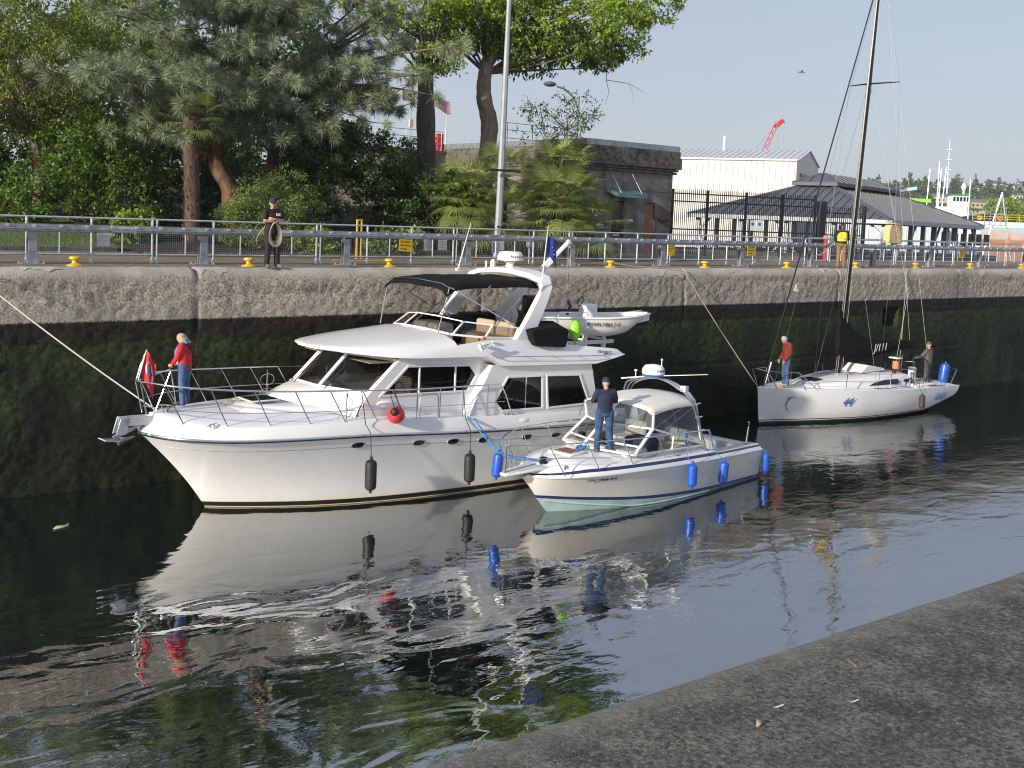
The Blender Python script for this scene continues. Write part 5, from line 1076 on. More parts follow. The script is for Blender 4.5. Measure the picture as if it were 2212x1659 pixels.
# ------------------------------------------------------------ quay furniture
RY = 28.45
gr = empty('guard_rail', (0, 28.1, ZT), 0, 'heavy grey steel beam barrier on short posts along the quay', 'guard rail')
b = MB()
def hpost(x):
    p = MB(); p.box((x-.10, -.09, 0), (x+.10, -.075, .74)); p.box((x-.10, .075, 0), (x+.10, .09, .74)); p.box((x-.006, -.075, 0), (x+.006, .075, .74)); p.box((x-.12, -.11, 0), (x+.12, -.092, .13)); return p
p0 = hpost(0).build('post', M['galv'], gr, smooth=0, bevel=.004); f0 = MB(); f0.box((-.28, -.2, 0), (.28, .2, .015))
for bx__, by__ in ((-.24, -.15), (.24, -.15), (-.24, .15), (.24, .15)): f0.lathe([(.02, .015), (.02, .05), (.012, .06)], 8, (bx__, by__, 0))
f0 = f0.build('base_plate', M['galv'], p0, smooth=0)
p0.location.x = 7.25-4.27*4
for k_ in range(1, 20):
    q = p0.copy(); COL.objects.link(q); q.parent = gr; q.location.x = 7.25+4.27*(k_-4); r_ = f0.copy(); COL.objects.link(r_); r_.parent = q
for k_ in range(-3, 16):
    x0 = 9.4+4.27*k_; bb = MB(); bb.box((x0+.01, -.20, .78), (x0+4.26, -.185, .965)); bb.box((x0+.01, -.20, .955), (x0+4.26, -.10, .967)); bb.box((x0+.01, -.20, .78), (x0+4.26, -.10, .792)); bb.box((x0+.01, -.235, .845), (x0+4.26, -.20, .872)); bb.build('beam', M['galv'], gr, smooth=0, bevel=.003)
c0 = MB(); c0.box((-.035, -.232, .90), (.035, -.20, .955)); c0 = c0.build('clip', M['galv_pipe'], gr, smooth=0); c0.location.x = 3
for k_ in range(1, 100):
    q = c0.copy(); COL.objects.link(q); q.parent = gr; q.location.x = 3+.61*k_
for k_ in range(-1, 13):
    for s_ in (0, 1):
        q = MB().box((9.4+4.27*k_-.30, -.208, .80 if s_ else .885), (9.4+4.27*k_+.30, -.2005, .84 if s_ else .945)).build('splice_plate', M['galv_pipe'], gr, smooth=0)
# pipe railing with wire mesh panels
pr_ = empty('pipe_railing', (0, RY, ZT), 0, 'galvanised pipe railing with wire mesh panels behind the beam barrier', 'railing')
PL = 4.62
def panel_parts():
    o = []
    t = MB(); t.tube([(0, 0, 1.13), (PL, 0, 1.13)], .026, 8); o.append(('top_pipe', t, M['galv_pipe']))
    t = MB(); t.tube([(0, 0, .22), (PL, 0, .22)], .026, 8); o.append(('bottom_pipe', t, M['galv_pipe']))
    for x in (0, PL/3, PL*2/3, PL):
        t = MB(); t.tube([(x, 0, .0), (x, 0, 1.13)], .028, 8); t.lathe([(.05, 0), (.05, .10), (.04, .13)], 10, (x, 0, 0)); t.lathe([(.036, -.10), (.036, .0)], 10, (x, 0, 1.13)); t.box((x-.05, -.03, 1.125), (x+.05, .03, 1.158)); o.append(('post', t, M['galv_pipe']))
    for x in (PL/6, PL/2, PL*5/6):
        t = MB(); t.tube([(x, 0, .22), (x, 0, .86)], .018, 8); t.ball((x, 0, .87), .022, 8, 6); o.append(('picket', t, M['galv_pipe']))
    t = MB()
    for i in range(int(PL/.055)): t.tube([(.03+.055*i, .01, .24), (.03+.055*i, .01, .95)], .0032, 3, cap=False)
    for i in range(14): t.tube([(.03, .016, .25+.053*i), (PL-.03, .016, .25+.053*i)], .0022, 3, cap=False)
    o.append(('wire_mesh', t, M['galv']))
    return o
first = []
for nm, t, m_ in panel_parts():
    o = t.build(nm, m_, pr_, recalc=False)
    if nm == 'wire_mesh': o['kind'] = 'stuff'
    o.location.x = 10.42-4.74*5; first.append(o)
for k_ in range(-4, 14):
    for o in first: q = o.copy(); COL.objects.link(q); q.parent = pr_; q.location.x = 10.42+4.74*k_
# second railing along the back of the pier at right
pr2 = empty('back_railing', (0, 34.2, ZT), 0, 'thin pipe railing along the far edge of the pier at right', 'railing')
t = MB()
for z in (1.08, .75, .42, .2): MB().tube([(45, 0, z), (95, 0, z)], .02 if z > 1 else .012, 6).build('rail_pipe', M['galv_pipe'], pr2)
pt = MB().tube([(0, 0, 0), (0, 0, 1.08)], .022, 6).build('post', M['galv_pipe'], pr2); pt.location.x = 45
for k_ in range(1, 34):
    q = pt.copy(); COL.objects.link(q); q.parent = pr2; q.location.x = 45+1.5*k_
# bollards
def bollard(x, y, label):
    e = empty('bollard', (x, y, ZT), 0, label, 'bollard', 'yellow bollards along the quay edge')
    return e
bb = MB(); bb.lathe([(.20, 0), (.20, .025), (.12, .05), (.07, .08), (.07, .13), (.10, .15), (.14, .17), (.14, .20), (.11, .23), (.02, .24)], 20); 
BX = [(3.6, ''), (8.0, 'left of the person holding the rope coil, by the first barrier post'), (12.42, 'just left of the feet of the person holding the rope coil'), (16.7, 'behind the yacht\'s bimini top'), (21.0, 'hidden behind the yacht\'s radar dome'), (25.3, 'right of the yacht\'s crane with a tan rope on it'), (29.9, 'above the sailboat bow, below a yellow sign'), (34.5, 'left of the person in the high visibility vest'), (38.9, 'just right of the person in the high visibility vest'), (43.2, 'below the life ring box'), (47.6, 'second from the right edge of the quay'), (52.2, 'at the right edge of the picture')]
me0 = None
for x, lb in BX[1:]:
    e = bollard(x, 27.2, 'yellow mooring bollard '+lb)
    if me0 is None: o = bb.build('bollard_body', M['bollard_yellow'], e); me0 = o.data
    else: o = bpy.data.objects.new('bollard_body', me0); COL.objects.link(o); o.parent = e
    pl = MB().box((.28, .02, .0), (1.1, .10, .008)).build('painted_bar', M['sign_yellow'], e, smooth=0) if x in (12.42,) else None
# signs on the railing
def sign(x, z, w_, h_, m_, lines, label, yy=RY-.09, tilt=0, cat='sign', name='sign', tm=None, ts=.05):
    e = empty(name, (x, yy, z), 0, label, cat); p = MB().box((-w_/2, -.006, -h_/2), (w_/2, .006, h_/2)).build('sign_panel', m_, e, smooth=0); p.rotation_euler = (0, tilt, 0)
    for i, s_ in enumerate(lines):
        o = text('lettering', s_, ts, (-w_/2+.04, -.009, h_/2-.09-i*ts*1.45), ((1, 0, 0), (0, 0, 1), (0, -1, 0)), tm or M['sign_black'], p, .001)
    return e
DN = ['Do Not Get', 'On or Off', 'Boat During', 'Lockage']
sign(17.98, 5.89, .46, .46, M['sign_yellow'], DN, 'yellow warning sign on the railing left of the yacht\'s left antenna', tilt=.06, ts=.072)
sign(29.35, 5.87, .34, .5, M['sign_yellow'], DN, 'yellow warning sign on the railing below the terracotta door', ts=.055)
sign(33.78, 5.91, .46, .48, M['sign_yellow'], DN, 'yellow warning sign on the railing in front of the black fence', ts=.072)
sign(48.85, 5.93, .46, .48, M['sign_yellow'], DN, 'yellow warning sign on the railing under the pavilion\'s right half', ts=.072)
TX = ['- - - - - -']*5
def notice(x, z, label, y=28.6): 
    e = empty('notice', (x, y, z), 0, label, 'notice'); MB().box((-.16, -.004, -.24), (.16, .004, .24)).build('notice_sheet', M['sign_white'], e, smooth=0)
    for i in range(8): MB().box((-.12, -.0065, .16-.045*i), (.12-.05*(i % 3), -.0045, .172-.045*i)).build('text_line', M['galv'], e, smooth=0)
notice(18.95, 5.92, 'white notice sheet on the railing, left of two side by side'); notice(19.48, 5.94, 'white notice sheet on the railing, right of two side by side'); notice(21.55, 5.88, 'white notice sheet on the railing below the tall pole')
notice(9.1, 5.93, 'grey notice sheet on the railing over the lawn', 28.6)
# yellow barrier post and small light pedestal
e = empty('barrier_post', (17.6, 30.5, ZT), 0, 'yellow hinged barrier post standing behind the railing', 'post'); MB().box((-.10, -.03, .05), (-.05, .03, 1.25)).build('upright', M['sign_yellow'], e, bevel=.01); MB().box((.05, -.03, .05), (.10, .03, 1.25)).build('upright', M['sign_yellow'], e, bevel=.01); MB().box((-.10, -.03, 1.25), (.10, .03, 1.29)).build('cap', M['sign_yellow'], e); MB().box((-.9, -.1, .0), (1.1, .02, .012)).build('floor_stripe', M['sign_yellow'], e)
e = empty('signal_pedestal', (23.5, 29.3, ZT), 0, 'small black signal lamp on a thin post behind the crane', 'signal lamp'); MB().tube([(0, 0, 0), (0, 0, .55)], .03, 8).build('post', M['galv'], e); MB().box((-.09, -.09, .55), (.09, .09, .78)).build('junction_box', M['galv'], e, bevel=.01); MB().tube([(0, 0, .78), (0, 0, 1.15)], .07, 10).build('lamp_housing', M['black_plastic'], e)
# life ring box
e = empty('life_ring_box', (43.25, RY-.02, 6.28), 0, 'pale yellow round-topped life ring box mounted on the railing', 'life ring box'); b = MB(); pts = [(-.50, 0, 0), (.50, 0, 0), (.50, 0, .55)]+[(.50*cos(t), 0, .55+.36*sin(t)) for t in np.linspace(.15, pi-.15, 12)]+[(-.50, 0, .55)]
b.prism([(p[0], -.17, p[2]) for p in pts], (0, .34, 0)); b.build('box_shell', mat('box_yellow', (.72, .50, .26), .5, var=.08), e, bevel=.03, smooth=30)
for i, ch in enumerate('LIFE RING'):
    if ch != ' ': t = pi*.80-i*pi*.60/8; text('lettering', ch, .13, (.33*cos(t)-.035, -.178, .53+.27*sin(t)), ((cos(t-pi/2), 0, sin(t-pi/2)), (cos(t), 0, sin(t)), (0, -1, 0)), M['gold'] if 0 else M['wood'], e, .002)
MB().box((.22, -.178, .28), (.36, -.172, .42)).build('small_plate', M['gold'], e, smooth=0)
# tall tapered mast pole
e = empty('flagpole', (22.6, 29.95, ZT), 0, 'tall tapered grey metal pole rising past the leafy tree', 'pole'); MB().tube([(0, 0, 0), (.05, .0, 1.5), (.28, .2, 8.6), (.30, .2, 9.4)], [.13, .125, .08, .075], 8).build('shaft', mat('pole_grey', (.30, .315, .34), .5, .2, var=.08), e, smooth=0)
MB().box((-.55, -.2, 3.05), (.75, -.12, 3.12)).build('bracket_arm', M['black_plastic'], e); MB().box((-.16, -.20, .42), (.16, -.19, .9)).build('posted_notice', M['sign_white'], e); MB().tube([(.05, -.17, 1.2), (.05, -.16, 1.24)], .17, 10).build('band', M['black_plastic'], e); MB().tube([(.02, 0, .4), (.02, 0, .44)], .172, 10).build('band', M['black_plastic'], e)
# rope on the bollard by the crane, tether of the rope handler
# ------------------------------------------------------------ people
def remesh(mb, voxel, name, m_, parent, smooth_it=3, sub=0):
    me = bpy.data.meshes.new(name); me.from_pydata(mb.v, [], mb.f); bm = bmesh.new(); bm.from_mesh(me); bmesh.ops.recalc_face_normals(bm, faces=bm.faces); bm.to_mesh(me); bm.free()
    o = bpy.data.objects.new(name, me); COL.objects.link(o); r_ = o.modifiers.new('r', 'REMESH'); r_.mode = 'VOXEL'; r_.voxel_size = voxel; s_ = o.modifiers.new('s', 'SMOOTH'); s_.iterations = smooth_it; s_.factor = .5
    dg = bpy.context.evaluated_depsgraph_get(); m2 = bpy.data.meshes.new_from_object(o.evaluated_get(dg)); bpy.data.objects.remove(o)
    m2.polygons.foreach_set('use_smooth', [True]*len(m2.polygons)); return link_mesh(name, m2, m_, parent)
def limb(mb, pts, rs, n=10):
    """capsule chain with round ends"""
    P = [V(p) for p in pts]; Q = []; RS = []
    for i in range(len(P)-1):
        for t in np.linspace(0, 1, 6)[:-1]: Q.append(P[i].lerp(P[i+1], t)); RS.append(lerp(rs[i], rs[i+1], t))
    Q.append(P[-1]); RS.append(rs[-1]); d0 = (Q[0]-Q[1]).normalized(); d1 = (Q[-1]-Q[-2]).normalized()
    Q = [Q[0]+d0*RS[0]*.95, Q[0]+d0*RS[0]*.7]+Q+[Q[-1]+d1*RS[-1]*.7, Q[-1]+d1*RS[-1]*.95]; RS = [RS[0]*.25, RS[0]*.7]+RS+[RS[-1]*.7, RS[-1]*.25]
    mb.tube(Q, RS, n)
def torso(mb, secs, n=16):
    """elliptic sections: (centre, half-width, half-depth) with width along x"""
    rows = [[(c[0]+w_*cos(2*pi*k_/n), c[1]+d_*sin(2*pi*k_/n), c[2]) for k_ in range(n)] for c, w_, d_ in secs]; mb.grid(rows, closed=True); o = len(mb.v)-len(secs)*n; mb.f += [tuple(o+i for i in range(n)), tuple(o+(len(secs)-1)*n+i for i in range(n))]; mb.m += [0, 0]
mat('skin', (.50, .27, .19), .5, var=.06, vscale=12); mat('skin_dark', (.13, .06, .04), .5, var=.06, vscale=12)
def hand(mb, w_, d, palm, L=.18):
    """palm + four fingers + thumb; d pointing direction, palm normal"""
    w_, d, palm = V(w_), V(d).normalized(), V(palm).normalized(); s = d.cross(palm).normalized(); palm = s.cross(d)
    for k_ in range(4):
        o = s*((k_-1.5)*.020); kn = w_+d*.085+o; l = (.075, .085, .08, .062)[k_]
        limb(mb, [w_+o*.6+d*.01, kn], [.013, .0115], 6); limb(mb, [kn, kn+(d*.85+palm*.5).normalized()*l*.5, kn+(d*.85+palm*.5).normalized()*l*.5+(d*.4+palm*.9).normalized()*l*.45], [.0105, .0095, .008], 6)
    t0 = w_+s*.022+d*.02; limb(mb, [t0, t0+(s*.8+d*.5+palm*.25).normalized()*.045, t0+(s*.8+d*.5).normalized()*.045+(d*.9+palm*.4).normalized()*.035], [.013, .011, .009], 6)
def person(loc, rz, label, pose, H=1.76, cloth=None, hair=None, hat=None, skin='skin'):
    """pose: joint positions for height 1.76, facing -y; figure scaled to H"""
    e = empty('person', loc, rz, label, 'person'); e.scale = (H/1.76,)*3
    g = dict(hipL=(.10, 0, .92), hipR=(-.10, 0, .92), kneeL=(.11, -.02, .50), kneeR=(-.11, -.02, .50), ankL=(.12, .02, .09), ankR=(-.12, .02, .09), toeL=(.16, -.17, .04), toeR=(-.16, -.17, .04),
             pel=(0, 0, .96), wst=(0, 0, 1.10), chest=(0, 0, 1.32), nk=(0, .01, 1.48), head=(0, -.02, 1.63), shL=(.19, .0, 1.43), shR=(-.19, .0, 1.43), elL=(.24, .02, 1.15), elR=(-.24, .02, 1.15), wrL=(.24, -.08, .92), wrR=(-.24, -.08, .92), hdL=(0, -.3, -1), hdR=(0, -.3, -1), look=(0, -1, 0), fat=1.0); g.update(pose)
    J = {k_: (V(v_) if isinstance(v_, tuple) else v_) for k_, v_ in g.items()}; F_ = J['fat']
    # body: one continuous skin mesh
    b = MB(); hd = J['head']; lk = J['look'].normalized(); rt = lk.cross(V(0, 0, 1)).normalized(); up = rt.cross(lk)
    n = 14; rows = []
    for i in range(11):
        t = pi*i/10; z = -cos(t)*.118; r_ = max(.004, sin(t)); wd = .075*r_*(1-.12*(z < 0)*abs(z)/.118); dp = .095*r_
        rows.append([hd+rt*(wd*cos(2*pi*k_/n))+lk*(dp*sin(2*pi*k_/n)+(.012 if z < 0 else 0))+up*z for k_ in range(n)])
    b.grid(rows, closed=True)
    limb(b, [hd+lk*.085+up*.02, hd+lk*.105-up*.02], [.010, .016], 6)                    # nose
    limb(b, [hd+lk*.075-up*.10, hd+lk*.08-up*.085], [.02, .022], 6)                     # chin
    limb(b, [hd+lk*.086-up*.055-rt*.02, hd+lk*.086-up*.055+rt*.02], [.008, .008], 6)    # lips
    for s in (-1, 1):
        limb(b, [hd+rt*(s*.078)-up*.02, hd+rt*(s*.084)+up*.02-lk*.008], [.012, .015], 6)  # ears
        limb(b, [hd+lk*.082+up*.034+rt*(s*.018), hd+lk*.076+up*.034+rt*(s*.046)], [.009, .008], 6)  # brow
    limb(b, [hd-up*.07-lk*.02, J['nk'], J['chest']], [.052, .056, .09])
    torso(b, [(J['pel'], .15*F_, .10*F_), (J['wst'], .14*F_, .10*F_), (J['chest'], .16*F_, .11*F_), (J['chest'].lerp(J['nk'], .7), .11, .07)])
    for s in 'LR':
        limb(b, [J['sh'+s], J['el'+s], J['wr'+s]], [.052*F_, .043, .030]); hand(b, J['wr'+s], J['hd'+s], J.get('pm'+s, V(1 if s == 'R' else -1, 0, 0)))
        limb(b, [J['hip'+s], J['knee'+s], J['ank'+s]], [.082*F_, .056, .042]); limb(b, [J['ank'+s]-V(0, 0, .03), J['toe'+s]], [.04, .03])
    remesh(b, .0085, 'body', M[skin], e, 2)
    for s in (-1, 1): 
        ey = MB(); ey.ball(tuple(hd+lk*.083+up*.015+rt*(s*.030)), .011, 8, 6); ey.build('eye', M['black_plastic'], e)
    cloth = cloth or {}
    if 'top' in cloth:
        tm, sleeve, bulk, hem = cloth['top']; t = MB(); k_ = bulk
        cN = J['chest'].lerp(J['nk'], .62)
        torso(t, [(J['pel']+V(0, 0, hem), (.165*F_)+k_, (.118*F_)+k_), (J['wst'], .155*F_+k_, .115*F_+k_), (J['chest'], .178*F_+k_, .125*F_+k_), (J['chest'].lerp(J['nk'], .45), .165+k_, .105+k_), (cN, .10+k_*.5, .08+k_*.5), (J['nk']+V(0, 0, .015), .068+k_*.3, .068+k_*.3)])
        for s in 'LR': limb(t, [J['nk']-V(0, 0, .05), J['sh'+s]-V(0, 0, .012)], [.075+k_*.5, .064*F_+k_]); limb(t, [J['chest'], J['sh'+s]-V(0, 0, .03)], [.11*F_+k_, .062*F_+k_])
        for s in 'LR':
            if sleeve == 'long': limb(t, [J['sh'+s], J['el'+s], J['wr'+s].lerp(J['el'+s], .08)], [.068*F_+k_, .055+k_, .043+k_*.6])
            elif sleeve == 'short': limb(t, [J['sh'+s], J['sh'+s].lerp(J['el'+s], .72)], [.07*F_+k_, .064+k_])
            else: limb(t, [J['sh'+s], J['sh'+s].lerp(J['el'+s], .12)], [.066*F_+k_, .06+k_])
        remesh(t, .014, cloth.get('topname', 'jacket'), M[tm], e, 4)
    if 'legs' in cloth:
        t = MB(); 
        for s in 'LR': limb(t, [J['hip'+s]+V(0, 0, .03), J['knee'+s], J['ank'+s]+V(0, .0, -.02)], [.107*F_, .080, .073], 12)
        torso(t, [(J['pel']+V(0, 0, -.10), .15*F_, .115*F_), (J['pel'], .162*F_, .118*F_), (J['wst']+V(0, 0, -.02), .148*F_, .112*F_)]); remesh(t, .013, 'trousers', M[cloth['legs']], e, 4)
    for s in 'LR':
        t = MB(); a, q = J['ank'+s], J['toe'+s]; limb(t, [V(a.x, a.y+.03, .055), V(a.x, a.y-.02, .062), V(q.x, q.y, .045)], [.050, .052, .042]); t.box((min(a.x, q.x)-.01, q.y, .0), (max(a.x, q.x)+.01, a.y+.05, .02)); o = remesh(t, .011, 'shoe', M[cloth.get('shoes', 'black_plastic')], e, 2)
    if hair:
        hm, ln, bulk = hair; t = MB(); rows = []
        for i in range(9):
            tt = pi*(.02+.56*i/8); z = cos(tt)*.128; r_ = sin(tt); rows.append([hd+rt*((.082+bulk)*r_*cos(2*pi*k_/16))+lk*((.102+bulk)*r_*sin(2*pi*k_/16)-.008-.02*(i > 4)*(sin(2*pi*k_/16) > .3))+up*(z+.004) for k_ in range(16)])
        t.grid(rows, closed=True); t.f.append(tuple(range(16))); t.m.append(0); t.f.append(tuple(8*16+i for i in range(16))); t.m.append(0)
        if ln > 0:
            for a in np.linspace(-.5, pi+.5, 15): d_ = rt*cos(a)-lk*sin(a); limb(t, [hd+d_*(.085+bulk)+up*.03, hd+d_*(.095+bulk)-up*ln*(.6+.4*random.random())], [.032, .024], 6)
        remesh(t, .010, 'hair', M[hm], e, 2)
    if hat:
        hm = hat; t = MB(); rows = []
        for i in range(8):
            tt = pi*.5*(1-i/7.0); z = sin(pi*.5*i/7)*.115; r_ = cos(pi*.5*i/7*.97); rows.append([hd+up*(.035+z)+rt*(.092*r_*cos(2*pi*k_/18))+lk*(.108*r_*sin(2*pi*k_/18)) for k_ in range(18)])
        t.grid(rows, closed=True); t.f.append(tuple(range(18))); t.m.append(0); t.f.append(tuple(7*18+i for i in range(18))); t.m.append(0); o = t.build('cap', M[hm], e, smooth=60)
        t = MB(); P = [hd+up*(.048-.03*sin(pi*u)*0)+rt*(.085*cos(a))+lk*(.10*sin(a)) for u, a in ((0, a) for a in np.linspace(.35, pi-.35, 9))]; Q = [p+lk*(.085*sin(a)**.6)-up*.022 for p, a in zip(P, np.linspace(.35, pi-.35, 9))]; t.grid([P, Q]); o = t.build('cap_peak', M[hm], e); sm = o.modifiers.new('s', 'SOLIDIFY'); sm.thickness = .008
    return e, J
mat('shirt_black', (.012, .011, .013), .85, var=.15, vscale=6); mat('pants_black', (.016, .016, .018), .85, var=.2, vscale=5); mat('navy_jumper', (.016, .022, .055), .85, var=.12, vscale=6)
def mat_denim(nm, a, b):
    t = NT(nm); co = t.coord('Object'); c_ = t.mix(t.ramp(t.noise(co, 5, 4, .6), [(.35, 0.), (.68, 1.)]), a, b); t.l(c_, t.b.inputs['Base Color']); t.b.inputs['Roughness'].default_value = .9; t.bump(t.noise(t.mapping(co, (1, 1, 2.2)), 9, 3), .5, .03); M[nm] = t.mat
mat_denim('denim', (.035, .07, .17), (.10, .17, .32)); mat_denim('denim_dark', (.018, .04, .11), (.05, .10, .22)); mat_denim('jacket_red', (.42, .015, .025), (.62, .03, .04)); mat_denim('jacket_grey', (.075, .06, .055), (.14, .12, .11)); mat_denim('trouser_grey', (.05, .055, .075), (.08, .085, .11)); mat_denim('trouser_tan', (.20, .11, .055), (.30, .18, .09))
def mat_puffer():
    t = NT('puffer'); co = t.coord('Object'); wv = t.n('TexWave'); wv.bands_direction = 'Z'; wv.inputs['Scale'].default_value = 8.5; wv.inputs['Distortion'].default_value = .6; wv.inputs['Detail'].default_value = 1; t.l(co, wv.inputs['Vector'])
    t.l(t.mix(t.ramp(wv.outputs['Fac'], [(.0, 0.), (.3, 1.)]), (.235, .04, .033), (.32, .055, .045)), t.b.inputs['Base Color']); t.b.inputs['Roughness'].default_value = .5; t.bump(wv.outputs['Fac'], .8, .05); M['puffer'] = t.mat
mat_puffer(); mat('cap_navy', (.02, .024, .06), .8); mat('cap_grey', (.09, .075, .095), .8); mat('cap_black', (.012, .012, .014), .6); mat('hair_blond', (.55, .42, .25), .6, var=.25, vscale=30); mat('hair_grey', (.42, .40, .37), .6, var=.2, vscale=30); mat('shoe_tan', (.45, .38, .28), .7); mat('shoe_grey', (.12, .12, .12), .7); mat('vest_yellow', (.62, .85, .02), .6); mat('vest_band', (.85, .30, .18), .6)
# rope handler with folded arms
e, J = person((12.82, 26.72, ZT), R(2), 'person in black shirt and navy cap, arms folded, holding a coil of rope', dict(elL=(.26, -.10, 1.20), elR=(-.26, -.10, 1.19), wrL=(-.04, -.21, 1.24), wrR=(.06, -.19, 1.18), hdL=(-1, .1, .1), hdR=(1, .1, .2), pmL=V(0, 1, 0), pmR=V(0, 1, 0), look=(-.45, -1, -.12), fat=1.12, kneeL=(.14, -.03, .5), ankL=(.16, .0, .09), toeL=(.23, -.15, .04)), 1.80, dict(top=('shirt_black', 'short', .004, .02), topname='shirt', legs='pants_black', shoes='shoe_grey'), ('hair_grey', 0, -.004), 'cap_navy')
MB().box((.04, -.155, 1.32), (.15, -.14, 1.39)).build('badge', M['sign_white'], e)
ro = empty('rope_coil', (12.82, 26.72, ZT+.0), R(2), 'long tan coil of rope hanging from the folded arms', 'rope')
for k_ in range(7):
    t = MB(); w_ = .10+.013*k_; hh = .25+.010*k_; t.tube([(-.04+w_*sin(a)*(1-.15*cos(a)), -.22-.01*k_+.012*sin(a*2+k_), .94+.0-.012*k_+hh*cos(a)) for a in np.linspace(0, 2*pi, 25)[:-1]], .010, 6, closed=True); t.build('rope_loop', M['rope_tan'], ro)
def tether(pts, label, m_=None):
    o = MB().tube(cat_rom(pts, 8), .018, 6).build('safety_tether', m_ or M['bollard_yellow'], None); return tag(o, label, 'strap')
tether([(12.72, 26.88, ZT+1.08), (12.80, 27.5, ZT+.80), (13.0, 28.0, ZT+.62), (13.2, 28.36, ZT+.62)], 'yellow safety tether from the rope handler to the railing')
o = MB().tube(cat_rom([(12.5, 27.86, ZT+.93), (12.8, 27.92, ZT+.78), (13.2, 28.35, ZT+.62)], 8), .012, 5).build('safety_chain', M['galv'], None); tag(o, 'short grey chain hooked on the beam left of the rope handler', 'chain')
# quay worker in hi-vis, seen from behind
e, J = person((38.25, 27.45, ZT), R(140), 'person in yellow high visibility vest, tan trousers and black cap seen from behind', dict(elL=(.25, -.08, 1.17), elR=(-.25, -.06, 1.16), wrL=(.12, -.24, 1.02), wrR=(-.12, -.24, 1.02), hdL=(-.3, -1, -.2), hdR=(.3, -1, -.2), look=(.2, -1, -.35), fat=1.1), 1.78, dict(top=('shirt_black', 'long', .006, .02), legs='trouser_tan', shoes='shoe_grey'), None, 'cap_black', 'skin_dark')
t = MB(); torso(t, [(J['pel']+V(0, 0, .10), .205, .150), (J['wst']+V(0, 0, .06), .198, .150), (J['chest'], .215, .158), (J['chest'].lerp(J['nk'], .45), .19, .135), (J['chest'].lerp(J['nk'], .7), .10, .10)]); remesh(t, .014, 'safety_vest', M['vest_yellow'], e, 3)
t = MB(); t.grid([[(.214*cos(a), .162*sin(a), z) for a in np.linspace(0, 2*pi, 25)[:-1]] for z in (1.14, 1.20)], closed=True); t.build('reflective_band', M['vest_band'], e)
for s in (-1, 1): MB().grid([[(s*(.09+.03*q), .172-.02*abs(z-1.3)*3, z) for q in (0, 1)] for z in (1.2, 1.32, 1.42)]).build('reflective_band', M['vest_band'], e)
t = MB(); t.grid([[(.21*cos(a), .155*sin(a), z) for a in np.linspace(0, 2*pi, 21)[:-1]] for z in (.98, 1.06)], closed=True); t.build('tool_belt', M['cap_black'], e)
tether([(38.0, 27.6, ZT+1.05), (37.6, 28.0, ZT+.5), (36.6, 28.2, ZT+.45), (35.9, 28.3, ZT+.9)], 'slack tan tether from the vest wearer to the railing', M['rope_tan'])
# woman at the yacht bow
p = Yw(-.30, .55, 2.285); e, J = person(tuple(p), R(-138), 'person with blond hair in a red jacket and jeans at the yacht\'s bow', dict(head=(0, -.10, 1.58), nk=(0, -.03, 1.46), elL=(.25, -.07, 1.17), elR=(-.25, -.07, 1.17), wrL=(.20, -.22, .98), wrR=(-.20, -.24, .98), hdL=(0, -1, -.5), hdR=(0, -1, -.5), look=(.1, -.8, -.62), fat=1.16), 1.68, dict(top=('jacket_red', 'long', .012, -.10), legs='denim', shoes='black_plastic'), ('hair_blond', .13, .014), None)
t = MB()
for s in (-1, 1): t.tube([(s*.07, .02, 1.53), (s*.13, -.06, 1.45), (s*.12, -.17, 1.30), (s*.10, -.19, 1.08)], [.035, .045, .035, .03], 8)
t.tube([(-.11, .06, 1.50), (0, .10, 1.51), (.11, .06, 1.50)], .035, 8); t.build('life_vest', mat('vest_blue', (.04, .36, .66), .6), e)
t = MB(); t.grid([[(.195*cos(a), .148*sin(a)+.005, z) for a in np.linspace(0, 2*pi, 25)[:-1]] for z in (1.25, 1.285)], closed=True); t.tube([(-.02, .16, 1.27), (.08, .115, 1.49)], .014, 5); t.tube([(.02, .16, 1.27), (-.08, .115, 1.49)], .014, 5); t.build('harness', M['cap_black'], e)
# man on the cruiser's foredeck, from behind
p = Cw(1.50, -.42, c_deck(1.50, -.42)-.01); e, J = person(tuple(p), R(155), 'person in navy sweater, jeans and navy cap standing on the cruiser\'s foredeck', dict(hipL=(.11, 0, .92), hipR=(-.11, 0, .92), kneeL=(.14, -.02, .5), kneeR=(-.14, -.02, .5), ankL=(.17, .02, .09), ankR=(-.17, .02, .09), toeL=(.24, -.15, .04), toeR=(-.24, -.15, .04), elL=(.29, -.06, 1.20), elR=(-.29, -.06, 1.20), wrL=(-.02, -.22, 1.22), wrR=(.04, -.20, 1.17), hdL=(-1, .1, .1), hdR=(1, .1, .1), pmL=V(0, 1, 0), pmR=V(0, 1, 0), look=(.15, -1, .02), fat=1.12), 1.80, dict(top=('navy_jumper', 'long', .006, -.02), topname='sweater', legs='denim_dark', shoes='shoe_grey'), ('hair_grey', 0, -.003), 'cap_navy')
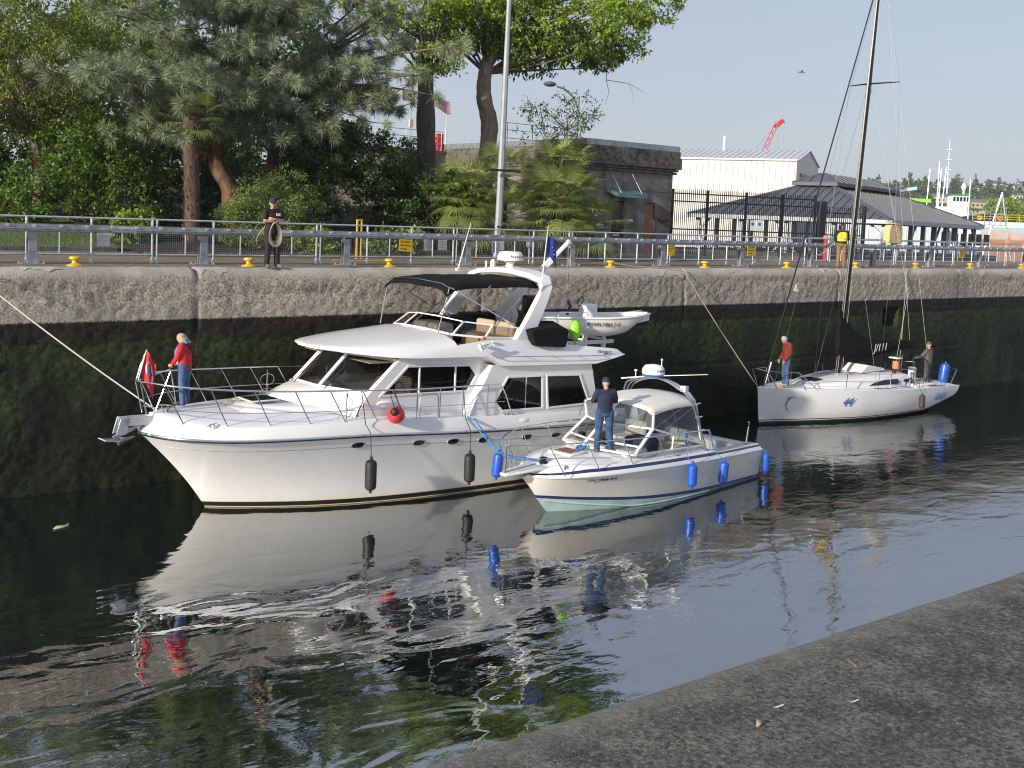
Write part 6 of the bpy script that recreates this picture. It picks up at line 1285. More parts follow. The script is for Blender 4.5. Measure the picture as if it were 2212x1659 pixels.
# two people on the sailboat
p = Sw(.85, -.28, 1.32); e, J = person(tuple(p), R(-118), 'person with white hair in a dark red puffer jacket on the sailboat\'s bow', dict(head=(0, -.12, 1.59), nk=(0, -.04, 1.46), wrL=(.2, -.16, .90), wrR=(-.2, -.16, .90), look=(0, -.8, -.6), fat=1.1), 1.80, dict(top=('puffer', 'long', .018, -.04), topname='puffer_jacket', legs='denim', shoes='shoe_tan'), ('hair_grey', .02, 0), None)
p = Sw(9.5, -.25, .76); e, J = person(tuple(p), R(-172), 'person in grey jacket and cap steering at the sailboat\'s wheel', dict(elL=(.24, -.16, 1.20), elR=(-.24, -.16, 1.20), wrL=(.2, -.42, 1.10), wrR=(-.2, -.42, 1.10), hdL=(0, -1, .1), hdR=(0, -1, .1), look=(-.2, -1, 0), fat=1.08), 1.78, dict(top=('jacket_grey', 'long', .014, -.10), legs='trouser_grey', shoes='black_plastic'), ('hair_grey', 0, -.004), 'cap_grey')
# ------------------------------------------------------------ trees and plants
def mat_leaf(name, a, b, dark=None, trans=.35, rough=.5, nscale=.7):
    t = NT(name); g = t.n('NewGeometry'); co = t.coord('Object')
    c = t.mix(g.outputs['Random Per Island'], a, b); nz_ = t.ramp(t.noise(co, nscale, 3), [(.38, 0.), (.62, 1.)]); c = t.mix(nz_, t.mix(.55, c, dark or tuple(x*.45 for x in a)), c)
    t.l(c, t.b.inputs['Base Color']); t.b.inputs['Roughness'].default_value = rough; t.b.inputs['Specular IOR Level'].default_value = .35
    tr = t.n('BsdfTranslucent'); t.l(t.mix(.5, c, (.30, .36, .04)), tr.inputs[0]); ms = t.n('MixShader'); ms.inputs[0].default_value = trans; t.l(t.b.outputs[0], ms.inputs[1]); t.l(tr.outputs[0], ms.inputs[2]); t.l(ms.outputs[0], t.out.inputs[0]); M[name] = t.mat
mat_leaf('leaf_hazel', (0.148, 0.199, 0.038), (0.296, 0.347, 0.078)); mat_leaf('leaf_bright', (0.174, 0.296, 0.031), (0.382, 0.521, 0.060)); mat_leaf('leaf_dark', (0.031, 0.073, 0.016), (0.078, 0.148, 0.031), trans=.2, rough=.35); mat_leaf('leaf_mid', (0.087, 0.174, 0.028), (0.174, 0.296, 0.052)); mat_leaf('leaf_speckle', (0.122, 0.208, 0.052), (0.347, 0.451, 0.139)); mat_leaf('needle', (0.220, 0.288, 0.169), (0.389, 0.456, 0.270), trans=.15, rough=.6); mat_leaf('palm_leaf', (0.174, 0.226, 0.060), (0.382, 0.417, 0.139), trans=.2, rough=.4); mat_leaf('leaf_magnolia_dark', (0.052, 0.104, 0.021), (0.122, 0.208, 0.035), trans=.3, rough=.3)
def mat_bark(name, a, b, sc_=6, bump=.8):
    t = NT(name); co = t.coord('Object'); n_ = t.noise(t.mapping(co, (1, 1, .25)), sc_, 5, .65, .5); t.l(t.mix(t.ramp(n_, [(.3, 0.), (.7, 1.)]), a, b), t.b.inputs['Base Color']); t.b.inputs['Roughness'].default_value = .95; t.bump(n_, bump, .05); M[name] = t.mat
mat_bark('bark_grey', (.16, .12, .085), (.36, .28, .21)); mat_bark('bark_pine', (.08, .045, .03), (.26, .14, .085), 5, 1.); mat_bark('bark_dark', (.055, .043, .034), (.15, .12, .095)); mat_bark('bark_palm', (.06, .035, .022), (.17, .11, .075), 9, 1.); mat_bark('twig', (.10, .08, .055), (.20, .17, .12), 8, .3)
def unit(n): v = rng.normal(size=(n, 3)); return v/np.linalg.norm(v, axis=1)[:, None]
def leaf_quads(P, L, asp=.5, droop=.0, updir=None):
    """rhombic leaves with a fold, random facing"""
    n = len(P); d = unit(n); d[:, 2] -= droop; d /= np.linalg.norm(d, axis=1)[:, None]
    nrm = unit(n); nrm[:, 2] += .6; s = np.cross(d, nrm); s /= np.linalg.norm(s, axis=1)[:, None]+1e-9; L_ = (L*rng.uniform(.65, 1.3, n))[:, None]
    up = np.cross(s, d); b = P; tip = P+d*L_; mid = P+d*L_*.45+up*L_*.06
    return np.stack([b, mid+s*L_*asp*.5, tip, mid-s*L_*asp*.5], 1).reshape(-1, 3)
def clumps(cs, rads, per):
    """points spread round clump centres"""
    cs = np.asarray(cs); P = []
    for c_, r_ in zip(cs, rads): n = per if isinstance(per, int) else int(per(r_)); P.append(c_+unit(n)*(rng.random(n)**.45)[:, None]*r_*np.array([1, 1, .75]))
    return np.concatenate(P)
def blob_centres(ell, n, shell=.55):
    """clump centres filling ellipsoids, denser near their surface; ell = [(c, radii)]"""
    vol = np.array([r_[0]*r_[1]*r_[2] for _, r_ in ell])**.67; vol /= vol.sum(); out = []
    for (c_, r_), f in zip(ell, vol): k_ = max(2, int(n*f)); u = unit(k_)*((shell+(1-shell)*rng.random(k_)))[:, None]; out.append(np.array(c_)+u*np.array(r_))
    return np.concatenate(out)
def quad_obj(name, V4, m_, parent): return np_mesh(name, V4, np.arange(len(V4)).reshape(-1, 4), m_, parent)
def crown(parent, ell, nclump, rad, per, L, m_, asp=.5, droop=.2, name='crown', shell=.55):
    cs = blob_centres(ell, nclump, shell); P = clumps(cs, rng.uniform(rad*.6, rad*1.35, len(cs)), per); return quad_obj(name, leaf_quads(P, L, asp, droop), m_, parent), cs
def trunk(parent, pts, rs, m_, name='trunk', n=10):
    P = cat_rom(pts, 6); k_ = len(P); R_ = [float(np.interp(i/(k_-1), np.linspace(0, 1, len(rs)), rs))*(1+.06*random.uniform(-1, 1)) for i in range(k_)]; return MB().tube(P, R_, n).build(name, m_, parent, smooth=60)
def branches(parent, root, targets, r0, m_, name='limb'):
    """limbs reaching from a trunk point to clump centres, one mesh"""
    mb = MB()
    for t_ in targets: a, b = V(root[random.randrange(len(root))]), V(t_); md = a.lerp(b, .5)+V(random.uniform(-.3, .3), random.uniform(-.3, .3), random.uniform(-.1, .4)); mb.tube(cat_rom([a, md, b], 4), [r0*(1-.85*i/8) for i in range(9)], 5)
    return mb.build(name, m_, parent)
def tree(name, base, label, cat='tree'): return empty(name, base, 0, label, cat)
def rel(P, base): return [tuple(V(p)-V(base)) for p in P]

# left broadleaf tree with a pale trunk
b = (10.9, 41.6, 5.9); e = tree('broadleaf_tree', b, 'loose leafy tree with pale bare lower trunk at the left edge'); 
trunk(e, [(0, 0, -.3), (.05, 0, 1.2), (.1, .1, 2.2), (-.25, .2, 3.4), (-.9, .3, 4.6)], [.22, .19, .17, .12, .06], M['bark_grey']); trunk(e, [(.1, .1, 2.2), (.5, .1, 3.3), (1.2, 0, 4.6)], [.14, .1, .05], M['bark_grey'], 'limb')
MB().lathe([(.09, 0), (.085, .05), (.05, .06)], 10, (.05, -.24, 2.05), 'y').build('cut_knot', M['bark_grey'], e); MB().box((-.19, -.24, 2.02), (-.13, -.18, 2.28)).build('trunk_tag', M['red_paint'], e)
o, cs = crown(e, [((-1.5, -.5, 5.2), (3.2, 2.4, 2.6)), ((1.2, -.3, 5.0), (2.6, 2.2, 2.3)), ((-3.2, -1, 3.6), (1.8, 1.4, 1.4)), ((.2, -.6, 7.4), (3.2, 2.2, 2.0)), ((2.6, -.4, 3.2), (1.3, 1.1, .9))], 420, .45, 70, .13, M['leaf_hazel'], .5, .5)
branches(e, [(-.2, .2, 3.2), (.4, .1, 3.0), (-.6, .3, 4.2)], [tuple(c_) for c_ in cs[::7]], .05, M['twig'])
# tall back trees closing the view behind
for i, (bx, by, h_, rr, lb) in enumerate(((9., 58, 9, 5.5, 'dark tall tree behind the pale trunk at the left edge'), (17., 56, 9.5, 5.5, 'dark tall tree behind the pine, left of its trunk'), (25, 56, 10, 5.5, 'dark tall tree behind the pine\'s right boughs'), (2.5, 52, 8.5, 5, 'dark tree at the far left edge behind the lawn'), (32.5, 60, 9.5, 4.8, 'tall tree behind the grey roof and the magnolia'))):
    e = tree('background_tree', (bx, by, 7), lb); e['group'] = 'trees closing the view behind the garden'; trunk(e, [(0, 0, -1), (.1, 0, 3), (0, .2, h_*.8)], [.35, .3, .1], M['bark_dark'], n=7)
    crown(e, [((0, 0, h_*.55), (rr, rr*.7, h_*.45)), ((rr*.3, 0, h_*.85), (rr*.7, rr*.6, h_*.3)), ((-rr*.4, -.5, h_*.3), (rr*.8, rr*.6, h_*.3))] if i < 4 else [((0, 0, 2.2), (rr*.8, rr*.6, 2.0))], 300, .9, 66, .29, M['leaf_mid' if i % 2 else 'leaf_dark'], .55, .2)
# shrubs (each its own thing)
def shrub(name, base, ell, nclump, rad, per, L, m_, label, asp=.5, stems=5, cat='shrub'):
    e = tree(name, base, label, cat); o, cs = crown(e, ell, nclump, rad, per, L, M[m_], asp, .2, 'foliage', .7); mb = MB()
    for k_ in range(stems): c_ = cs[random.randrange(len(cs))]; mb.tube([(random.uniform(-.3, .3), random.uniform(-.2, .2), -.3), tuple(c_*.5), tuple(c_)], [.04, .03, .012], 5)
    mb.build('stems', M['bark_dark'], e); return e
shrub('laurel_bush', (13.2, 39.6, 5.9), [((0, 0, 1.5), (2.3, 1.5, 1.7)), ((-1.0, .2, 2.6), (1.9, 1.3, 1.3)), ((1.2, .4, 2.7), (1.5, 1.2, 1.2)), ((-2.4, .3, 1.2), (1.3, 1, 1.1))], 240, .42, 62, .15, 'leaf_mid', 'wide light green bush between the pale trunk and the shaggy palm trunk')
shrub('hedge_bush', (9.3, 44.5, 6.2), [((0, 0, 1.2), (3.4, 1.2, 1.5)), ((-4, 0, 1.4), (3.0, 1.2, 1.8)), ((2, .4, 2.0), (2, 1, 1.2))], 240, .5, 58, .17, 'leaf_dark', 'dark hedge along the back of the lawn')
shrub('speckled_bush', (16.3, 34.6, 5.5), [((0, 0, 1.0), (1.55, 1.1, 1.35)), ((.7, 0, 1.7), (1.1, .9, .9)), ((-.6, .1, .8), (1.1, .9, .9)), ((1.5, 0, .8), (1.0, .8, 1.0))], 230, .28, 80, .085, 'leaf_speckle', 'rounded small-leaved light bush behind the rope handler', .5)
shrub('rhododendron', (20.6, 36.4, 5.8), [((0, 0, 2.0), (2.5, 1.6, 2.4)), ((-1.2, 0, 3.2), (1.7, 1.2, 1.3)), ((1.4, .2, 2.6), (1.8, 1.2, 1.6)), ((2.3, .2, 1.2), (1.5, 1.0, 1.4)), ((-2.2, .2, 1.4), (1.3, 1, 1.5))], 430, .36, 66, .15, 'leaf_dark', 'tall dark glossy rhododendron mass in the middle', .42)
shrub('rhododendron', (23.6, 34.8, 5.6), [((0, 0, 1.3), (1.6, 1.0, 1.7)), ((.7, 0, 2.0), (1.1, .8, 1.0))], 170, .32, 60, .14, 'leaf_dark', 'lower dark bush between the rhododendron mass and fan palms', .42)
shrub('young_maple', (23.9, 34.0, 5.6), [((0, 0, 1.9), (.75, .5, .75))], 34, .26, 26, .17, 'leaf_bright', 'bright green young sapling just left of the fan palms', .7, 3, 'plant')
shrub('garden_plant', (12.4, 35.6, 5.4), [((0, 0, .55), (.75, .5, .6))], 40, .25, 30, .17, 'leaf_bright', 'broad-leaved bright plant at the foot of the palm trunk', .75, 4, 'plant')
shrub('garden_plant', (17.2, 32.6, 5.35), [((0, 0, .4), (.9, .4, .4))], 34, .2, 30, .11, 'leaf_bright', 'low bright green plant behind the rope handler\'s legs', .7, 3, 'plant')
shrub('garden_plant', (20.2, 32.5, 5.35), [((0, 0, .4), (1.3, .4, .5))], 46, .22, 30, .16, 'leaf_speckle', 'low grey-green plants behind the yellow sign', .7, 3, 'plant')
shrub('fern_clump', (9.9, 40.6, 5.8), [((0, 0, .6), (1.4, .6, .7)), ((-2.4, 0, .6), (1.1, .5, .6))], 70, .3, 34, .3, 'leaf_mid', 'ferns and grasses at the foot of the pale trunk', .12, 3, 'plant')
shrub('holly_bush', (15.6, 40.8, 6.2), [((0, 0, 1.6), (2.0, 1.3, 1.8)), ((2.2, .4, 2.4), (1.6, 1.2, 1.6))], 210, .4, 56, .13, 'leaf_dark', 'dark bush behind the shaggy palm trunk')
# shaggy palm trunk with hanging fibre
b = (14.0, 35.1, 5.35); e = tree('windmill_palm', b, 'single palm trunk wrapped in shaggy brown fibre', 'palm tree')
trunk(e, [(0, 0, -.2), (.02, 0, 1.2), (-.02, .05, 2.6), (-.05, .1, 4.3)], [.23, .25, .25, .26], M['bark_palm'], n=12)
n = 2600; z = rng.uniform(0, 4.2, n); a = rng.uniform(0, 2*pi, n); r0 = .23; P = np.stack([r0*np.cos(a)-.02, r0*np.sin(a)+.03, z], -1); d = np.stack([np.cos(a)*.5+rng.normal(0, .25, n), np.sin(a)*.5+rng.normal(0, .25, n), rng.uniform(-1, .4, n)], -1)*rng.uniform(.1, .22, n)[:, None]; s = np.stack([-np.sin(a), np.cos(a), 0*a], -1)*.012
o = np_mesh('fibre', np.stack([P-s, P+s, P+d], 1).reshape(-1, 3), np.arange(3*n).reshape(-1, 3), M['bark_palm'], e); o['kind'] = 'stuff'
for k_ in range(34):
    zz_ = .2+k_*.12; a_ = k_*2.4; MB().bar((.24*cos(a_)-.02, .24*sin(a_)+.03, zz_), (.31*cos(a_)-.02, .31*sin(a_)+.03, zz_+.12), .05, .02).build('frond_stub', M['twig'], e, smooth=0)
def fan_leaf(mb, base, d, L, R_, nblade=24, sweep=3.4, droop=.16):
    """palmate frond: petiole plus radiating blades; returns blade quads"""
    base, d = V(base), V(d).normalized(); hub = base+d*L; side = d.cross(V(0, 0, 1)); side = side.normalized() if side.length > .05 else V(1, 0, 0); up = side.cross(d).normalized(); Q = []
    for k_ in range(nblade):
        t = -sweep/2+sweep*k_/(nblade-1)*1.; t += random.uniform(-.03, .03); dr = (d*cos(t)+side*sin(t)); l = R_*(1-.12*abs(t))*random.uniform(.9, 1.05); w_ = .017*R_/.6
        pr__ = dr.cross(up).normalized()*w_; m_ = hub+dr*l*.6+up*.05*R_; tip = hub+dr*l-V(0, 0, droop*l*random.uniform(.5, 1.3)); Q += [tuple(hub), tuple(m_+pr__), tuple(tip), tuple(m_-pr__)]
    mb.tube([base, base.lerp(hub, .5)+V(0, 0, .03), hub], [.014, .011, .008], 4); return Q
def fan_palm(base, h_, nf, Rl, label, lean=(0, 0)):
    e = tree('fan_palm', base, label, 'palm tree'); top = V(lean[0], lean[1], h_); trunk(e, [(0, 0, -.3), tuple(top*.5), tuple(top)], [.16, .15, .14], M['bark_palm'], n=8); st = MB(); Q = []
    for k_ in range(nf):
        a = k_*2.39996+random.uniform(-.2, .2); el = lerp(1.2, -.95, (k_/nf)**.75)+random.uniform(-.15, .15); d = V(cos(a)*cos(el), sin(a)*cos(el), sin(el)); Q += fan_leaf(st, top, d, Rl*random.uniform(.7, 1.25), Rl*random.uniform(.65, .95))
    st.build('petioles', M['leaf_mid'], e); quad_obj('fronds', np.array(Q), M['palm_leaf'], e)
fan_palm((25.20, 33.2, 5.4), 1.3, 46, 1.01, 'fan palm just right of the tall grey pole, lower of the clump'); fan_palm((27.30, 32.2, 5.4), 2.0, 54, 1.15, 'broad fan palm in the middle of the clump by the grey building'); fan_palm((28.10, 33.6, 5.4), 3.1, 44, 1.01, 'tallest fan palm against the grey building\'s corner', (.2, 0)); fan_palm((23.90, 33.6, 5.4), 2.1, 44, 1.01, 'fan palm left of the tall grey pole'); fan_palm((26.20, 34.4, 5.4), 2.9, 42, 0.95, 'fan palm at the back of the clump, half hidden'); fan_palm((28.40, 31.8, 5.4), 1.0, 38, 1.01, 'lowest fan palm at the right end of the clump')
st = MB(); Q = []
for k_ in range(16):
    a = k_*2.4; el = lerp(1.1, -.5, k_/16); Q += fan_leaf(st, (0, 0, 4.1), V(cos(a)*cos(el), sin(a)*cos(el), sin(el)), .7, .7)
pw_ = [o_ for o_ in COL.objects if o_.name.startswith('windmill_palm')][0]; st.build('petioles', M['leaf_mid'], pw_); quad_obj('fronds', np.array(Q), M['palm_leaf'], pw_)
# pine: trunk, boughs, long drooping needle tufts, cones
b = (16.6, 38.6, 5.9); e = tree('pine_tree', b, 'large long-needled grey-green pine spreading over the garden')
trunk(e, [(.3, 0, -.3), (.25, 0, 1.4), (-.35, .0, 2.6), (.0, .1, 4.2), (.6, .2, 6.2), (.8, .2, 9)], [.36, .33, .28, .26, .2, .1], M['bark_pine']); trunk(e, [(1.9, .3, -.2), (2.0, .3, 2.2), (2.1, .2, 3.6), (2.5, 0, 5.6)], [.28, .24, .2, .1], M['bark_pine'], 'second_trunk'); trunk(e, [(-.3, 0, 2.5), (-.8, -.1, 2.75), (-1.15, -.2, 2.7)], [.16, .15, .13], M['bark_pine'], 'sawn_limb')
tips = []; bm_ = MB(); root = [(-.2, 0, 3.2), (0, .1, 4.2), (.5, .2, 6.0), (.7, .2, 7.6), (2.1, .2, 3.8), (2.4, 0, 5.4)]
boughs = []
for k_ in range(92):
    u = random.random(); tx = -6.2+12.6*((k_*.618) % 1); tz = random.uniform(3.0, 9.2)
    if tx < -4.2: tz = max(tz, 5.0)
    if tx > 3.8: tz = max(tz, 4.9-.0*tx)
    if -2.6 < tx < 2.8: tz = max(2.9+.25*abs(tx), tz*.95)
    ty = random.uniform(-4.0, .6); boughs.append((tx, ty, tz))
boughs += [(6.6, -4.6, 7.0), (5.6, -4.2, 5.9), (4.9, -3.2, 5.2), (-5.6, -2.2, 5.4), (-4.6, -2.6, 4.6), (-1.9, -2.8, 3.5), (.8, -3.4, 3.4), (2.4, -3.6, 3.7), (3.6, -3.4, 4.2), (6.2, -4.4, 5.2), (-2.7, -3.6, 4.2), (-2.3, -3.9, 4.7), (-3.1, -3.7, 4.8), (-1.6, -3.8, 4.4), (-2.6, -4.0, 5.4)]
for t_ in boughs:
    a = min(root, key=lambda p: (V(p)-V(t_)).length); a = V(a); t_ = V(t_); md = a.lerp(t_, .55)+V(0, 0, .25); P = cat_rom([a, md, t_], 5); bm_.tube(P, [.085*(1-.8*i/10) for i in range(11)], 5)
    for j in range(13):
        q = P[random.randrange(3, 11)]; en = q+V(random.uniform(-1, 1), random.uniform(-.9, .6), random.uniform(-.35, .35))*.85; bm_.tube([q, q.lerp(en, .5)+V(0, 0, -.05), en], [.022, .018, .012], 4); tips.append((en, (en-q).normalized()))
    tips.append((t_, (t_-md).normalized()))
bm_.build('boughs', M['twig'], e)
N = 105; C_ = np.array([tuple(p) for p, _ in tips]); D_ = np.array([tuple(d) for _, d in tips]); D_[:, 2] = D_[:, 2]*.4+.12; k_ = len(C_)
off = rng.random((k_, N))*.20; dirs = unit(k_*N).reshape(k_, N, 3)*.85+D_[:, None, :]*.75; dirs[..., 2] -= .12; dirs /= np.linalg.norm(dirs, axis=2)[..., None]; L_ = rng.uniform(.27, .46, (k_, N, 1)); B_n = C_[:, None, :]-D_[:, None, :]*off[..., None]; T_n = B_n+dirs*L_; T_n[..., 2] -= .07*L_[..., 0]*rng.uniform(0, 2, (k_, N))
sd = np.cross(dirs, unit(k_*N).reshape(k_, N, 3)); sd /= np.linalg.norm(sd, axis=2)[..., None]+1e-9; sd *= .0085; md = (B_n+T_n)/2+np.array([0, 0, .012]); o = quad_obj('needles', np.stack([B_n, md+sd, T_n, md-sd], 2).reshape(-1, 3), M['needle'], e)
cn = MB()
for p, d in tips[::3]: cn.tube([p, p+d*.05+V(0, 0, .10), p+d*.06+V(0, 0, .22)], [.014, .017, .006], 4)
cn.build('new_candles', mat('candle', (.34, .32, .14), .7), e)['kind'] = 'stuff'; pc = MB()
for p, d in tips[::13]: pc.ball(tuple(p-d*.2-V(0, 0, .1)), .075, 7, 5, (.8, .8, 1.25))
o = pc.build('pine_cones', mat('cone', (.14, .06, .03), .8), e); o['kind'] = 'stuff'
# magnolia with bent trunk and its leafy crown to the right; straight trunk beside it
b = (28.6, 38.9, 5.5); e = tree('broadleaf_tree', b, 'tall tree with bent grey-brown trunk and bright green overhanging crown')
trunk(e, [(.05, 0, -.3), (0, 0, 2.4), (.15, .1, 4.2), (.25, .2, 5.3), (-.05, .25, 6.4), (0, .25, 7.6), (.55, .2, 9.4), (.8, .2, 11)], [.36, .33, .36, .38, .33, .30, .24, .1], M['bark_grey'], n=12)
o, cs = crown(e, [((1.6, -.6, 9.6), (2.6, 2.0, 1.6)), ((4.6, -2.4, 9.8), (2.4, 1.8, 1.7)), ((5.8, -3.2, 11.0), (2.2, 1.6, 1.5)), ((.2, 0, 11.2), (3.4, 2.4, 1.5)), ((3.2, -1.6, 8.6), (1.6, 1.2, .8)), ((-2.4, .6, 9.0), (1.6, 1.4, 1.1))], 420, .42, 46, .20, M['leaf_bright'], .45, .5)
o2, cs2 = crown(e, [((1.6, -.2, 8.7), (2.4, 1.6, 1.2)), ((4.2, -2.0, 8.9), (2.2, 1.4, 1.2)), ((-.9, .6, 9.4), (2.2, 1.4, 1.0))], 120, .4, 40, .24, M['leaf_magnolia_dark'], .42, 1.1, 'lower_foliage'); branches(e, [(0, .25, 7.4), (.4, .2, 8.8), (.6, .2, 9.8)], [tuple(c_) for c_ in np.concatenate([cs[::9], cs2[::8]])], .07, M['twig'])
tw = MB(); tw.tube([(4.6, -2.4, 8.2), (4.5, -2.5, 7.4), (4.65, -2.55, 6.9), (4.4, -2.6, 6.3)], [.03, .022, .016, .006], 4); tw.tube([(4.5, -2.5, 7.4), (5.4, -3.0, 7.3), (6.1, -3.4, 6.9)], [.018, .012, .005], 4); tw.tube([(5.4, -3.0, 7.3), (5.6, -3.1, 6.8), (5.55, -3.1, 6.5)], [.012, .008, .004], 4); tw.build('bare_twig', M['bark_dark'], e)
b = (25.3, 38.6, 5.8); e = tree('broadleaf_tree', b, 'straight grey trunk beside the bent one, crown lost among the pine boughs'); trunk(e, [(0, 0, -.3), (.05, 0, 2.5), (.0, .1, 5.0), (-.1, .2, 8.5)], [.42, .40, .38, .25], M['bark_dark'], n=12)
o, cs = crown(e, [((-.4, -.2, 8.8), (2.6, 1.8, 1.6)), ((1.6, .2, 9.2), (1.8, 1.4, 1.2)), ((-2.6, .2, 9.6), (1.8, 1.4, 1.2)), ((.4, -.4, 7.2), (1.5, 1.0, .6))], 190, .42, 40, .19, M['leaf_bright'], .45, .5); branches(e, [(0, .1, 6.5), (-.1, .2, 8)], [tuple(c_) for c_ in cs[::8]], .07, M['bark_dark'])
# sparse sky-lit shrub tree above the roof edge
b = (31.0, 36.9, 5.4); e = tree('slender_tree', b, 'sparse thin-branched shrub tree standing against the sky by the grey roof'); trunk(e, [(0, 0, -.2), (.1, 0, 3.2), (.4, 0, 4.6), (.5, .1, 6.0)], [.07, .06, .045, .02], M['bark_grey'], n=6); trunk(e, [(.1, 0, 3.0), (-.6, .1, 4.6), (-1.0, .2, 6.2)], [.045, .03, .015], M['bark_grey'], 'limb', 6)
o, cs = crown(e, [((.3, 0, 5.7), (1.6, 1.0, 1.3)), ((-1.2, .2, 5.4), (1.3, .8, 1.0)), ((1.2, -.3, 6.0), (.9, .6, .9)), ((.5, 0, 4.6), (1.4, .8, .5))], 110, .26, 13, .15, M['leaf_magnolia_dark'], .4, .2); branches(e, [(.3, 0, 4.4), (-.6, .1, 4.6), (.4, 0, 5.2)], [tuple(c_) for c_ in cs[::3]], .016, M['bark_dark'])
# ------------------------------------------------------------ buildings and basin beyond
# grey concrete lockhouse
LX0, LX1, LY0, LY1, LT = 33.44, 38.92, 37.85, 49.5, 10.30
lh = empty('lockhouse', (LX0, LY0, ZT), 0, 'flat-roofed grey concrete lockhouse with heavy cornice and terracotta door', 'building'); W_ = LX1-LX0; D_ = LY1-LY0; Hh = LT-ZT
def mat_stucco():
    t = NT('lockhouse_wall'); co = t.coord('Object'); a = t.noise(t.mapping(co, (1.5, 1.5, .25)), 1.6, 5, .6); b_ = t.noise(co, 2.2, 5, .65); c = t.mix(t.ramp(b_, [(.35, 0.), (.65, 1.)]), (.16, .155, .145), (.23, .222, .205)); c = t.mix(t.ramp(a, [(.36, .7), (.5, 0.)]), c, (.085, .082, .075)); c = t.mix(t.ramp(a, [(.66, 0.), (.74, .5)]), c, (.26, .245, .22)); t.l(c, t.b.inputs['Base Color']); t.b.inputs['Roughness'].default_value = .92; t.bump(t.noise(co, 14, 4), .25, .02); M['stucco'] = t.mat
    t = NT('mossy_cornice'); co = t.coord('Object'); a = t.noise(co, 3, 5, .7); c = t.mix(t.ramp(a, [(.38, 0.), (.55, 1.)]), (.05, .046, .038), (.15, .138, .115)); c = t.mix(t.ramp(t.noise(co, 1.4, 4), [(.60, 0.), (.72, .5)]), c, (.12, .08, .035)); t.l(c, t.b.inputs['Base Color']); t.b.inputs['Roughness'].default_value = .95; t.bump(a, .5, .04); M['moss'] = t.mat
mat_stucco()
d1 = [(1.62, 0.0), (2.42, 0.0), (2.42, 2.45), (1.62, 2.45)]; d2 = [(3.72, 0.0), (4.38, 0.0), (4.38, 2.42), (3.72, 2.42)]
wall_holes([(0, -.3), (1.62, -.3), (1.62, 2.45), (2.42, 2.45), (2.42, -.3), (3.72, -.3), (3.72, 2.42), (4.38, 2.42), (4.38, -.3), (W_, -.3), (W_, Hh-.45), (0, Hh-.45)], [], lambda a, z: (a, 0, z), .2, 'front_wall', M['stucco'], lh)
MB().box((-.08, .12, -.3), (.12, D_, Hh-.45)).build('side_wall', M['stucco'], lh, smooth=0); MB().box((W_-.12, .12, -.3), (W_+.08, D_, Hh-.45)).build('side_wall', M['stucco'], lh, smooth=0); MB().box((.1, D_-.2, -.3), (W_-.1, D_, Hh-.45)).build('back_wall', M['stucco'], lh, smooth=0)
for z0, z1, o_ in ((Hh-1.22, Hh-1.10, .10), (Hh-1.08, Hh-.98, .16), (Hh-.96, Hh-.42, .26), (Hh-.42, Hh-.12, .20)): 
    MB().box((-.08-o_, -.1-o_, z0), (W_+.08+o_, D_+o_, z1)).build('cornice', M['moss'], lh, smooth=0, bevel=.02)
MB().box((-.24, -.26, Hh-.115), (W_+.24, D_+.2, Hh+.14)).build('roof_flashing', M['galv'], lh, smooth=0)
for z in (2.95, 1.35): 
    g = MB()
    for x0, x1 in (((.0, W_),) if z > 2.5 else ((0, 1.5), (2.55, 3.6), (4.5, W_))): g.box((x0, -.103, z), (x1, -.1005, z+.02))
    g.build('wall_joint', M['black_plastic'], lh, smooth=0)
dr = MB().box((3.74, -.02, 0), (4.36, .03, 2.40)).build('door', M['brick_door'], lh, smooth=0); MB().ball((4.28, -.05, 1.0), .03, 8, 6).build('door_handle', M['steel'], dr)
dr = MB(); dr.frame([(1.64, -.0, 0), (2.40, -.0, 0), (2.40, -.0, 2.43), (1.64, -.0, 2.43)], .10, (0, .06, 0)); dr = dr.build('door', M['brown_door'], lh, smooth=0); MB().box((1.72, .03, .9), (2.32, .04, 2.35)).build('door_glass', M['dark_glass'], dr); MB().box((1.72, .01, 0), (2.32, .05, .9)).build('door_panel', M['brown_door'], dr)
for z in (.3, .5, .7, .9, 1.15): MB().box((1.70, -.02, z), (2.34, .012, z+.05)).build('door_rail', M['brown_door'], dr, smooth=0)
MB().box((1.78, -.03, .82), (2.2, -.01, .9)).build('door_plate', M['sign_white'], dr)
aw = MB(); aw.add([(1.2, -.1, 2.98), (3.0, -.1, 2.98), (3.0, -.95, 2.78), (1.2, -.95, 2.78), (1.2, -.95, 2.60), (3.0, -.95, 2.60), (1.2, -.1, 2.86), (3.0, -.1, 2.86)], [(0, 1, 2, 3), (3, 2, 5, 4), (1, 7, 5, 2), (0, 3, 4, 6)]); ao = aw.build('awning', M['verdigris'], lh, smooth=0); ao.modifiers.new('s', 'SOLIDIFY').thickness = .03
for x in (1.45, 2.75): MB().tube([(x, -.12, 3.75), (x, -.85, 2.80)], .015, 6).build('awning_stay', M['galv_pipe'], lh)
MB().box((4.62, -.32, 1.62), (5.15, -.105, 1.74)).build('wall_shelf', M['wood'], lh, bevel=.01); MB().box((.55, -.13, 1.7), (.7, -.105, 1.9)).build('wall_box', M['sign_white'], lh); MB().box((2.65, -.13, 1.5), (2.95, -.105, 1.62)).build('name_plate', M['sign_white'], lh)
bs = MB(); bs.ball((.75, -.28, 1.28), .18, 12, 8, (1, .8, .9)); bs.build('hanging_basket', M['sign_white'], lh)
